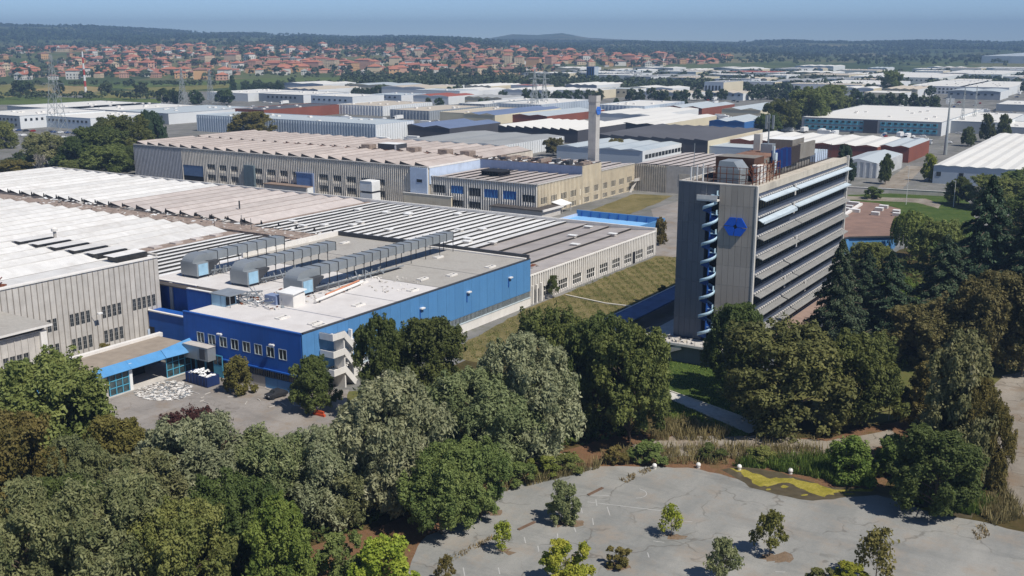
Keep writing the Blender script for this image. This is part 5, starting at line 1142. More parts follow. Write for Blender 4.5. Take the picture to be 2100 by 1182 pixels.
single('orange_cabinet', MB().box(-0.6, -0.5, 0, 0.6, 0.5, 2.0, 0).box(-0.66, -0.56, 2.0, 0.66, 0.56, 2.12, 1).box(-0.5, -0.54, 0.2, 0.5, -0.5, 1.8, 0), [m_orange, m_conc], 'orange cabinet standing by the door of the low blue wall', 'cabinet', (*at(322, 693), 0))
single('orange_barrier', MB().box(-1.2, -0.2, 0, 1.2, 0.2, 0.4).box(-1.0, -0.12, 0.4, 1.0, 0.12, 0.9), m_orange, 'small orange plastic barrier lying at the yard edge', 'barrier', (*at(655, 853), 0))
mb = MB()
for i in range(20): x, y = at(r_.uniform(395, 620), r_.uniform(795, 835)); mb.beam((x, y, 0.06), (x + r_.uniform(-2, 2), y + r_.uniform(-1.5, 1.5), 0.12), 0.12)
O('yard_scrap', mb.mesh('yard_scrap', [m_conc]), kind='stuff', label='thin timber and scrap strewn over the yard', category='scrap')
# white concrete balls along the car park edge, fallen beams on the asphalt
for (px, py, lb) in ((1342, 962, 'white concrete ball at car park edge, leftmost of the row'), (1432, 960, 'white concrete ball second from the left at the car park edge'), (1516, 964, 'white concrete ball at the tip of the yellow scum'), (1621, 972, 'white concrete ball behind the middle of the yellow scum'), (1724, 985, 'white concrete ball among the reeds, rightmost of the row')):
    x, y = at(px, py); t = thing('concrete_ball', lb, 'bollard', (x, y, 0), group='concrete balls along the car park edge')
    mb = MB()
    for k in range(5):
        a0, a1 = -math.pi / 2 + math.pi * k / 5, -math.pi / 2 + math.pi * (k + 1) / 5
        mb.tube((0, 0, 0.5 + 0.36 * math.sin(a0)), (0, 0, 0.5 + 0.36 * math.sin(a1)), max(0.03, 0.36 * math.cos(a0)), max(0.03, 0.36 * math.cos(a1)), n=12, cap=False)
    part(t, 'ball', mb, m_conc_pale, smooth=True); part(t, 'foot', MB().tube((0, 0, 0), (0, 0, 0.16), 0.3, 0.26, n=10), m_conc)
for (p, q, lb) in (((1206, 1017), (1236, 1002), 'rusty beam lying by the paint marks'), ((1063, 1088), (1097, 1072), 'rusty beam lying left of the round bush')):
    a, b = at(*p), at(*q); d_ = Vector((b[0] - a[0], b[1] - a[1], 0)).normalized(); s = Vector((-d_.y, d_.x, 0)) * 0.12
    single('fallen_beam', MB().beam((a[0] - s.x, a[1] - s.y, 0.11), (b[0] - s.x, b[1] - s.y, 0.11), 0.12, 0.16).beam((a[0] + s.x, a[1] + s.y, 0.11), (b[0] + s.x, b[1] + s.y, 0.11), 0.12, 0.16), surf('weathered_timber', srgb(112, 90, 74), var=0.2), lb.replace('rusty', 'brown') + ' on the car park', 'beam')
lp = thing('street_lamp', 'white street lamp bent over the grass by the dark tree', 'street lamp', (*at(1822, 862), 0))
part(lp, 'pole', MB().tube((0, 0, 0), (0, 0, 4.6), 0.09, 0.06), m_galv)
part(lp, 'lamp_head', MB().box(-1.5, -0.14, 4.75, -0.6, 0.14, 4.95).beam((-0.7, 0, 4.82), (0, 0, 4.58), 0.08), m_white)

# parked cars by the white halls at the left and the lane
def car_mesh(m):
    mb = MB(); sec = [(-2.0, .45, .75), (-1.9, .35, .95), (-.9, .3, 1.0), (-.4, .3, 1.42), (1.0, .3, 1.45), (1.6, .3, 1.0), (2.0, .4, .85)]; vs, fs = [], []
    for x, z0, z1 in sec: w = .62 if z1 > 1.2 else .78; vs += [(x, -.84, z0), (x, -.84, min(.9, z1)), (x, -w, z1), (x, w, z1), (x, .84, min(.9, z1)), (x, .84, z0)]
    for i in range(6):
        for j in range(6): fs.append((i * 6 + j, i * 6 + (j + 1) % 6, i * 6 + 6 + (j + 1) % 6, i * 6 + 6 + j))
    mb.add(vs, fs + [(5, 4, 3, 2, 1, 0), tuple(range(36, 42))]); mb.box(-.6, -.75, .95, 1.3, .75, 1.3, 1)
    for x in (-1.25, 1.25):
        for y in (-.8, .62): mb.tube((x, y, .32), (x, y + .18, .32), .32, n=8, mi=1)
    return mb.mesh('parked_car', [m, m_dark])
cm_ = [car_mesh(surf('car_' + n_, c, rough=.35, var=.03)) for n_, c in (('silver', srgb(170, 172, 174)), ('white', srgb(222, 222, 220)), ('black', srgb(40, 42, 46)), ('red', srgb(130, 40, 36)), ('blue', srgb(50, 70, 110)))]
r_ = random.Random(20)
nm_ = ('silver', 'white', 'black', 'red', 'blue')
for (pa_, pb_, n_, lab) in (((10, 268), (195, 277), 26, 'by the white halls at left'), ((40, 279), (170, 286), 16, 'in the front row at left'), ((1800, 290), (1830, 262), 8, 'before the teal glazed office')):
    for i in range(n_):
        if r_.random() < .25: continue
        q = i / n_; x, y = at(pa_[0] + (pb_[0] - pa_[0]) * q, pa_[1] + (pb_[1] - pa_[1]) * q); k = r_.randrange(5)
        O('parked_car', cm_[k], None, (x, y, 0.01), (0, 0, R(90 + r_.uniform(-4, 4))), label=nm_[k] + ' car parked ' + lab, category='car', group=nm_[k] + ' cars parked ' + lab)

lorry_m = MB().box(-5, -1.2, 1.0, 3.2, 1.2, 3.6, 0).box(3.5, -1.15, .5, 5.4, 1.15, 2.9, 0).box(5.0, -1.0, 1.7, 5.43, 1.0, 2.6, 1).box(-5, -.9, .6, 5, .9, 1.0, 1)
for x_ in (-4, -2.8, 4.2):
    for y_ in (-1.1, .8): lorry_m.tube((x_, y_, .5), (x_, y_ + .3, .5), .5, n=8, mi=1)
lorry_me = lorry_m.mesh('lorry', [m_white, m_dark])
# ------------------------------------------------------------------ industrial estate beyond
m_wwall = surf('white_far_wall', srgb(214, 216, 216), var=0.05, scale=0.05, dirt=srgb(170, 172, 172), dirt_amt=0.3, dirt_scale=0.03)
m_gwall = surf('grey_far_wall', srgb(150, 156, 162), var=0.06, scale=0.05)
m_bwall = surf('blue_grey_far_wall', srgb(178, 188, 198), var=0.06, scale=0.05, dirt=srgb(130, 146, 160), dirt_amt=0.4, dirt_scale=0.04)
m_dwall = surf('dark_far_wall', srgb(72, 72, 78), var=0.15, scale=0.05)
m_brick = surf('brick_far_wall', srgb(132, 78, 62), var=0.15, scale=0.05)
m_cream = surf('cream_far_wall', srgb(206, 196, 170), var=0.08, scale=0.05)
m_bluew = surf('blue_far_wall', srgb(58, 104, 160), var=0.08, scale=0.05)
m_rw = surf('white_far_roof', srgb(214, 212, 206), var=0.05, scale=0.03, dirt=srgb(186, 180, 170), dirt_amt=0.5, dirt_scale=0.03)
m_rg = surf('grey_far_roof', srgb(150, 152, 152), var=0.08, scale=0.03, dirt=srgb(120, 120, 118), dirt_amt=0.5, dirt_scale=0.03)
m_rb = surf('blue_grey_far_roof', srgb(174, 182, 186), var=0.06, scale=0.03, dirt=srgb(136, 150, 160), dirt_amt=0.5, dirt_scale=0.03)
m_rd = surf('dark_far_roof', srgb(86, 86, 90), var=0.15, scale=0.03)
m_rbr = surf('beige_far_roof', srgb(186, 176, 160), var=0.08, scale=0.03, dirt=srgb(160, 146, 130), dirt_amt=0.5, dirt_scale=0.03)
m_rsolar = surf('slate_blue_roof', srgb(104, 118, 146), var=0.1, scale=0.03)
m_rred = surf('red_far_roof', srgb(150, 84, 70), var=0.12, scale=0.03)
MW = dict(w=m_wwall, g=m_gwall, b=m_bwall, d=m_dwall, k=m_brick, c=m_cream, u=m_bluew, n=m_conc_pale)
MR = dict(w=m_rw, g=m_rg, b=m_rb, d=m_rd, n=m_rbr, s=m_rsolar, r=m_rred)
_farwin = {}
def farwin(t, W, s, z, w, h, mat):
    k = (w, h, W[2:], mat.name)
    if k not in _farwin: _farwin[k] = MB().wbox((0, 0, *W[2:]), 0, w, 0, h, 0.02, 0.12).mesh('window', mat)
    O('window', _farwin[k], t, (W[0] + W[2] * s, W[1] + W[3] * s, z))
def fb(label, L, C, Rp, h, wall='w', roof='w', style='flat', n=4, rib=0, win=(), cat='warehouse', name='industrial_hall', side=None, group=None, rise=1.2, base=0.0):
    x1, y0 = at(*C, h); x0, y1 = at(*L, h)[0], at(*Rp, h)[1]
    return hall(label, x0, x1, y0, y1, h, wall, roof, style, n, rib, win, cat, name, side, group, rise)
def hall(label, x0, x1, y0, y1, h, wall='w', roof='w', style='flat', n=4, rib=0, win=(), cat='warehouse', name='industrial_hall', side=None, group=None, rise=1.2):
    if x1 < x0: x0, x1 = x1, x0
    if y1 < y0: y0, y1 = y1, y0
    t = thing(name, label, cat, ((x0 + x1) / 2, (y0 + y1) / 2, 0), group=group)
    a, b = (x1 - x0) / 2, (y1 - y0) / 2
    wm, rm = MW[wall], MR[roof]; sm_ = MW[side] if side else wm
    mb = MB().box(-a, -b, 0, a, b, h - 0.3, 0, skip=('r', 't'))
    mb.quad((a, -b, 0), (a, b, 0), (a, b, h - 0.3), (a, -b, h - 0.3), 1); part(t, 'wall', mb, [wm, sm_])
    if style == 'flat':
        part(t, 'roof', MB().box(-a + 0.3, -b + 0.3, h - 0.6, a - 0.3, b - 0.3, h - 0.3), rm)
        part(t, 'parapet', MB().box(-a - 0.05, -b - 0.05, h - 0.3, a + 0.05, -b + 0.3, h).box(-a - 0.05, b - 0.3, h - 0.3, a + 0.05, b + 0.05, h).box(-a - 0.05, -b + 0.31, h - 0.3, -a + 0.3, b - 0.31, h).box(a - 0.3, -b + 0.31, h - 0.3, a + 0.05, b - 0.31, h), [wm])
        mb = MB(); rr = random.Random(int(abs(x0) * 7 + y0))
        for _ in range(int(min(10, a * b / 120))): x, y = rr.uniform(-a * .8, a * .8), rr.uniform(-b * .8, b * .8); mb.box(x, y, h - 0.3, x + 2.0, y + 2.5, h + rr.uniform(0.1, 0.9))
        if mb.v: part(t, 'roof_lights', mb, m_conc_pale, kind='stuff')
    else:
        p = 2 * a / n; prof = {'gable': [(0, 0), (0.5, rise), (1, 0)], 'saw': [(0, 0), (0.12, rise), (1, 0)], 'vault': [(i / 8, rise * math.sin(math.pi * i / 8)) for i in range(9)]}[style]
        mb = MB(); k = len(prof)
        vs = [(q * p, -b - 0.3, z) for q, z in prof] + [(q * p, b + 0.3, z) for q, z in prof]
        mb.add(vs, [(i, i + 1, k + i + 1, k + i) for i in range(k - 1)], 0)
        mb.add(vs, [tuple(range(k - 1, -1, -1)), tuple(range(k, 2 * k))], 1)
        me = mb.mesh('roof_bay', [rm, wm])
        for i in range(n): O('roof_bay', me, t, (-a + i * p, 0, h - 0.3))
    if rib: ribs(t, WY(-a, -b), 2 * a, 0, h - 0.35, rib, wm, rib * 0.4, 0.35); ribs(t, WX(a, -b), 2 * b, 0, h - 0.35, rib, sm_, rib * 0.4, 0.35)
    for (face, z, w, hh, pitch, s0, s1, gm) in win:
        W = WY(-a, -b) if face == 'F' else WX(a, -b); Ln = 2 * a if face == 'F' else 2 * b
        if rib: W = (W[0] + W[4] * 0.36, W[1] + W[5] * 0.36, *W[2:])
        s = Ln * s0
        while s + w < Ln * s1: farwin(t, W, s, z, w, hh, gm); s += pitch
    return t
GL = m_glass
# left, behind the trees
fb('long pale blue ribbed hall behind the pinkish roof', (340, 240), (770, 255), (850, 247), 11, 'b', 'b', 'flat', rib=2.2, side='w')
fb('grey roofed low hall in front of the chimney', (845, 283), (1028, 298), (1165, 279), 7, 'w', 'g', 'gable', n=3, rib=2.4, rise=0.8)
fb('hall with bright white saw-tooth roof left of the chimney', (1035, 257), (1185, 267), (1292, 253), 8, 'd', 'w', 'saw', n=9, rise=1.2)
fb('dark hall with slate blue roof, nearer of the pair', (832, 256), (922, 263), (1035, 251), 8, 'd', 's', 'gable', n=2, rise=1.6)
fb('low hall with pale teal ridged roofs right of the chimney', (1150, 297), (1318, 309), (1424, 290), 7, 'b', 'b', 'gable', n=4, rise=0.9, side='w', win=(('S', 2.6, 3.2, 2.0, 4.0, .05, .97, GL),))
fb('brick hall with dark roof and white columns', (474, 223), (541, 226), (686, 214), 8, 'k', 'd', 'flat', side='k')
fb('white roofed hall with grey front, leftmost of the upper row', (52, 215), (140, 224), (265, 209), 8, 'g', 'w', side='w')
fb('white roofed hall second in the upper left row', (170, 218), (245, 227), (368, 214), 8, 'g', 'w', side='w')
fb('pale blue roofed hall right of the upper left row', (275, 225), (345, 233), (468, 217), 8, 'g', 'b', side='w')
fb('white office hall with square windows at the left edge', (-60, 231), (40, 238), (185, 225), 9, 'g', 'w', side='w', win=(('F', 5.4, 2.0, 1.6, 4.5, .03, .97, GL), ('F', 2.0, 2.0, 1.6, 4.5, .03, .97, GL), ('S', 5.2, 1.8, 1.8, 4.2, .05, .5, GL)))
fb('pale grey hall with a row of windows near the pylon', (85, 235), (185, 243), (300, 232), 8, 'b', 'w', side='w', win=(('F', 4.6, 2.2, 1.5, 4.6, .03, .97, GL), ('S', 4.5, 1.8, 1.5, 4.2, .1, .7, GL)))
fb('white hall beside the green field, left one', (440, 188), (508, 192), (600, 185), 8, 'w', 'w', win=(('F', 3, 3, 2.4, 9, .3, .8, GL),))
fb('white hall beside the green field, right one', (541, 191), (622, 195), (716, 189), 8, 'g', 'w', side='w', win=(('F', 4, 2.4, 2.0, 6, .2, .9, GL),))
fb('white ribbed hall with pale roof in the estate centre', (703, 213), (785, 218), (868, 209), 8, 'w', 'n', rib=3, win=(('S', 3, 1.6, 1.6, 4, .3, .9, GL),))
fb('grey ribbed hall with pale roof right of the white ribbed one', (817, 223), (880, 228), (978, 217), 7, 'g', 'n', rib=3)
fb('brown roofed hall with cream front', (920, 228), (952, 232), (1032, 220), 7, 'c', 'n', side='c')
fb('slate blue roofed hall with cream gable beside the teal one', (972, 231), (1015, 236), (1113, 220), 7, 'c', 's', 'gable', n=2, rise=1.4)
fb('teal and red roofed shed behind the white saw-tooth hall', (1065, 233), (1122, 238), (1210, 223), 6, 'k', 'b', 'gable', n=2, rise=1.0)
fb('white hall with striped front behind the slate roofs', (964, 210), (994, 214), (1092, 202), 8, 'g', 'w', rib=3)
fb('pale ribbed hall left of the round trees', (1035, 209), (1110, 215), (1172, 203), 8, 'b', 'w', rib=3)
fb('white roofed hall right behind the chimney', (1236, 228), (1335, 236), (1420, 222), 7, 'w', 'w', 'gable', n=3, rise=0.8)
fb('long white shed right of the chimney top', (1250, 247), (1348, 256), (1452, 236), 6, 'd', 'w', 'gable', n=3, rise=1.0, side='c')
fb('ribbed pale hall beyond the chimney top', (1230, 214), (1322, 218), (1400, 208), 9, 'b', 'w', rib=3)
fb('dark flat hall with cream end wall', (1275, 268), (1452, 288), (1525, 263), 9, 'd', 'd', 'saw', n=8, rise=0.8, side='c')
fb('blue walled hall with grey roof', (1460, 246), (1527, 250), (1566, 238), 8, 'u', 'b', 'gable', n=2, rise=1.2)
fb('pale gabled shed behind the blue walled hall', (1488, 222), (1560, 226), (1610, 214), 7, 'c', 'b', 'gable', n=2, rise=1.6)
fb('brick walled shed with pale gabled roof by the avenue', (1395, 215), (1440, 222), (1485, 212), 7, 'k', 'b', 'gable', n=2, rise=1.6)
fb('low white roofed shed behind the tower top', (1445, 300), (1560, 305), (1620, 297), 6, 'b', 'b')
fb('flat white roofed shed behind the tower penthouse', (1555, 296), (1640, 304), (1680, 300), 6, 'g', 'w')
# right
tl_ = fb('white roofed office hall with teal glazed front', (1675, 234), (1932, 251), (1990, 222), 9, 'g', 'w', side='w', cat='office hall', name='office_hall')
a, b = (at(1932, 251, 9)[0] - at(1675, 234, 9)[0]) / 2, (at(1990, 222, 9)[1] - at(1932, 251, 9)[1]) / 2
m_tealg = glass('teal_glazing', srgb(104, 178, 196), 0.4, 0.2)
for z in (1.2, 5.0):
    for s in list(range(2, int(2 * a * 0.44), 4)) + list(range(int(2 * a * 0.58), int(2 * a) - 4, 4)):
        farwin(tl_, WY(-a, -b), s, z, 3.7, 2.6, m_tealg); farwin(tl_, (-a, -b - 0.13, 1, 0, 0, -1), s + 0.8, z + 1.2, 2.0, 1.2, GL)
part(tl_, 'entrance_bay', MB().box(-a + 2 * a * 0.46, -b - 0.8, 0, -a + 2 * a * 0.56, -b, 8.5), m_dwall)
fb('annex hall with white roof right of the teal glazed office', (1905, 243), (2060, 252), (2075, 232), 8, 'g', 'w', side='w')
fb('brick hall with wavy white and blue ridged roof', (1560, 272), (1800, 301), (1940, 287), 8, 'k', 'w', 'gable', n=7, rise=0.9)
fb('brick hall bay with blue grey ridged roof', (1800, 298), (1865, 302), (1945, 288), 7.9, 'k', 'b', 'gable', n=2, rise=0.9)
fb('big hall with long white ridged roof at the right edge', (1925, 333), (2160, 352), (2130, 276), 8, 'b', 'w', 'gable', n=8, rise=0.4, win=(('F', 3.2, 1.8, 1.8, 9.0, .03, .97, GL),))
sh_ = fb('small white ribbed shed with dark gate beside the lane', (1745, 322), (1800, 334), (1860, 315), 7, 'w', 'b', 'gable', n=1, rise=1.6, rib=2.6)
part(sh_, 'gate', MB().wbox(WY(-(at(1800, 334, 7)[0] - at(1745, 322, 7)[0]) / 2, -(at(1860, 315, 7)[1] - at(1800, 334, 7)[1]) / 2), 3, 7.5, 0, 4.0, 0.4, 0.5), m_dark)
for i, (L, C, Rp, h, lab) in enumerate([((1698, 168), (1815, 174), (1850, 166), 8, 'white office block with long window row, left of the big tree'), ((1915, 168), (1978, 178), (2020, 166), 9, 'white office block with window rows, second from right'), ((1998, 171), (2070, 180), (2110, 168), 9, 'white office block with window rows at the far right'), ((1752, 156), (1925, 160), (1970, 150), 9, 'long white hall behind the office blocks'), ((1930, 150), (2055, 153), (2090, 145), 9, 'white hall behind the rightmost office block')]):
    fb(lab, L, C, Rp, h, 'w', 'w', win=(('F', 5.2, 2.0, 1.7, 4.2, .02, .98, GL), ('F', 1.6, 2.0, 1.7, 4.2, .02, .98, GL)) if i < 3 else (('F', 4.5, 2.2, 1.6, 6.0, .05, .95, GL),), cat='office block', name='office_block')
fb('tall pale hall at the right edge of the plain', (2052, 112), (2160, 116), (2190, 108), 22, 'b', 'b', side='b')
fb('cream square office block among the avenue trees', (1458, 167), (1484, 169), (1508, 165), 14, 'b', 'g', side='c', cat='office block', name='office_block', win=(('F', 3, 2, 7, 4, .05, .95, GL),))
_bx, _by = at(1219, 137, 22)
hall('blue tower block standing over the avenue', _bx - 13, _bx, _by, _by + 13, 22, 'u', 'g', side='b', cat='office block', name='office_block', win=(('F', 4, 2, 16, 4, .1, .9, GL),))
fb('grey flat hall below the two dark round trees', (2048, 212), (2130, 216), (2150, 208), 6, 'g', 'w')
fb('low hall with grey walls at right, by the thin masts', (2040, 258), (2110, 262), (2130, 250), 6, 'g', 'w')
# infill of the belt: rows of halls, told apart only as a mass of white roofs
r_ = random.Random(404); placed = []
def clash(x0, x1, y0, y1):
    return any(x0 < b_ + 6 and x1 > a_ - 6 and y0 < d_ + 6 and y1 > c_ - 6 for a_, b_, c_, d_ in placed)
for o in list(bpy.data.objects):
    if o.parent is None and o.name.split('.')[0] in ('industrial_hall', 'office_hall', 'office_block'):
        w = next(c for c in o.children if c.name.startswith('wall')).data
        xs = [v.co.x for v in w.vertices]; ys = [v.co.y for v in w.vertices]
        placed.append((o.location.x + min(xs), o.location.x + max(xs), o.location.y + min(ys), o.location.y + max(ys)))
lab_near = {'w': 'white roofed hall of the industrial belt', 'n': 'beige roofed hall of the industrial belt', 'b': 'blue grey roofed hall of the industrial belt', 'g': 'grey roofed hall of the industrial belt', 'r': 'red roofed hall of the industrial belt'}
def belt(px, d):                                       # strips kept for the avenue trees and tree belts
    return (1040 < px < 1580 and 985 < d < 1060) or (1690 < px < 1940 and 880 < d < 960) or (1540 < px < 1740 and 1000 < d < 1080) or (740 < px < 1270 and 1330 < d < 1620) or (1270 < px < 1520 and 1280 < d < 1460) or (1500 < px < 1760 and 1150 < d < 1300) or (px > 1700 and 1000 < d < 1060)
cnt = 0
def bz(px, d): return (', near' if d < 1150 else (', midway' if d < 1550 else ', far')) + (' left of the chimney' if px < 1190 else ' right of the chimney' if px < 1450 else ' behind the tower' if px < 1680 else ' above the teal glazed office' if px < 1900 else ' at the right edge')
for _ in range(1500):
    if cnt > 105: break
    px, py = r_.uniform(640, 2150), 138 + 66 * r_.random() ** 0.8
    if px < 1150 and py < 172: continue
    if py < 128 + 12 * (px < 1500): continue
    x1, y0 = at(px, py, 8); wx, wy = r_.uniform(30, 85), r_.uniform(30, 90)
    if depth(x1, y0) > 2300 or depth(x1, y0) < 820: continue
    if clash(x1 - wx, x1, y0, y0 + wy): continue
    ds = [depth(a_, b_) for a_ in (x1 - wx, x1) for b_ in (y0, y0 + wy)]
    if any(belt(px, d_) for d_ in np.linspace(min(ds), max(ds), 6)): continue
    placed.append((x1 - wx, x1, y0, y0 + wy)); cnt += 1
    rf = r_.choices('wnbgr', (9, 3, 3, 2, 1))[0]
    hall(lab_near[rf] + bz(px, depth(x1, y0)), x1 - wx, x1, y0, y0 + wy, r_.uniform(7, 10.5), r_.choice('wwgbcw'), rf, r_.choice(('flat', 'flat', 'gable', 'vault')), n=r_.choice((2, 3, 4)), side=r_.choice('wwc'), group='halls of the industrial belt, ' + rf + bz(px, depth(x1, y0)), win=(('F', 4.5, 2.4, 1.6, 6.5, .05, .95, GL),) if r_.random() < 0.35 else ())

r_ = random.Random(606)
for i in range(900):                                   # vehicles in the lanes of the estate
    px, py = r_.uniform(500, 2100), r_.uniform(165, 300)
    x, y = at(px, py)
    if any(a_ - 4 < x < b_ + 4 and c_ - 4 < y < d_ + 4 for a_, b_, c_, d_ in placed): continue
    if y < 470 and x < -110: continue
    if not (-900 < x < 60 and 400 < y < 1400): continue
    where = 'left of the chimney' if px < 1190 else 'behind the tower' if px < 1680 else 'at the right'
    if i % 5 == 0: O('lorry', lorry_me, None, (x, y, 0.012), (0, 0, R(r_.choice((0, 90, 180, 270)))), label='white lorry standing among the far halls ' + where, category='lorry', group='lorries among the halls ' + where)
    elif i % 2: k = r_.randrange(5); O('parked_car', cm_[k], None, (x, y, 0.012), (0, 0, R(r_.choice((0, 90)))), label=nm_[k] + ' car parked among the far halls ' + where, category='car', group=nm_[k] + ' cars among the halls ' + where)
# ------------------------------------------------------------------ pylons, masts, poles
m_steel = surf('galvanised_lattice', srgb(150, 156, 156), rough=0.6, var=0.08)
def pylon_mesh(Hh, w0, t=0.38):
    mb = MB(); lv = 9
    def wz(q): return w0 * (1 - q) ** 1.15 * 0.9 + w0 * 0.1
    cor = ((-1, -1), (1, -1), (1, 1), (-1, 1))
    for i in range(lv):
        q0, q1 = i / lv, (i + 1) / lv; a, b = wz(q0) / 2, wz(q1) / 2
        for j in range(4):
            c, d = cor[j], cor[(j + 1) % 4]
            mb.beam((c[0] * a, c[1] * a, Hh * q0), (c[0] * b, c[1] * b, Hh * q1), t)
            mb.beam((c[0] * a, c[1] * a, Hh * q0), (d[0] * b, d[1] * b, Hh * q1), t * 0.6)
            mb.beam((d[0] * a, d[1] * a, Hh * q0), (c[0] * b, c[1] * b, Hh * q1), t * 0.6)
    arms = []
    for q in (0.66, 0.8, 0.93):
        z = Hh * q; arm = MB()
        for s in (-1, 1): arm.beam((0, 0, z + 0.8), (s * w0 * 0.75, 0, z), t * 0.8).beam((0, 0, z - 0.3), (s * w0 * 0.75, 0, z), t * 0.8).beam((s * w0 * 0.75, 0, z), (s * w0 * 0.75, 0, z - 1.4), t * 0.6)
        arms.append(arm.mesh('cross_arm', m_steel))
    return mb.mesh('lattice', m_steel), arms
py_m = pylon_mesh(44, 8.5); py_thin = pylon_mesh(44, 8.5, 0.17)
for (px, py, topy, lab) in ((376, 216, 140, 'lattice pylon left of the pair before the brick houses'), (433, 212, 142, 'lattice pylon right of the pair before the brick houses'), (120, 285, 112, 'tall lattice pylon over the white halls at left'), (1996, 262, 176, 'thin lattice mast behind the brick hall, right one'), (1971, 270, 180, 'thin lattice mast behind the brick hall, left one'), (1096, 232, 143, 'faint lattice pylon before the white halls'), (1116, 226, 146, 'second faint lattice pylon before the white halls')):
    X, Y = at(px, py); Hh = height(X, Y, topy); k = Hh / 44; thin = 0.45 if px > 1900 else 1
    t = thing('lattice_pylon', lab, 'pylon', (X, Y, 0), rz=R(20 if px < 500 else 50), group='lattice pylons')
    pm_ = py_thin if 100 < px < 140 else py_m
    O('lattice', pm_[0], t, scale=(k * thin, k * thin, k))
    if thin == 1:
        for am in pm_[1]: O('cross_arm', am, t, scale=(k, k, k))
X, Y = at(1938, 318); Hh = height(X, Y, 196)
t = thing('telecom_mast', 'grey tapered telecom mast with antennas by the brick hall', 'mast', (X, Y, 0))
part(t, 'pole', MB().tube((0, 0, 0), (0, 0, Hh), 0.95, 0.3, n=10), m_steel)
for k in range(6): a = k * 1.05; part(t, 'antenna', MB().box(1.8 * math.cos(a) - 0.2, 1.8 * math.sin(a) - 0.2, Hh - 4.5, 1.8 * math.cos(a) + 0.2, 1.8 * math.sin(a) + 0.2, Hh - 1.5).beam((0, 0, Hh - 3), (1.8 * math.cos(a), 1.8 * math.sin(a), Hh - 3), 0.15), m_wwall)
X, Y = at(176, 190); Hh = height(X, Y, 106)
t = thing('banded_stack', 'thin red and white banded stack before the distant town', 'stack', (X, Y, 0))
for k in range(7): part(t, 'band', MB().tube((0, 0, Hh * k / 7), (0, 0, Hh * (k + 1) / 7), 1.5 - 0.1 * k, 1.4 - 0.1 * k, n=8), m_wwall if k % 2 == 0 else surf('band_red', srgb(170, 70, 60)))
for i, (px, py, topy) in enumerate(((1563, 400, 345), (1858, 420, 340), (1955, 425, 372))):
    X, Y = at(px, py)
    if i == 0: continue
    t = thing('lamp_post', ('pale lamp post by the lane right of the white shed', 'pale lamp post left of the cedars')[i - 1], 'lamp post', (X, Y, 0))
    Hh = height(X, Y, topy); part(t, 'pole', MB().tube((0, 0, 0), (0, 0, Hh), 0.12, 0.08), m_conc_pale); part(t, 'lamp_head', MB().box(-0.9, -0.15, Hh, 0.1, 0.15, Hh + 0.15), m_white)
# boundary wall behind the pavilion garden
p, q = at(1730, 392), at(1960, 404)
t = thing('boundary_wall', 'low grey boundary wall beyond the pavilion lawn', 'wall', (*p, 0))
part(t, 'wall', MB().beam((0, 0, 0.9), (q[0] - p[0], q[1] - p[1], 0.9), 0.4, 1.8), m_conc); part(t, 'coping', MB().beam((0, 0, 1.87), (q[0] - p[0], q[1] - p[1], 1.87), 0.6, 0.14), m_conc_pale)

# ------------------------------------------------------------------ the town
m_terra = surf('terracotta_roof', srgb(160, 104, 84), var=0.2, scale=0.06, dirt=srgb(140, 82, 64), dirt_amt=0.6, dirt_scale=0.02)
m_terra2 = surf('orange_tile_roof', srgb(172, 112, 88), var=0.15, scale=0.06)
m_terra3 = surf('brown_tile_roof', srgb(140, 104, 90), var=0.2, scale=0.06)
m_plast = [surf('plaster_' + n_, c, var=0.08, scale=0.1) for n_, c in (('cream', srgb(210, 190, 160)), ('white', srgb(216, 212, 204)), ('ochre', srgb(200, 160, 116)), ('pink', srgb(200, 158, 136)))]
def house_mesh(w, l, h, rf, wm, hip, tm, rows=2):
    mb = MB().box(-w / 2, -l / 2, -3, w / 2, l / 2, h, 0, skip=('t', 'b'))
    o = 0.6; a, b = w / 2 + o, l / 2 + o; k = (b - a * 0.95) if hip else b
    if hip: mb.add([(-a, -b, h), (a, -b, h), (a, b, h), (-a, b, h), (0, -max(k, 0), h + rf), (0, max(k, 0), h + rf)], [(0, 1, 4), (1, 2, 5, 4), (2, 3, 5), (3, 0, 4, 5)], 1)
    else:
        mb.add([(-a, -b, h), (a, -b, h), (a, b, h), (-a, b, h), (0, -b, h + rf), (0, b, h + rf)], [(1, 2, 5, 4), (3, 0, 4, 5)], 1); mb.add([(-a, -b, h), (a, -b, h), (0, -b, h + rf), (-a, b, h), (a, b, h), (0, b, h + rf)], [(0, 1, 2), (5, 4, 3)], 0)
    mb.add([(-a, -b, h - 0.02), (a, -b, h - 0.02), (a, b, h - 0.02), (-a, b, h - 0.02)], [(3, 2, 1, 0)], 0)
    for r0 in range(rows):
        z = 1.0 + r0 * 3.0
        if z + 1.5 > h: break
        k_ = int(w / 3.2)
        for i in range(k_): x = -w / 2 + (i + 0.5) * w / k_; mb.wbox((0, -l / 2, 1, 0, 0, -1), x - 0.6, x + 0.6, z, z + 1.5, 0, 0.08, 2)
        k_ = int(l / 3.2)
        for i in range(k_): y = -l / 2 + (i + 0.5) * l / k_; mb.wbox((w / 2, 0, 0, 1, 1, 0), y - 0.6, y + 0.6, z, z + 1.5, 0, 0.08, 2)
    mb.box(w * 0.15, -0.4, h + rf * 0.4, w * 0.15 + 0.8, 0.4, h + rf + 1.0, 0)
    return mb.mesh('house', [wm, tm, m_glass])
r_ = random.Random(99)
HM = []
for i in range(12): HM.append(house_mesh(r_.uniform(10, 15), r_.uniform(12, 20), r_.choice((5.6, 6.2, 7, 9)), r_.uniform(2.0, 3.4), m_plast[i % 4], i % 3 != 0, (m_terra, m_terra2, m_terra3)[i % 3]))
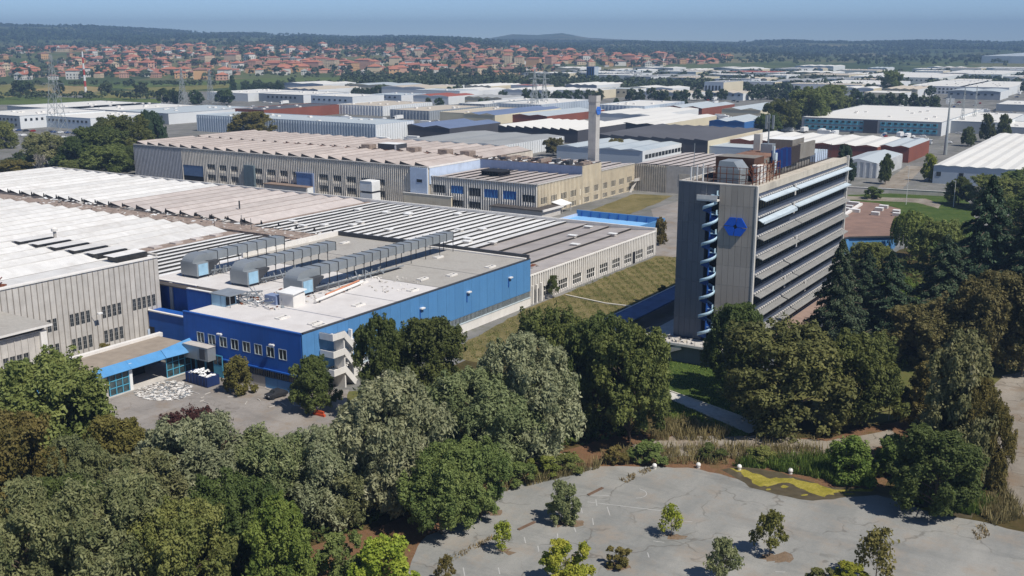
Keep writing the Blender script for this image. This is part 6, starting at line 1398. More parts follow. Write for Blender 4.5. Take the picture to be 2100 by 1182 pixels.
ST = [house_mesh(16, 34, 17, 3.0, m_plast[3], True, m_terra2, 5), house_mesh(18, 30, 20, 3.0, m_plast[0], True, m_terra, 6), house_mesh(15, 30, 15, 2.6, m_plast[2], True, m_terra, 5)]
spots = []
def town_px(px, d):
    u = (px - 1050) / 2209 * d; x, y = cam2w(u, d); return x, y
for _ in range(9000):
    px = r_.uniform(-40, 1500); d = (1640 if px < 480 else 1850) + 2150 * r_.random() ** 1.25
    dens = np.interp(px, [-40, 150, 260, 700, 1000, 1350, 1500], [0.25, 0.45, 1, 1, 0.9, 0.7, 0.25])
    if px > 1150 and d < 2250: continue
    if px < 200 and d < 1950: dens *= 0.5
    dens = dens * np.interp(d, [1850, 3000, 4000], [1, 0.6, 0.12])
    x, y = town_px(px, d)
    if math.sin(x * 0.013 + 0.5) * math.cos(y * 0.011 + 1) > 0.35: continue
    if r_.random() > dens: continue
    spots.append((d, x, y, px))
grid, keep = {}, []
for s in spots:
    k = (int(s[1] // 17), int(s[2] // 17))
    if any((k[0] + i, k[1] + j) in grid for i in (-1, 0, 1) for j in (-1, 0, 1)): continue
    grid[k] = 1; keep.append(s)
keep.sort()
APT = [(520, 2050), (560, 2120), (600, 1990), (640, 2000), (680, 2030), (720, 2020), (765, 2040), (860, 2500), (935, 2200), (985, 2260), (1040, 2300), (1095, 2280), (1130, 2350), (475, 2250), (1180, 2500), (1360, 2700), (800, 2700), (585, 2060), (625, 2080), (662, 2085), (705, 2090), (745, 2100), (420, 2200), (890, 2350), (1010, 2200), (1065, 2220), (1240, 2450), (1290, 2480)]
zones = ['left end of the town', 'town left of the pylons', 'town behind the pylons', 'middle of the town', 'town above the chimney', 'right end of the town']
def zone(px, d=None): return ('' if d is None else 'front rows of the ' if d < 2050 else 'middle rows of the ' if d < 2300 else 'back rows of the ') + zones[int(min(5, max(0, px // 250)))]
for i, (px, d) in enumerate(APT):
    x, y = town_px(px, d); O('apartment_block', ST[i % 3], None, (x, y, tz(x, y)), (0, 0, R(r_.choice((10, 25, 100, 32)))), label='tall terracotta roofed apartment block in the ' + zone(px, d), category='apartment block', group='apartment blocks of the town, ' + zone(px, d))
tops = {}
far_v, far_f, far_m = [], [], []
for i, (d, x, y, px) in enumerate(keep):
    if any(abs(px - p) < 14 and abs(d - q) < 40 for p, q in APT): continue
    me = HM[r_.randrange(12)]; rz = R(r_.choice((0, 90)) + r_.gauss(20 + 25 * math.sin(x * 0.004), 8)); s = r_.choice((0.7, 0.8, 0.9, 1.0, 1.1, 1.3, 1.55)) * r_.uniform(0.9, 1.1)
    if len(tops) < 283:
        tops[i] = O('house', me, None, (x, y, tz(x, y)), (0, 0, rz), (s, s, s), label='small terracotta roofed house in the ' + zone(px, d), category='house', group='houses of the town, ' + zone(px, d))
    else:
        c, sn = math.cos(rz) * s, math.sin(rz) * s; n0 = len(far_v); z0 = tz(x, y)
        if len(far_v) > 90000: break
        src = me
        for v in src.vertices: far_v.append((x + c * v.co.x - sn * v.co.y, y + sn * v.co.x + c * v.co.y, z0 + v.co.z * s))
        for p in src.polygons:
            far_f.append([n0 + k for k in p.vertices]); far_m.append(({'plaster_cream': 0, 'plaster_white': 1, 'plaster_ochre': 2, 'plaster_pink': 3, 'terracotta_roof': 4, 'orange_tile_roof': 5, 'window_glass': 6, 'brown_tile_roof': 7}[src.materials[p.material_index].name]))
me = bpy.data.meshes.new('distant_houses'); me.from_pydata(far_v, [], far_f)
for m in (*m_plast, m_terra, m_terra2, m_glass, m_terra3): me.materials.append(m)
me.polygons.foreach_set('material_index', far_m)
O('distant_houses', me, kind='stuff', label='farther terracotta roofed houses of the town reading as one mass', category='houses')
print('houses', len(keep), len(tops), len(far_v))
# ------------------------------------------------------------------ vegetation
LM = dict(
    green=leafmat('leaf_mid_green', srgb(92, 106, 54), srgb(144, 151, 87)),
    dark=leafmat('leaf_dark_green', srgb(70, 84, 42), srgb(115, 125, 67)),
    silver=leafmat('leaf_silver', srgb(108, 117, 83), srgb(165, 168, 131), c3=srgb(196, 196, 164)),
    grey=leafmat('leaf_grey_green', srgb(97, 107, 67), srgb(147, 150, 104), c3=srgb(178, 178, 135)),
    olive=leafmat('leaf_olive', srgb(97, 97, 46), srgb(149, 141, 77)),
    brown=leafmat('leaf_brownish', srgb(88, 90, 50), srgb(133, 127, 77)),
    lime=leafmat('leaf_lime', srgb(113, 130, 40), srgb(183, 182, 73)),
    bright=leafmat('leaf_fresh_green', srgb(86, 110, 46), srgb(138, 154, 75)),
    cedar=leafmat('needle_cedar', srgb(45, 62, 42), srgb(81, 97, 69), tl=0.12),
    purple=leafmat('leaf_purple', srgb(66, 36, 40), srgb(108, 64, 62)),
    weep=leafmat('leaf_willow', srgb(83, 108, 48), srgb(140, 154, 83)),
    far=leafmat('leaf_far', srgb(48, 64, 36), srgb(80, 94, 54), tl=0.15),
    farw=leafmat('leaf_far_wood', srgb(42, 58, 36), srgb(76, 90, 54), tl=0.1),
    weed=leafmat('weed_stems', srgb(112, 106, 66), srgb(158, 146, 102), tl=0.2),
    reed=leafmat('reed_blades', srgb(74, 100, 42), srgb(128, 146, 70), tl=0.25),
)
m_bark = surf('bark', srgb(98, 86, 72), rough=0.95, var=0.3, scale=3.0, world=False)
m_barkl = surf('pale_bark', srgb(168, 160, 148), rough=0.95, var=0.2, scale=3.0, world=False)

def leaves_np(P, N, size, rs, asp=1.7, jit=0.75):
    """one small pointed leaf blade per point, facing roughly along N"""
    n = len(P)
    N = N + rs.normal(0, jit, (n, 3)); N /= np.linalg.norm(N, axis=1)[:, None] + 1e-9
    T = rs.normal(0, 1, (n, 3)); T -= (T * N).sum(1)[:, None] * N; T /= np.linalg.norm(T, axis=1)[:, None] + 1e-9
    B = np.cross(N, T); s = (size * rs.uniform(0.6, 1.35, n))[:, None]
    v = np.empty((n, 4, 3)); v[:, 0] = P - T * s * 0.5 * asp; v[:, 1] = P + B * s * 0.5; v[:, 2] = P + T * s * 0.5 * asp; v[:, 3] = P - B * s * 0.5
    return v.reshape(-1, 3), np.arange(n * 4).reshape(n, 4)
def crown_mesh(name, seed, nlobe, nleaf, size, zb=0.14, shape='round', spread=0.3, mat=None, hollow=0.7, asp=1.7, jit=0.5, up=0.5):
    rs = np.random.RandomState(seed); L = []
    for i in range(nlobe):
        q = (i + 0.5) / nlobe; th = i * 2.39996 + rs.uniform(-0.4, 0.4); zc = zb + (1 - zb) * (0.12 + 0.74 * q)
        t = (zc - zb) / (1 - zb)
        if shape == 'round': env = 0.5 * math.sqrt(max(0.02, 1 - (2 * t - 0.92) ** 2 * 0.95))
        elif shape == 'ovoid': env = 0.5 * (1 - t) ** 0.55 * (0.35 + t) ** 0.35 * 1.25
        elif shape == 'cone': env = 0.5 * (1.02 - t) ** 0.9
        else: env = 0.5 * (0.45 + 0.75 * t) * math.sqrt(max(0.03, 1 - t ** 3))
        env = min(env, 0.5); lr = rs.uniform(0.09, 0.2) * (1.3 if nlobe < 10 else 1); rr = max(0.0, env * rs.uniform(0.72, 1.22) - lr * 0.75) * math.sqrt(rs.uniform(0.45, 1.0)); zc += rs.uniform(-0.06, 0.06)
        L.append((rr * math.cos(th), rr * math.sin(th), min(zc, 1 - lr * 0.75), lr))
    L.append((rs.uniform(-0.1, 0.1), rs.uniform(-0.1, 0.1), 1 - 0.13, 0.12)); L.append((0, 0, zb + (1 - zb) * 0.5, 0.3 if shape != 'cone' else 0.2))
    L = np.array(L); core = np.array([0, 0, zb + (1 - zb) * 0.42]); PP, NN, TT = [], [], []
    tufts = []
    for (cx, cy_, cz, r) in L[:-1]:
        nt = max(5, int(20 * (r / 0.15) ** 2)); o = np.array([cx, cy_, cz]) - core; o /= np.linalg.norm(o) + 1e-9
        lt = np.clip(rs.normal(0.45, 0.13), 0, 1)
        d = rs.normal(0, 0.75, (nt, 3)) + o * 0.75 + np.array([0, 0, 0.25]); d /= np.linalg.norm(d, axis=1)[:, None]
        for dd in d:
            sprig = rs.rand() < 0.16
            c = np.array([cx, cy_, cz]) + dd * r * (rs.uniform(1.05, 1.4) if sprig else rs.uniform(hollow, 1.02)) * np.array([1, 1, 0.9])
            ax = dd + np.array([0, 0, up]) + rs.normal(0, 0.3, 3); ax /= np.linalg.norm(ax)
            tufts.append((c, ax, rs.uniform(0.045, 0.085) * (r / 0.15) ** 0.5 * spread / 0.34, np.clip(lt + rs.normal(0, 0.14), 0, 1)))
    per = max(4, int(nleaf * 0.86 / len(tufts)))
    for c, ax, l, tn in tufts:
        t = rs.uniform(-0.5, 1.0, per); rad = rs.normal(0, 1, (per, 3)); rad -= (rad @ ax)[:, None] * ax
        P = c + ax * (t * l)[:, None] + rad * (l * 0.42 * (1.05 - 0.55 * np.clip(t, 0, 1)))[:, None]
        PP.append(P); NN.append(rad / (np.linalg.norm(rad, axis=1)[:, None] + 1e-9) * 0.8 + ax * 0.5 + np.array([0, 0, 0.45])); TT.append(np.clip(tn + rs.normal(0, 0.07, per), 0, 1))
    k = int(nleaf * 0.14); idx = rs.randint(0, len(L), k); d = rs.normal(0, 1, (k, 3)); d /= np.linalg.norm(d, axis=1)[:, None]
    PP.append(L[idx, :3] + d * (L[idx, 3] * rs.uniform(0.2, 0.8, k))[:, None]); NN.append(d); TT.append(np.clip(rs.normal(0.4, 0.1, k), 0, 1))
    P, N, T = np.concatenate(PP), np.concatenate(NN), np.concatenate(TT)
    P[:, 2] = np.clip(P[:, 2], 0.01, 1.05)
    v, f = leaves_np(P, N, size, rs, asp, jit)
    return mesh_np(name, v, f, mat or LM['green'], T), L
def limb_mesh(seed, L, r0=0.022, zb=0.14, mat=None):
    rs = random.Random(seed); mb = MB()
    mb.tube((0, 0, 0), (0.01, 0.0, zb + 0.1), r0, r0 * 0.8, n=7); mb.tube((0.01, 0, zb + 0.1), (0, 0.01, 0.8), r0 * 0.8, r0 * 0.25, n=6)
    for (x, y, z, r) in L[:-2]:
        z0 = max(zb * 0.8, z - 0.14 - 0.25 * math.hypot(x, y)); mb.tube((0.005, 0, z0), (x * 0.55, y * 0.55, (z0 + z) / 2 + 0.02), r0 * 0.42, r0 * 0.3, n=5, cap=False); mb.tube((x * 0.55, y * 0.55, (z0 + z) / 2 + 0.02), (x, y, z), r0 * 0.3, r0 * 0.1, n=4, cap=False)
    return mb.mesh('trunk', mat or m_bark, smooth=True)
PR = {}
def proto(key, **kw):
    bark = kw.pop('bark', None); r0 = kw.pop('r0', 0.022)
    me, L = crown_mesh('crown', mat=None, **{**dict(name='crown'), **kw}) if False else crown_mesh('crown', **kw)
    PR[key] = (me, limb_mesh(kw['seed'], L, r0, kw.get('zb', 0.14), bark))
for i in range(3):
    proto('broad%d' % i, seed=11 + i, nlobe=20 + i * 4, nleaf=44000, size=0.0195, zb=0.1, shape='round', spread=0.34)
    proto('willow%d' % i, seed=31 + i, nlobe=26 + i * 4, nleaf=50000, size=0.0155, zb=0.06, shape='round', spread=0.36, asp=2.6, up=0.9)
for i in range(2):
    proto('tall%d' % i, seed=51 + i, nlobe=26, nleaf=44000, size=0.02, zb=0.08, shape='ovoid', spread=0.34)
    proto('shrub%d' % i, seed=61 + i, nlobe=12, nleaf=14000, size=0.034, zb=0.02, shape='round', spread=0.4)
    proto('sapling%d' % i, seed=71 + i, nlobe=12, nleaf=4200, size=0.04, zb=0.3, shape='ovoid', spread=0.42, r0=0.016)
    proto('far%d' % i, seed=81 + i, nlobe=9, nleaf=2200, size=0.07, zb=0.1, shape='round', spread=0.4)
proto('sparse0', seed=91, nlobe=9, nleaf=1500, size=0.05, zb=0.25, shape='ovoid', spread=0.5, r0=0.014)
proto('bushy0', seed=95, nlobe=16, nleaf=14000, size=0.031, zb=0.02, shape='ovoid', spread=0.42)
proto('farcone0', seed=97, nlobe=10, nleaf=900, size=0.09, zb=0.06, shape='cone', spread=0.4)
def cedar_mesh(seed, tiers=16, nleaf=44000):
    rs = np.random.RandomState(seed); P, N, T = [], [], []; mb = MB()
    mb.tube((0, 0, 0), (0, 0, 0.96), 0.022, 0.004, n=7)
    per = nleaf // (tiers * 6)
    for k in range(tiers):
        q = k / (tiers - 1); z = 0.1 + 0.84 * q; Lb = 0.5 * (1 - q) ** 0.75 + 0.05
        nb = 7 if q < 0.6 else 5
        for j in range(nb):
            a = j * 2 * math.pi / nb + k * 0.7 + rs.uniform(-0.25, 0.25); Lj = Lb * rs.uniform(0.72, 1.08); c, s = math.cos(a), math.sin(a); dz = -0.03 * rs.uniform(0, 1.6)
            mb.tube((0, 0, z), (c * Lj, s * Lj, z + dz), 0.006, 0.002, n=4, cap=False)
            t = rs.uniform(0.12, 1.0, per) ** 0.75; w = 0.34 * Lj * (1 - 0.55 * t) * rs.normal(0, 0.55, per)
            x = c * Lj * t - s * w; y = s * Lj * t + c * w; zz = z + dz * t + rs.normal(0, 0.007, per) - 0.05 * (np.abs(w)) - 0.03 * t * t
            P.append(np.stack([x, y, zz], 1)); N.append(np.tile([c * 0.3, s * 0.3, 1.0], (per, 1))); T.append(np.clip(rs.normal(0.45, 0.2) + rs.normal(0, 0.18, per), 0, 1))
    P, N, T = np.concatenate(P), np.concatenate(N), np.concatenate(T)
    v, f = leaves_np(P, N, 0.0155, rs, 2.0, 0.5)
    return mesh_np('crown', v, f, LM['cedar'], T), mb.mesh('trunk', m_bark)
for i in range(2): PR['cedar%d' % i] = cedar_mesh(101 + i)
def weeping_mesh(seed, n=240, per=42):
    rs = np.random.RandomState(seed); P, N, T = [], [], []; mb = MB().tube((0, 0, 0), (0.02, 0, 0.6), 0.035, 0.02, n=7)
    for i in range(n):
        a = rs.uniform(0, 2 * math.pi); r = 0.46 * math.sqrt(rs.uniform(0.02, 1)); z0 = 0.97 - 0.5 * r ** 1.3 - rs.uniform(0, 0.08); ln = rs.uniform(0.25, 0.72) * z0; t = np.linspace(0, 1, per)
        x = math.cos(a) * r * (1 + 0.14 * np.sin(t * 1.6)) + rs.normal(0, 0.006, per); y = math.sin(a) * r * (1 + 0.14 * np.sin(t * 1.6)) + rs.normal(0, 0.006, per)
        P.append(np.stack([x, y, z0 - ln * t], 1)); N.append(np.tile([math.cos(a), math.sin(a), 0.4], (per, 1))); T.append(np.clip(rs.normal(0.5, 0.22) + rs.normal(0, 0.12, per), 0, 1))
        if i % 6 == 0: mb.tube((0.02, 0, 0.5), (math.cos(a) * r, math.sin(a) * r, z0), 0.01, 0.003, n=4, cap=False)
    P, N, T = np.concatenate(P), np.concatenate(N), np.concatenate(T); v, f = leaves_np(P, N, 0.03, rs, 2.2, 0.6)
    return mesh_np('crown', v, f, LM['weep'], T), mb.mesh('trunk', m_bark)
PR['weeping0'] = weeping_mesh(7)
_trng = random.Random(2024)
def tree(key, X, Y, Hh, Wd, mat, label, name='tree', cat='tree', group=None, z=0.0, rz=None, bark=None, squash=1.0):
    t = thing(name, label, cat, (X, Y, z), _trng.uniform(0, 6.28) if rz is None else rz, group)
    cm, tm = PR[key]
    c = O('crown', cm, t, scale=(Wd, Wd * squash, Hh))
    c.material_slots[0].link = 'OBJECT'; c.material_slots[0].material = LM[mat]
    k = O('trunk', tm, t, scale=(Wd, Wd, Hh))
    return t
def ptree(key, bx, by, topy, wpx, mat, label, **kw):
    X, Y = at(bx, by); Hh = max(1.0, height(X, Y, topy)); Wd = wpx / FOCAL * math.hypot(depth(X, Y), CAM_H) * 0.94
    return tree(key, X, Y, Hh, Wd, mat, label, **kw)
# foreground wood, left
for a in [
 ('broad0', 120, 975, 736, 255, 'green', 'big green tree in front of the flat roofed annex'),
 ('broad1', 35, 1095, 852, 215, 'olive', 'yellowish olive tree at the left edge, below the big green one'),
 ('broad2', 258, 1030, 864, 150, 'olive', 'golden olive tree left of the purple leaved one'),
 ('willow0', 165, 1085, 908, 125, 'grey', 'grey green tree between the two olive trees'),
 ('broad1', 405, 985, 848, 150, 'purple', 'purple leaved tree at the edge of the yard'),
 ('willow1', 410, 1080, 862, 235, 'silver', 'silvery tree just below the purple leaved tree'),
 ('willow2', 560, 1085, 892, 185, 'grey', 'grey green tree right of the silvery one below the yard'),
 ('willow0', 665, 1075, 884, 180, 'silver', 'silvery tree below the orange barrier'),
 ('willow1', 800, 1045, 782, 235, 'silver', 'broad silvery tree in front of the white escape stair'),
 ('broad0', 785, 860, 656, 120, 'dark', 'dark green tree against the sunny blue wall, left one'),
 ('broad2', 885, 850, 660, 165, 'dark', 'dark green tree against the sunny blue wall, right one'),
 ('willow2', 985, 965, 770, 215, 'grey', 'grey green tree left of the dense silver willow'),
 ('willow0', 1085, 940, 700, 190, 'silver', 'dense silver willow left of the dark tree group'),
 ('broad1', 1130, 860, 640, 165, 'dark', 'dark tree with rounded top behind the silver willow'),
 ('tall0', 1215, 885, 655, 165, 'dark', 'tall dark tree right of the silver willow'),
 ('broad0', 1290, 905, 672, 175, 'dark', 'dark tree at the right end of the group by the path'),
 ('broad2', 905, 1095, 925, 160, 'green', 'mid green bush tree at the car park, left half'),
 ('broad0', 985, 1060, 915, 135, 'green', 'mid green bush tree at the car park, right half'),
 ('willow1', 715, 1065, 930, 150, 'grey', 'shaded grey green tree over the dirt verge'),
 ('willow0', 70, 1260, 1010, 200, 'grey', 'grey green tree in the bottom left corner'),
 ('willow2', 250, 1245, 985, 220, 'grey', 'broad grey green tree at the bottom edge, left'),
 ('broad1', 395, 1250, 1035, 190, 'green', 'green tree at the bottom edge beside the grey green one'),
 ('tall1', 580, 1235, 1028, 150, 'bright', 'soft fresh green tree at the bottom edge'),
 ('broad0', 490, 1180, 985, 170, 'dark', 'dark green tree behind the soft fresh green one'),
 ('willow1', 300, 1130, 940, 190, 'grey', 'grey green tree in the middle of the left wood'),
 ('broad2', 150, 1180, 985, 170, 'dark', 'dark tree between the corner trees and the olive tree'),
 ('willow2', 60, 990, 845, 120, 'grey', 'pale grey tree behind the yellowish olive tree'),
 ('shrub0', 790, 1225, 1105, 135, 'lime', 'lime green shrub at the bottom edge'),
 ('shrub1', 700, 1190, 1098, 100, 'green', 'low green shrub left of the lime one'),
 # in front of the blue building
 ('bushy0', 492, 806, 733, 70, 'olive', 'ragged olive shrub in front of the blue window front'),
 ('tall1', 645, 842, 735, 105, 'dark', 'dark leafy tree at the corner of the blue building'),
 ('shrub0', 215, 735, 706, 32, 'olive', 'small weed bush at the foot of the grey panel hall'),
 ('bushy0', 1353, 502, 448, 34, 'olive', 'tall ragged bush at the end of the ribbed side wall'),
 ('sapling0', 1135, 612, 568, 30, 'dark', 'thin sapling against the ribbed side wall'),
 ('shrub1', 1362, 612, 588, 30, 'dark', 'round dark bush on the lawn left of the tower'),
 # right side
 ('broad2', 1505, 805, 630, 135, 'dark', 'dark tree touching the foot of the tower'),
 ('broad1', 1600, 880, 672, 270, 'brown', 'big brownish tree right below the tower'),
 ('broad0', 1765, 872, 690, 175, 'dark', 'dark tree beside the street lamp'),
 ('tall0', 1955, 985, 700, 190, 'grey', 'tall loose green tree over the reeds'),
 ('broad2', 1915, 1050, 890, 190, 'dark', 'dark bush tree at the pond under the tall loose tree'),
 ('willow0', 2005, 1000, 790, 105, 'olive', 'olive tree right of the tall loose tree'),
 ('shrub0', 1960, 985, 905, 95, 'silver', 'pale silvery bush on top of the dark pond bush'),
 ('cedar0', 1712, 742, 478, 160, 'cedar', 'tall dark cedar right of the tower'),
 ('cedar1', 1815, 705, 505, 165, 'cedar', 'dark cedar behind the fresh green tree'),
 ('cedar0', 1925, 700, 470, 190, 'cedar', 'broad cedar in the middle of the garden'),
 ('cedar1', 2010, 640, 345, 200, 'cedar', 'highest cedar of the garden'),
 ('cedar0', 2095, 660, 420, 190, 'cedar', 'cedar at the right edge of the picture'),
 ('cedar1', 1770, 640, 500, 110, 'cedar', 'slim cedar left of the middle garden cedar'),
 ('broad0', 1838, 668, 568, 85, 'bright', 'fresh green tree in front of the dark cedars'),
 ('weeping0', 1865, 530, 425, 85, 'weep', 'weeping willow beside the hexagonal pavilion'),
 ('broad1', 1890, 745, 628, 170, 'brown', 'brownish tree below the garden cedars, left'),
 ('broad2', 2010, 760, 570, 180, 'brown', 'brownish tree below the garden cedars, right'),
 ('tall1', 2095, 770, 560, 120, 'brown', 'brownish tree at the right edge'),
 ('broad1', 1690, 605, 545, 90, 'dark', 'dark bush hiding the pavilion wall'),
 ('broad2', 1780, 575, 500, 100, 'green', 'green tree in front of the blue pavilion wall'),
 ('broad0', 1930, 560, 455, 120, 'green', 'green tree right of the weeping willow'),
 ('tall0', 1900, 880, 745, 130, 'olive', 'light olive tree behind the street lamp'),
 ('broad2', 2110, 520, 400, 130, 'dark', 'dark tree below the long ridged roof'),
 ('broad1', 2030, 430, 362, 110, 'green', 'green tree in front of the big white ridged hall'),
 ('broad0', 2100, 420, 350, 110, 'green', 'green tree at right in front of the big white ridged hall'),
 ('tall1', 1965, 420, 365, 60, 'dark', 'dark pine at the corner of the big white ridged hall'),
 ('shrub0', 1790, 408, 384, 40, 'green', 'bush on the lawn before the boundary wall'),
 ('tall0', 1730, 376, 300, 50, 'cedar', 'dark conifer beside the small white shed'),
 ('tall1', 1815, 378, 318, 30, 'dark', 'narrow dark tree in front of the white ribbed shed'),
 ('tall0', 1905, 372, 318, 36, 'lime', 'fresh green poplar by the service road'),
 # car park trees
 ('shrub0', 1152, 1072, 992, 70, 'grey', 'dense round bush growing in the car park'),
 ('sparse0', 1030, 1133, 1074, 52, 'lime', 'yellowish sapling left of the round bush'),
 ('shrub1', 1160, 1200, 1114, 100, 'lime', 'leafy bush at the bottom edge of the car park'),
 ('sparse0', 1376, 1101, 1042, 54, 'lime', 'yellow green sapling in the middle of the car park'),
 ('shrub1', 1268, 1163, 1124, 52, 'olive', 'low olive bush in the car park'),
 ('sapling0', 1578, 1140, 1056, 72, 'olive', 'small brownish tree with a clear trunk in the car park'),
 ('sapling1', 1480, 1195, 1108, 78, 'grey', 'small grey green tree near the bottom of the car park'),
 ('sparse0', 1795, 1195, 1094, 92, 'olive', 'sparse half bare tree in the car park'),
 ('sapling0', 915, 1200, 1144, 42, 'olive', 'small olive sapling at the bottom left of the car park'),
 ('shrub0', 1740, 1200, 1158, 70, 'lime', 'lime bush cut by the bottom edge'),
 ('shrub1', 1680, 1205, 1168, 60, 'brown', 'brown bush cut by the bottom edge'),
 # hedge along the car park edge
 ('shrub0', 1065, 992, 950, 70, 'green', 'first bush of the green hedge along the car park'),
 ('shrub1', 1115, 975, 938, 70, 'bright', 'second bush of the green hedge along the car park'),
 ('shrub0', 1165, 965, 932, 70, 'green', 'third bush of the green hedge along the car park'),
 ('shrub1', 1260, 950, 918, 50, 'olive', 'olive bush right of the green hedge'),
 ('shrub0', 1330, 948, 908, 80, 'green', 'wide bush left of the white concrete balls'),
 ('shrub1', 1455, 942, 915, 60, 'dark', 'dark bush behind the second concrete ball'),
 ('shrub0', 1560, 948, 918, 60, 'green', 'green bush behind the yellow scum'),
 ('bushy0', 1745, 985, 900, 110, 'bright', 'high green reed bush left of the pond'),
 ('bushy0', 1830, 975, 895, 90, 'weep', 'green bush between the reeds and the olive tree'),
]:
    key, bx, by, topy, wpx, mat, lab = a
    ptree(key, bx, by, topy, wpx, mat, lab, name='shrub' if key.startswith(('shrub', 'bushy')) else 'tree', cat='shrub' if key.startswith(('shrub', 'bushy')) else 'tree')
# left background group and singles
for a in [('broad0', 95, 345, 276, 90, 'grey', 'grey green tree behind the bare one'), ('broad1', 205, 345, 262, 120, 'dark', 'dark tree left of the ribbed warehouse corner'), ('broad2', 165, 350, 285, 90, 'dark', 'dark tree between the bare tree and the warehouse'), ('broad0', 255, 332, 240, 110, 'dark', 'tall dark tree at the warehouse corner'), ('tall0', 322, 322, 232, 55, 'cedar', 'dark rounded tree touching the warehouse roof'), ('tall1', 305, 325, 230, 32, 'cedar', 'dark pointed tree left of the rounded one'), ('broad1', 20, 368, 330, 90, 'olive', 'olive bush tree at the left edge behind the white roofs'), ('broad2', 150, 366, 332, 80, 'green', 'green tree right of the bare tree'), ('broad0', 225, 362, 300, 110, 'green', 'green tree before the warehouse end'), ('broad2', 518, 287, 232, 100, 'olive', 'broad olive tree before the pale blue ribbed hall'), ('tall0', 215, 295, 243, 40, 'dark', 'dark pointed tree among the white halls'), ('broad1', 5, 305, 250, 60, 'green', 'green tree at the left edge by the white office'), ('broad1', 270, 350, 300, 80, 'dark', 'dark bush against the warehouse end'),
          ('broad1', 1262, 318, 285, 40, 'olive', 'ragged olive tree right of the chimney foot'), ('broad0', 1135, 320, 284, 44, 'brown', 'brownish tree left of the chimney foot'), ('broad2', 945, 300, 278, 34, 'olive', 'olive bush at the corner of the grey roofed hall'), ('broad0', 1600, 272, 205, 72, 'dark', 'dark tree left of the teal glazed office'), ('broad1', 1655, 262, 180, 90, 'green', 'tall green tree left of the teal glazed office'), ('broad2', 1700, 235, 178, 85, 'green', 'green tree behind the teal glazed office, left end'), ('broad0', 1570, 285, 235, 50, 'dark', 'dark tree behind the tower antennas'), ('broad1', 1825, 192, 146, 42, 'green', 'broad single tree among the white office blocks'), ('tall0', 2022, 292, 236, 34, 'dark', 'dark round tree by the masts, left one'), ('tall1', 2056, 286, 236, 32, 'dark', 'dark round tree by the masts, right one'), ('tall0', 1985, 300, 262, 36, 'dark', 'dark tree left of the big white ridged hall'), ('broad2', 1755, 262, 244, 60, 'dark', 'tree clump before the teal glazed office, left part'), ('broad0', 1850, 268, 252, 60, 'dark', 'tree clump before the teal glazed office, right part'), ('tall1', 1500, 300, 276, 30, 'dark', 'dark fir beside the dark flat hall')]:
    key, bx, by, topy, wpx, mat, lab = a; ptree(key, bx, by, topy, wpx, mat, lab)
# bare tree
X, Y = at(88, 376); Hh = height(X, Y, 304)
t = thing('bare_tree', 'leafless pale tree behind the white saw-tooth roofs', 'tree', (X, Y, 0)); mb = MB(); r_ = random.Random(6)
def branch(p, d, L, r, lv):
    q = p + d * L; mb.tube(p, q, r, r * 0.6, n=5, cap=False)
    if lv == 0: return
    for _ in range(4 if lv > 1 else 5):
        nd = (d + Vector((r_.gauss(0, 0.42), r_.gauss(0, 0.42), r_.uniform(0.0, 0.4)))).normalized(); branch(p + d * L * r_.uniform(0.45, 1.0), nd, L * r_.uniform(0.55, 0.75), r * 0.58, lv - 1)
branch(Vector((0, 0, 0)), Vector((0, 0, 1)), Hh * 0.42, 0.45, 4)
part(t, 'trunk', mb, m_barkl)
# rows of round street trees
r_ = random.Random(17)
def row_of(xs, basey, h, w, lab, grp, mat='far', key='far'):
    for px in xs:
        X, Y = at(px + r_.uniform(-3, 3), basey(px) if callable(basey) else basey)
        if any(a_ - 2 < X < b_ + 2 and c_ - 2 < Y < d_ + 2 for a_, b_, c_, d_ in placed): continue
        tree(key + ('0' if key == 'farcone' else str(r_.randrange(2))), X, Y, h * r_.uniform(0.88, 1.14), w * r_.uniform(0.85, 1.15), mat, lab, group=grp)
row_of(list(range(1078, 1240, 21)) + list(range(1292, 1560, 23)), lambda p: 207 - (p - 1078) * 0.002, 11, 10.5, 'round avenue tree in the row above the chimney top', 'avenue trees')
row_of(range(1715, 1920, 22), 224, 13, 11, 'round tree in the row behind the teal glazed office', 'trees behind the teal office')
row_of(range(1560, 1720, 24), 205, 12, 11, 'round tree in the row left of the office blocks', 'trees left of the office blocks')
row_of((985, 1000, 880, 1118, 1205, 1220, 1370, 1400, 905, 1265), 222, 8, 7.5, 'round tree standing between the estate halls', 'trees between the estate halls')
row_of(range(725, 960, 13), 196, 9, 8, 'small tree in the row before the white halls', 'small trees before the white halls')
row_of((360, 335, 405, 455, 470, 350), lambda p: 214, 13, 13, 'tree standing by the pylon pair', 'trees by the pylon pair')
row_of((478,), 190, 20, 9, 'lone poplar in the field right of the pylons', 'lone poplar', key='farcone')
row_of((40, 50, 58, 215, 288, 125), lambda p: 192, 13, 15, 'lone dark tree in the fields at left', 'field trees')
row_of(range(360, 470, 13), 229, 5, 3.4, 'small clipped tree before the pale blue roof', 'small clipped trees', key='farcone')
row_of((575, 600, 1010, 1030, 1350, 1470, 1580, 1620, 1640, 1750, 1780, 1905, 2080, 2095, 1540, 1700), lambda p: 175 + (p % 40), 11, 10, 'tree rising among the far white halls', 'trees among the far halls')
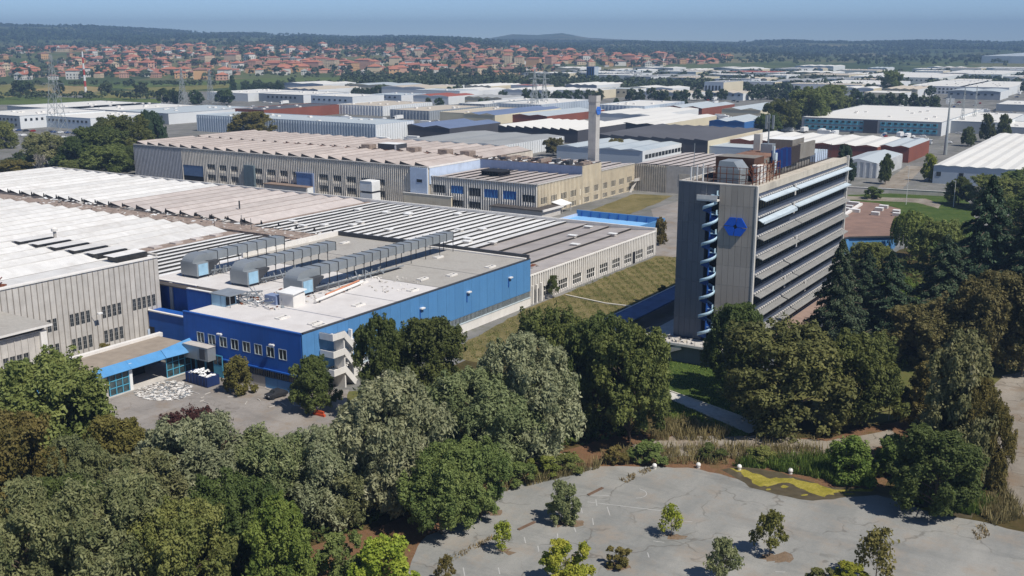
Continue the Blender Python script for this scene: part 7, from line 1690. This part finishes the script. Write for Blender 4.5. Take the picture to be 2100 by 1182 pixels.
# woods and scattered trees read as masses
def wood(name, pts, hs, per, label, mat='farw', lsz=0.32):
    rs = np.random.RandomState(len(pts)); pts = np.asarray(pts, float); n_ = len(pts); h = np.asarray(hs)[:, None]
    d = rs.normal(0, 1, (n_, per, 3)); d[:, :, 2] = np.abs(d[:, :, 2]) * 1.0 - 0.25; d /= np.linalg.norm(d, axis=2)[:, :, None]
    P = pts[:, None, :] + d * (h * 0.46)[:, :, None] * rs.uniform(0.7, 1.05, (n_, per, 1)) + np.array([0, 0, 1]) * (h * 0.52)[:, :, None]
    sz = np.repeat(h * lsz, per, 1).ravel(); tn = np.clip(rs.normal(0.45, 0.22, (n_, 1)) + rs.normal(0, 0.14, (n_, per)), 0, 1).ravel()
    v, f = leaves_np(P.reshape(-1, 3), d.reshape(-1, 3), sz, rs, 1.25, 0.35)
    O(name, mesh_np(name, v, f, LM[mat], tn), kind='stuff', label=label, category='wood')
r_ = random.Random(55); pts, hs = [], []
for _ in range(12000):                                  # hills
    px = r_.uniform(-500, 2600); d = 2300 + 4500 * r_.random() ** 0.8; x, y = town_px(px, d)
    msk = math.sin(x * 0.0038 + 1.1) * math.cos(y * 0.0031 + 0.3) + 0.55 * math.sin(x * 0.009 + y * 0.007) + 0.25 * math.sin(x * 0.021 - y * 0.017)
    if msk < -0.22 and r_.random() < 0.93: continue
    if (int(x // 17), int(y // 17)) in grid: continue
    k = 1 if d < 3800 else 4
    for _k in range(k):
        xx, yy = x + r_.uniform(-45, 45) * (k > 1), y + r_.uniform(-45, 45) * (k > 1); pts.append((xx, yy, tz(xx, yy))); hs.append(r_.uniform(8, 14))
for s_ in keep[::1]:                                   # gardens and street trees of the town
    for _g in range(r_.choice((1, 1, 2))):
        a_ = r_.uniform(0, 6.28); xx, yy = s_[1] + 15 * math.cos(a_), s_[2] + 15 * math.sin(a_); pts.append((xx, yy, tz(xx, yy))); hs.append(r_.uniform(7, 15))
near = [i for i, p in enumerate(pts) if depth(p[0], p[1]) < 3800]; farl = [i for i, p in enumerate(pts) if depth(p[0], p[1]) >= 3800]
wood('hill_wood', [pts[i] for i in farl], [hs[i] * 1.2 for i in farl], 12, 'dark woods covering the far hills', lsz=0.5)
wood('town_wood', [pts[i] for i in near], [hs[i] for i in near], 26, 'trees scattered through and around the town')
pts, hs = [], []
row_of(range(500, 760, 11), lambda p: 188 - (p - 500) * 0.03, 9, 9, 'tree in the dense row behind the field side halls', 'row behind the field side halls')
row_of(list(range(30, 66, 17)) + list(range(120, 250, 17)), lambda p: 350 - (p % 30), 6, 8, 'low green tree behind the white saw-tooth roofs', 'low trees behind the white roofs')
for _ in range(4200):                                  # belt of trees between the fields and the estate
    px = r_.uniform(700, 2500); d = r_.uniform(1230, 1900); x, y = town_px(px, d)
    dens = (0.28 if px < 1300 else 0.4) + 0.6 * (belt(px, d) or 0)
    if r_.random() > dens: continue
    if any(a_ - 3 < x < b_ + 3 and c_ - 3 < y < d_ + 3 for a_, b_, c_, d_ in placed): continue
    pts.append((x, y, tz(x, y))); hs.append(r_.uniform(7, 12))
wood('estate_wood', pts, hs, 44, 'belt of trees between the fields and the estate', lsz=0.24)
pts, hs = [], []
for _ in range(420):
    px = r_.uniform(-60, 760); d = r_.choice((r_.uniform(1080, 1140), r_.uniform(1700, 1850), r_.uniform(1400, 1440))); x, y = town_px(px, d)
    if d < 1200 and px > 330: continue
    pts.append((x, y, 0)); hs.append(r_.uniform(4, 9))
wood('field_hedges', pts, hs, 40, 'hedgerows between the fields before the town', lsz=0.26)
# undergrowth, weeds, reeds, grass
def scatter(name, polys, n_, hmin, hmax, mat, label, cat, seed, size=0.3, asp=3.0, upright=True, clump=0.6):
    rs = np.random.RandomState(seed); P = []
    for poly, share in polys:
        pw = np.array([at(*p) for p in poly]); lo, hi = pw.min(0), pw.max(0); k = int(n_ * share); got = 0; tries = 0
        while got < k and tries < 60:
            q = rs.uniform(lo, hi, (k * 3, 2)); ins = np.zeros(len(q), bool); j = len(pw) - 1
            for i in range(len(pw)):
                c_ = ((pw[i, 1] > q[:, 1]) != (pw[j, 1] > q[:, 1])) & (q[:, 0] < (pw[j, 0] - pw[i, 0]) * (q[:, 1] - pw[i, 1]) / (pw[j, 1] - pw[i, 1] + 1e-12) + pw[i, 0]); ins ^= c_; j = i
            nz = np.sin(q[:, 0] * 0.9 + seed) * np.cos(q[:, 1] * 0.8) + 0.6 * np.sin(q[:, 0] * 2.3 + q[:, 1] * 1.9)
            ins &= nz > -clump - rs.uniform(0, 0.8, len(q)) + 0.4
            q = q[ins][:k - got]; P.append(q); got += len(q); tries += 1
    P = np.concatenate(P); m = len(P); h = rs.uniform(hmin, hmax, m) * rs.uniform(0.4, 1, m)
    if upright:
        a = rs.uniform(0, 2 * math.pi, m); le = rs.normal(0, 0.25, (m, 2)) * h[:, None]; w = size * rs.uniform(0.5, 1.3, m) / 2
        v = np.empty((m, 4, 3)); c, s = np.cos(a) * w, np.sin(a) * w
        v[:, 0] = np.stack([P[:, 0] - c, P[:, 1] - s, np.full(m, 0.02)], 1); v[:, 1] = np.stack([P[:, 0] + c, P[:, 1] + s, np.full(m, 0.02)], 1)
        v[:, 2] = np.stack([P[:, 0] + c * 0.4 + le[:, 0], P[:, 1] + s * 0.4 + le[:, 1], h], 1); v[:, 3] = np.stack([P[:, 0] - c * 0.4 + le[:, 0], P[:, 1] - s * 0.4 + le[:, 1], h], 1)
        v = v.reshape(-1, 3); f = np.arange(m * 4).reshape(m, 4)
    else:
        Q = np.stack([P[:, 0], P[:, 1], h], 1); v, f = leaves_np(Q, np.tile([0, 0, 1.0], (m, 1)), size, rs, 1.6, 0.8)
    O(name, mesh_np(name, v, f, LM[mat], rs.uniform(0, 1, m)), kind='stuff', label=label, category=cat)
scatter('undergrowth', [([(-150, 1300), (-100, 930), (60, 900), (235, 900), (420, 930), (620, 920), (800, 850), (960, 790), (1100, 760), (1300, 850), (1330, 890), (1130, 925), (1000, 980), (820, 1060), (640, 1120), (600, 1240)], 1.0)], 26000, 0.3, 1.7, 'dark', 'dark undergrowth below the foreground trees', 'undergrowth', 1, size=0.5, upright=False, clump=0.5)
scatter('tall_weeds', [([(1230, 940), (1300, 925), (1480, 915), (1690, 920), (1720, 945), (1560, 955), (1340, 953), (1240, 955)], 0.45), ([(1340, 880), (1400, 862), (1500, 890), (1480, 905), (1330, 905)], 0.25), ([(1020, 1010), (1230, 950), (1230, 962), (1040, 1008)], 0.1), ([(1990, 1040), (2060, 1010), (2110, 1060), (2040, 1080)], 0.2)], 9000, 0.5, 2.2, 'weed', 'dry tall weeds along the old drive and car park edge', 'weeds', 2, size=0.12)
scatter('reeds', [([(1500, 957), (1560, 962), (1660, 978), (1720, 998), (1790, 998), (1800, 960), (1700, 940), (1560, 945)], 0.7), ([(1870, 1030), (2000, 1060), (2040, 1040), (1990, 1010)], 0.3)], 15000, 0.5, 1.9, 'reed', 'green reeds standing behind the yellow scum', 'reeds', 3, size=0.14)
scatter('lawn_grass', [([(905, 730), (1080, 636), (1346, 528), (1390, 528), (1390, 600), (1290, 670), (1200, 715), (1060, 755)], 1.0)], 22000, 0.06, 0.26, 'weed', 'patchy dry grass beside the ribbed side wall', 'grass', 4, size=0.18)
scatter('green_grass_tufts', [([(920, 725), (1080, 640), (1230, 570), (1346, 530), (1390, 528), (1390, 600), (1290, 660), (1060, 750)], 1.0)], 22000, 0.06, 0.26, 'green', 'greener grass tufts on the dry lawn', 'grass', 9, size=0.18, clump=-0.2)
scatter('verge_grass', [([(1190, 760), (1290, 695), (1345, 715), (1352, 735), (1450, 748), (1560, 742), (1560, 868), (1500, 850), (1350, 793), (1230, 798)], 0.6), ([(1360, 812), (1540, 893), (1490, 897), (1370, 858)], 0.4)], 16000, 0.06, 0.32, 'bright', 'green grass round the pale path', 'grass', 5, size=0.2)
scatter('garden_shrubs', [([(1560, 720), (1730, 580), (1880, 520), (2150, 470), (2400, 600), (2080, 770), (1800, 760), (1650, 780)], 1.0)], 16000, 0.3, 2.0, 'dark', 'dark undergrowth below the garden cedars', 'undergrowth', 6, size=0.6, upright=False, clump=0.4)
scatter('crack_weeds', [([(1270, 985), (1330, 960), (1340, 965), (1285, 992)], 0.4), ([(930, 1140), (1010, 1100), (1015, 1106), (935, 1150)], 0.3), ([(1990, 1085), (2020, 1075), (2030, 1100), (2005, 1110)], 0.3)], 600, 0.15, 0.6, 'weed', 'brown weeds growing from cracks in the car park', 'weeds', 7, size=0.15)
HAZE_D, HAZE_TOP = 0.00017, 230.0
# ------------------------------------------------------------------ hazy air
hm = bpy.data.materials.new('hazy_air'); hm.use_nodes = True
nt = hm.node_tree; nt.nodes.clear()
ho = nt.nodes.new('ShaderNodeOutputMaterial'); pv = nt.nodes.new('ShaderNodeVolumePrincipled')
pv.inputs['Color'].default_value = (0.33, 0.50, 0.76, 1); pv.inputs['Density'].default_value = HAZE_D
pv.inputs['Anisotropy'].default_value = 0.0
nt.links.new(pv.outputs[0], ho.inputs['Volume'])
c_ = [cam2w(u, w) for u, w in ((-11500, -400), (11500, -400), (11500, 10000), (-11500, 10000))]
hz = MB().prism(c_, -2.0, HAZE_TOP).poly([(x, y, -2.0) for x, y in reversed(c_)])
me_ = hz.mesh('haze', hm)
bm_fix = None
O('haze', me_, kind='stuff', label='thin blue haze over the whole plain', category='haze')
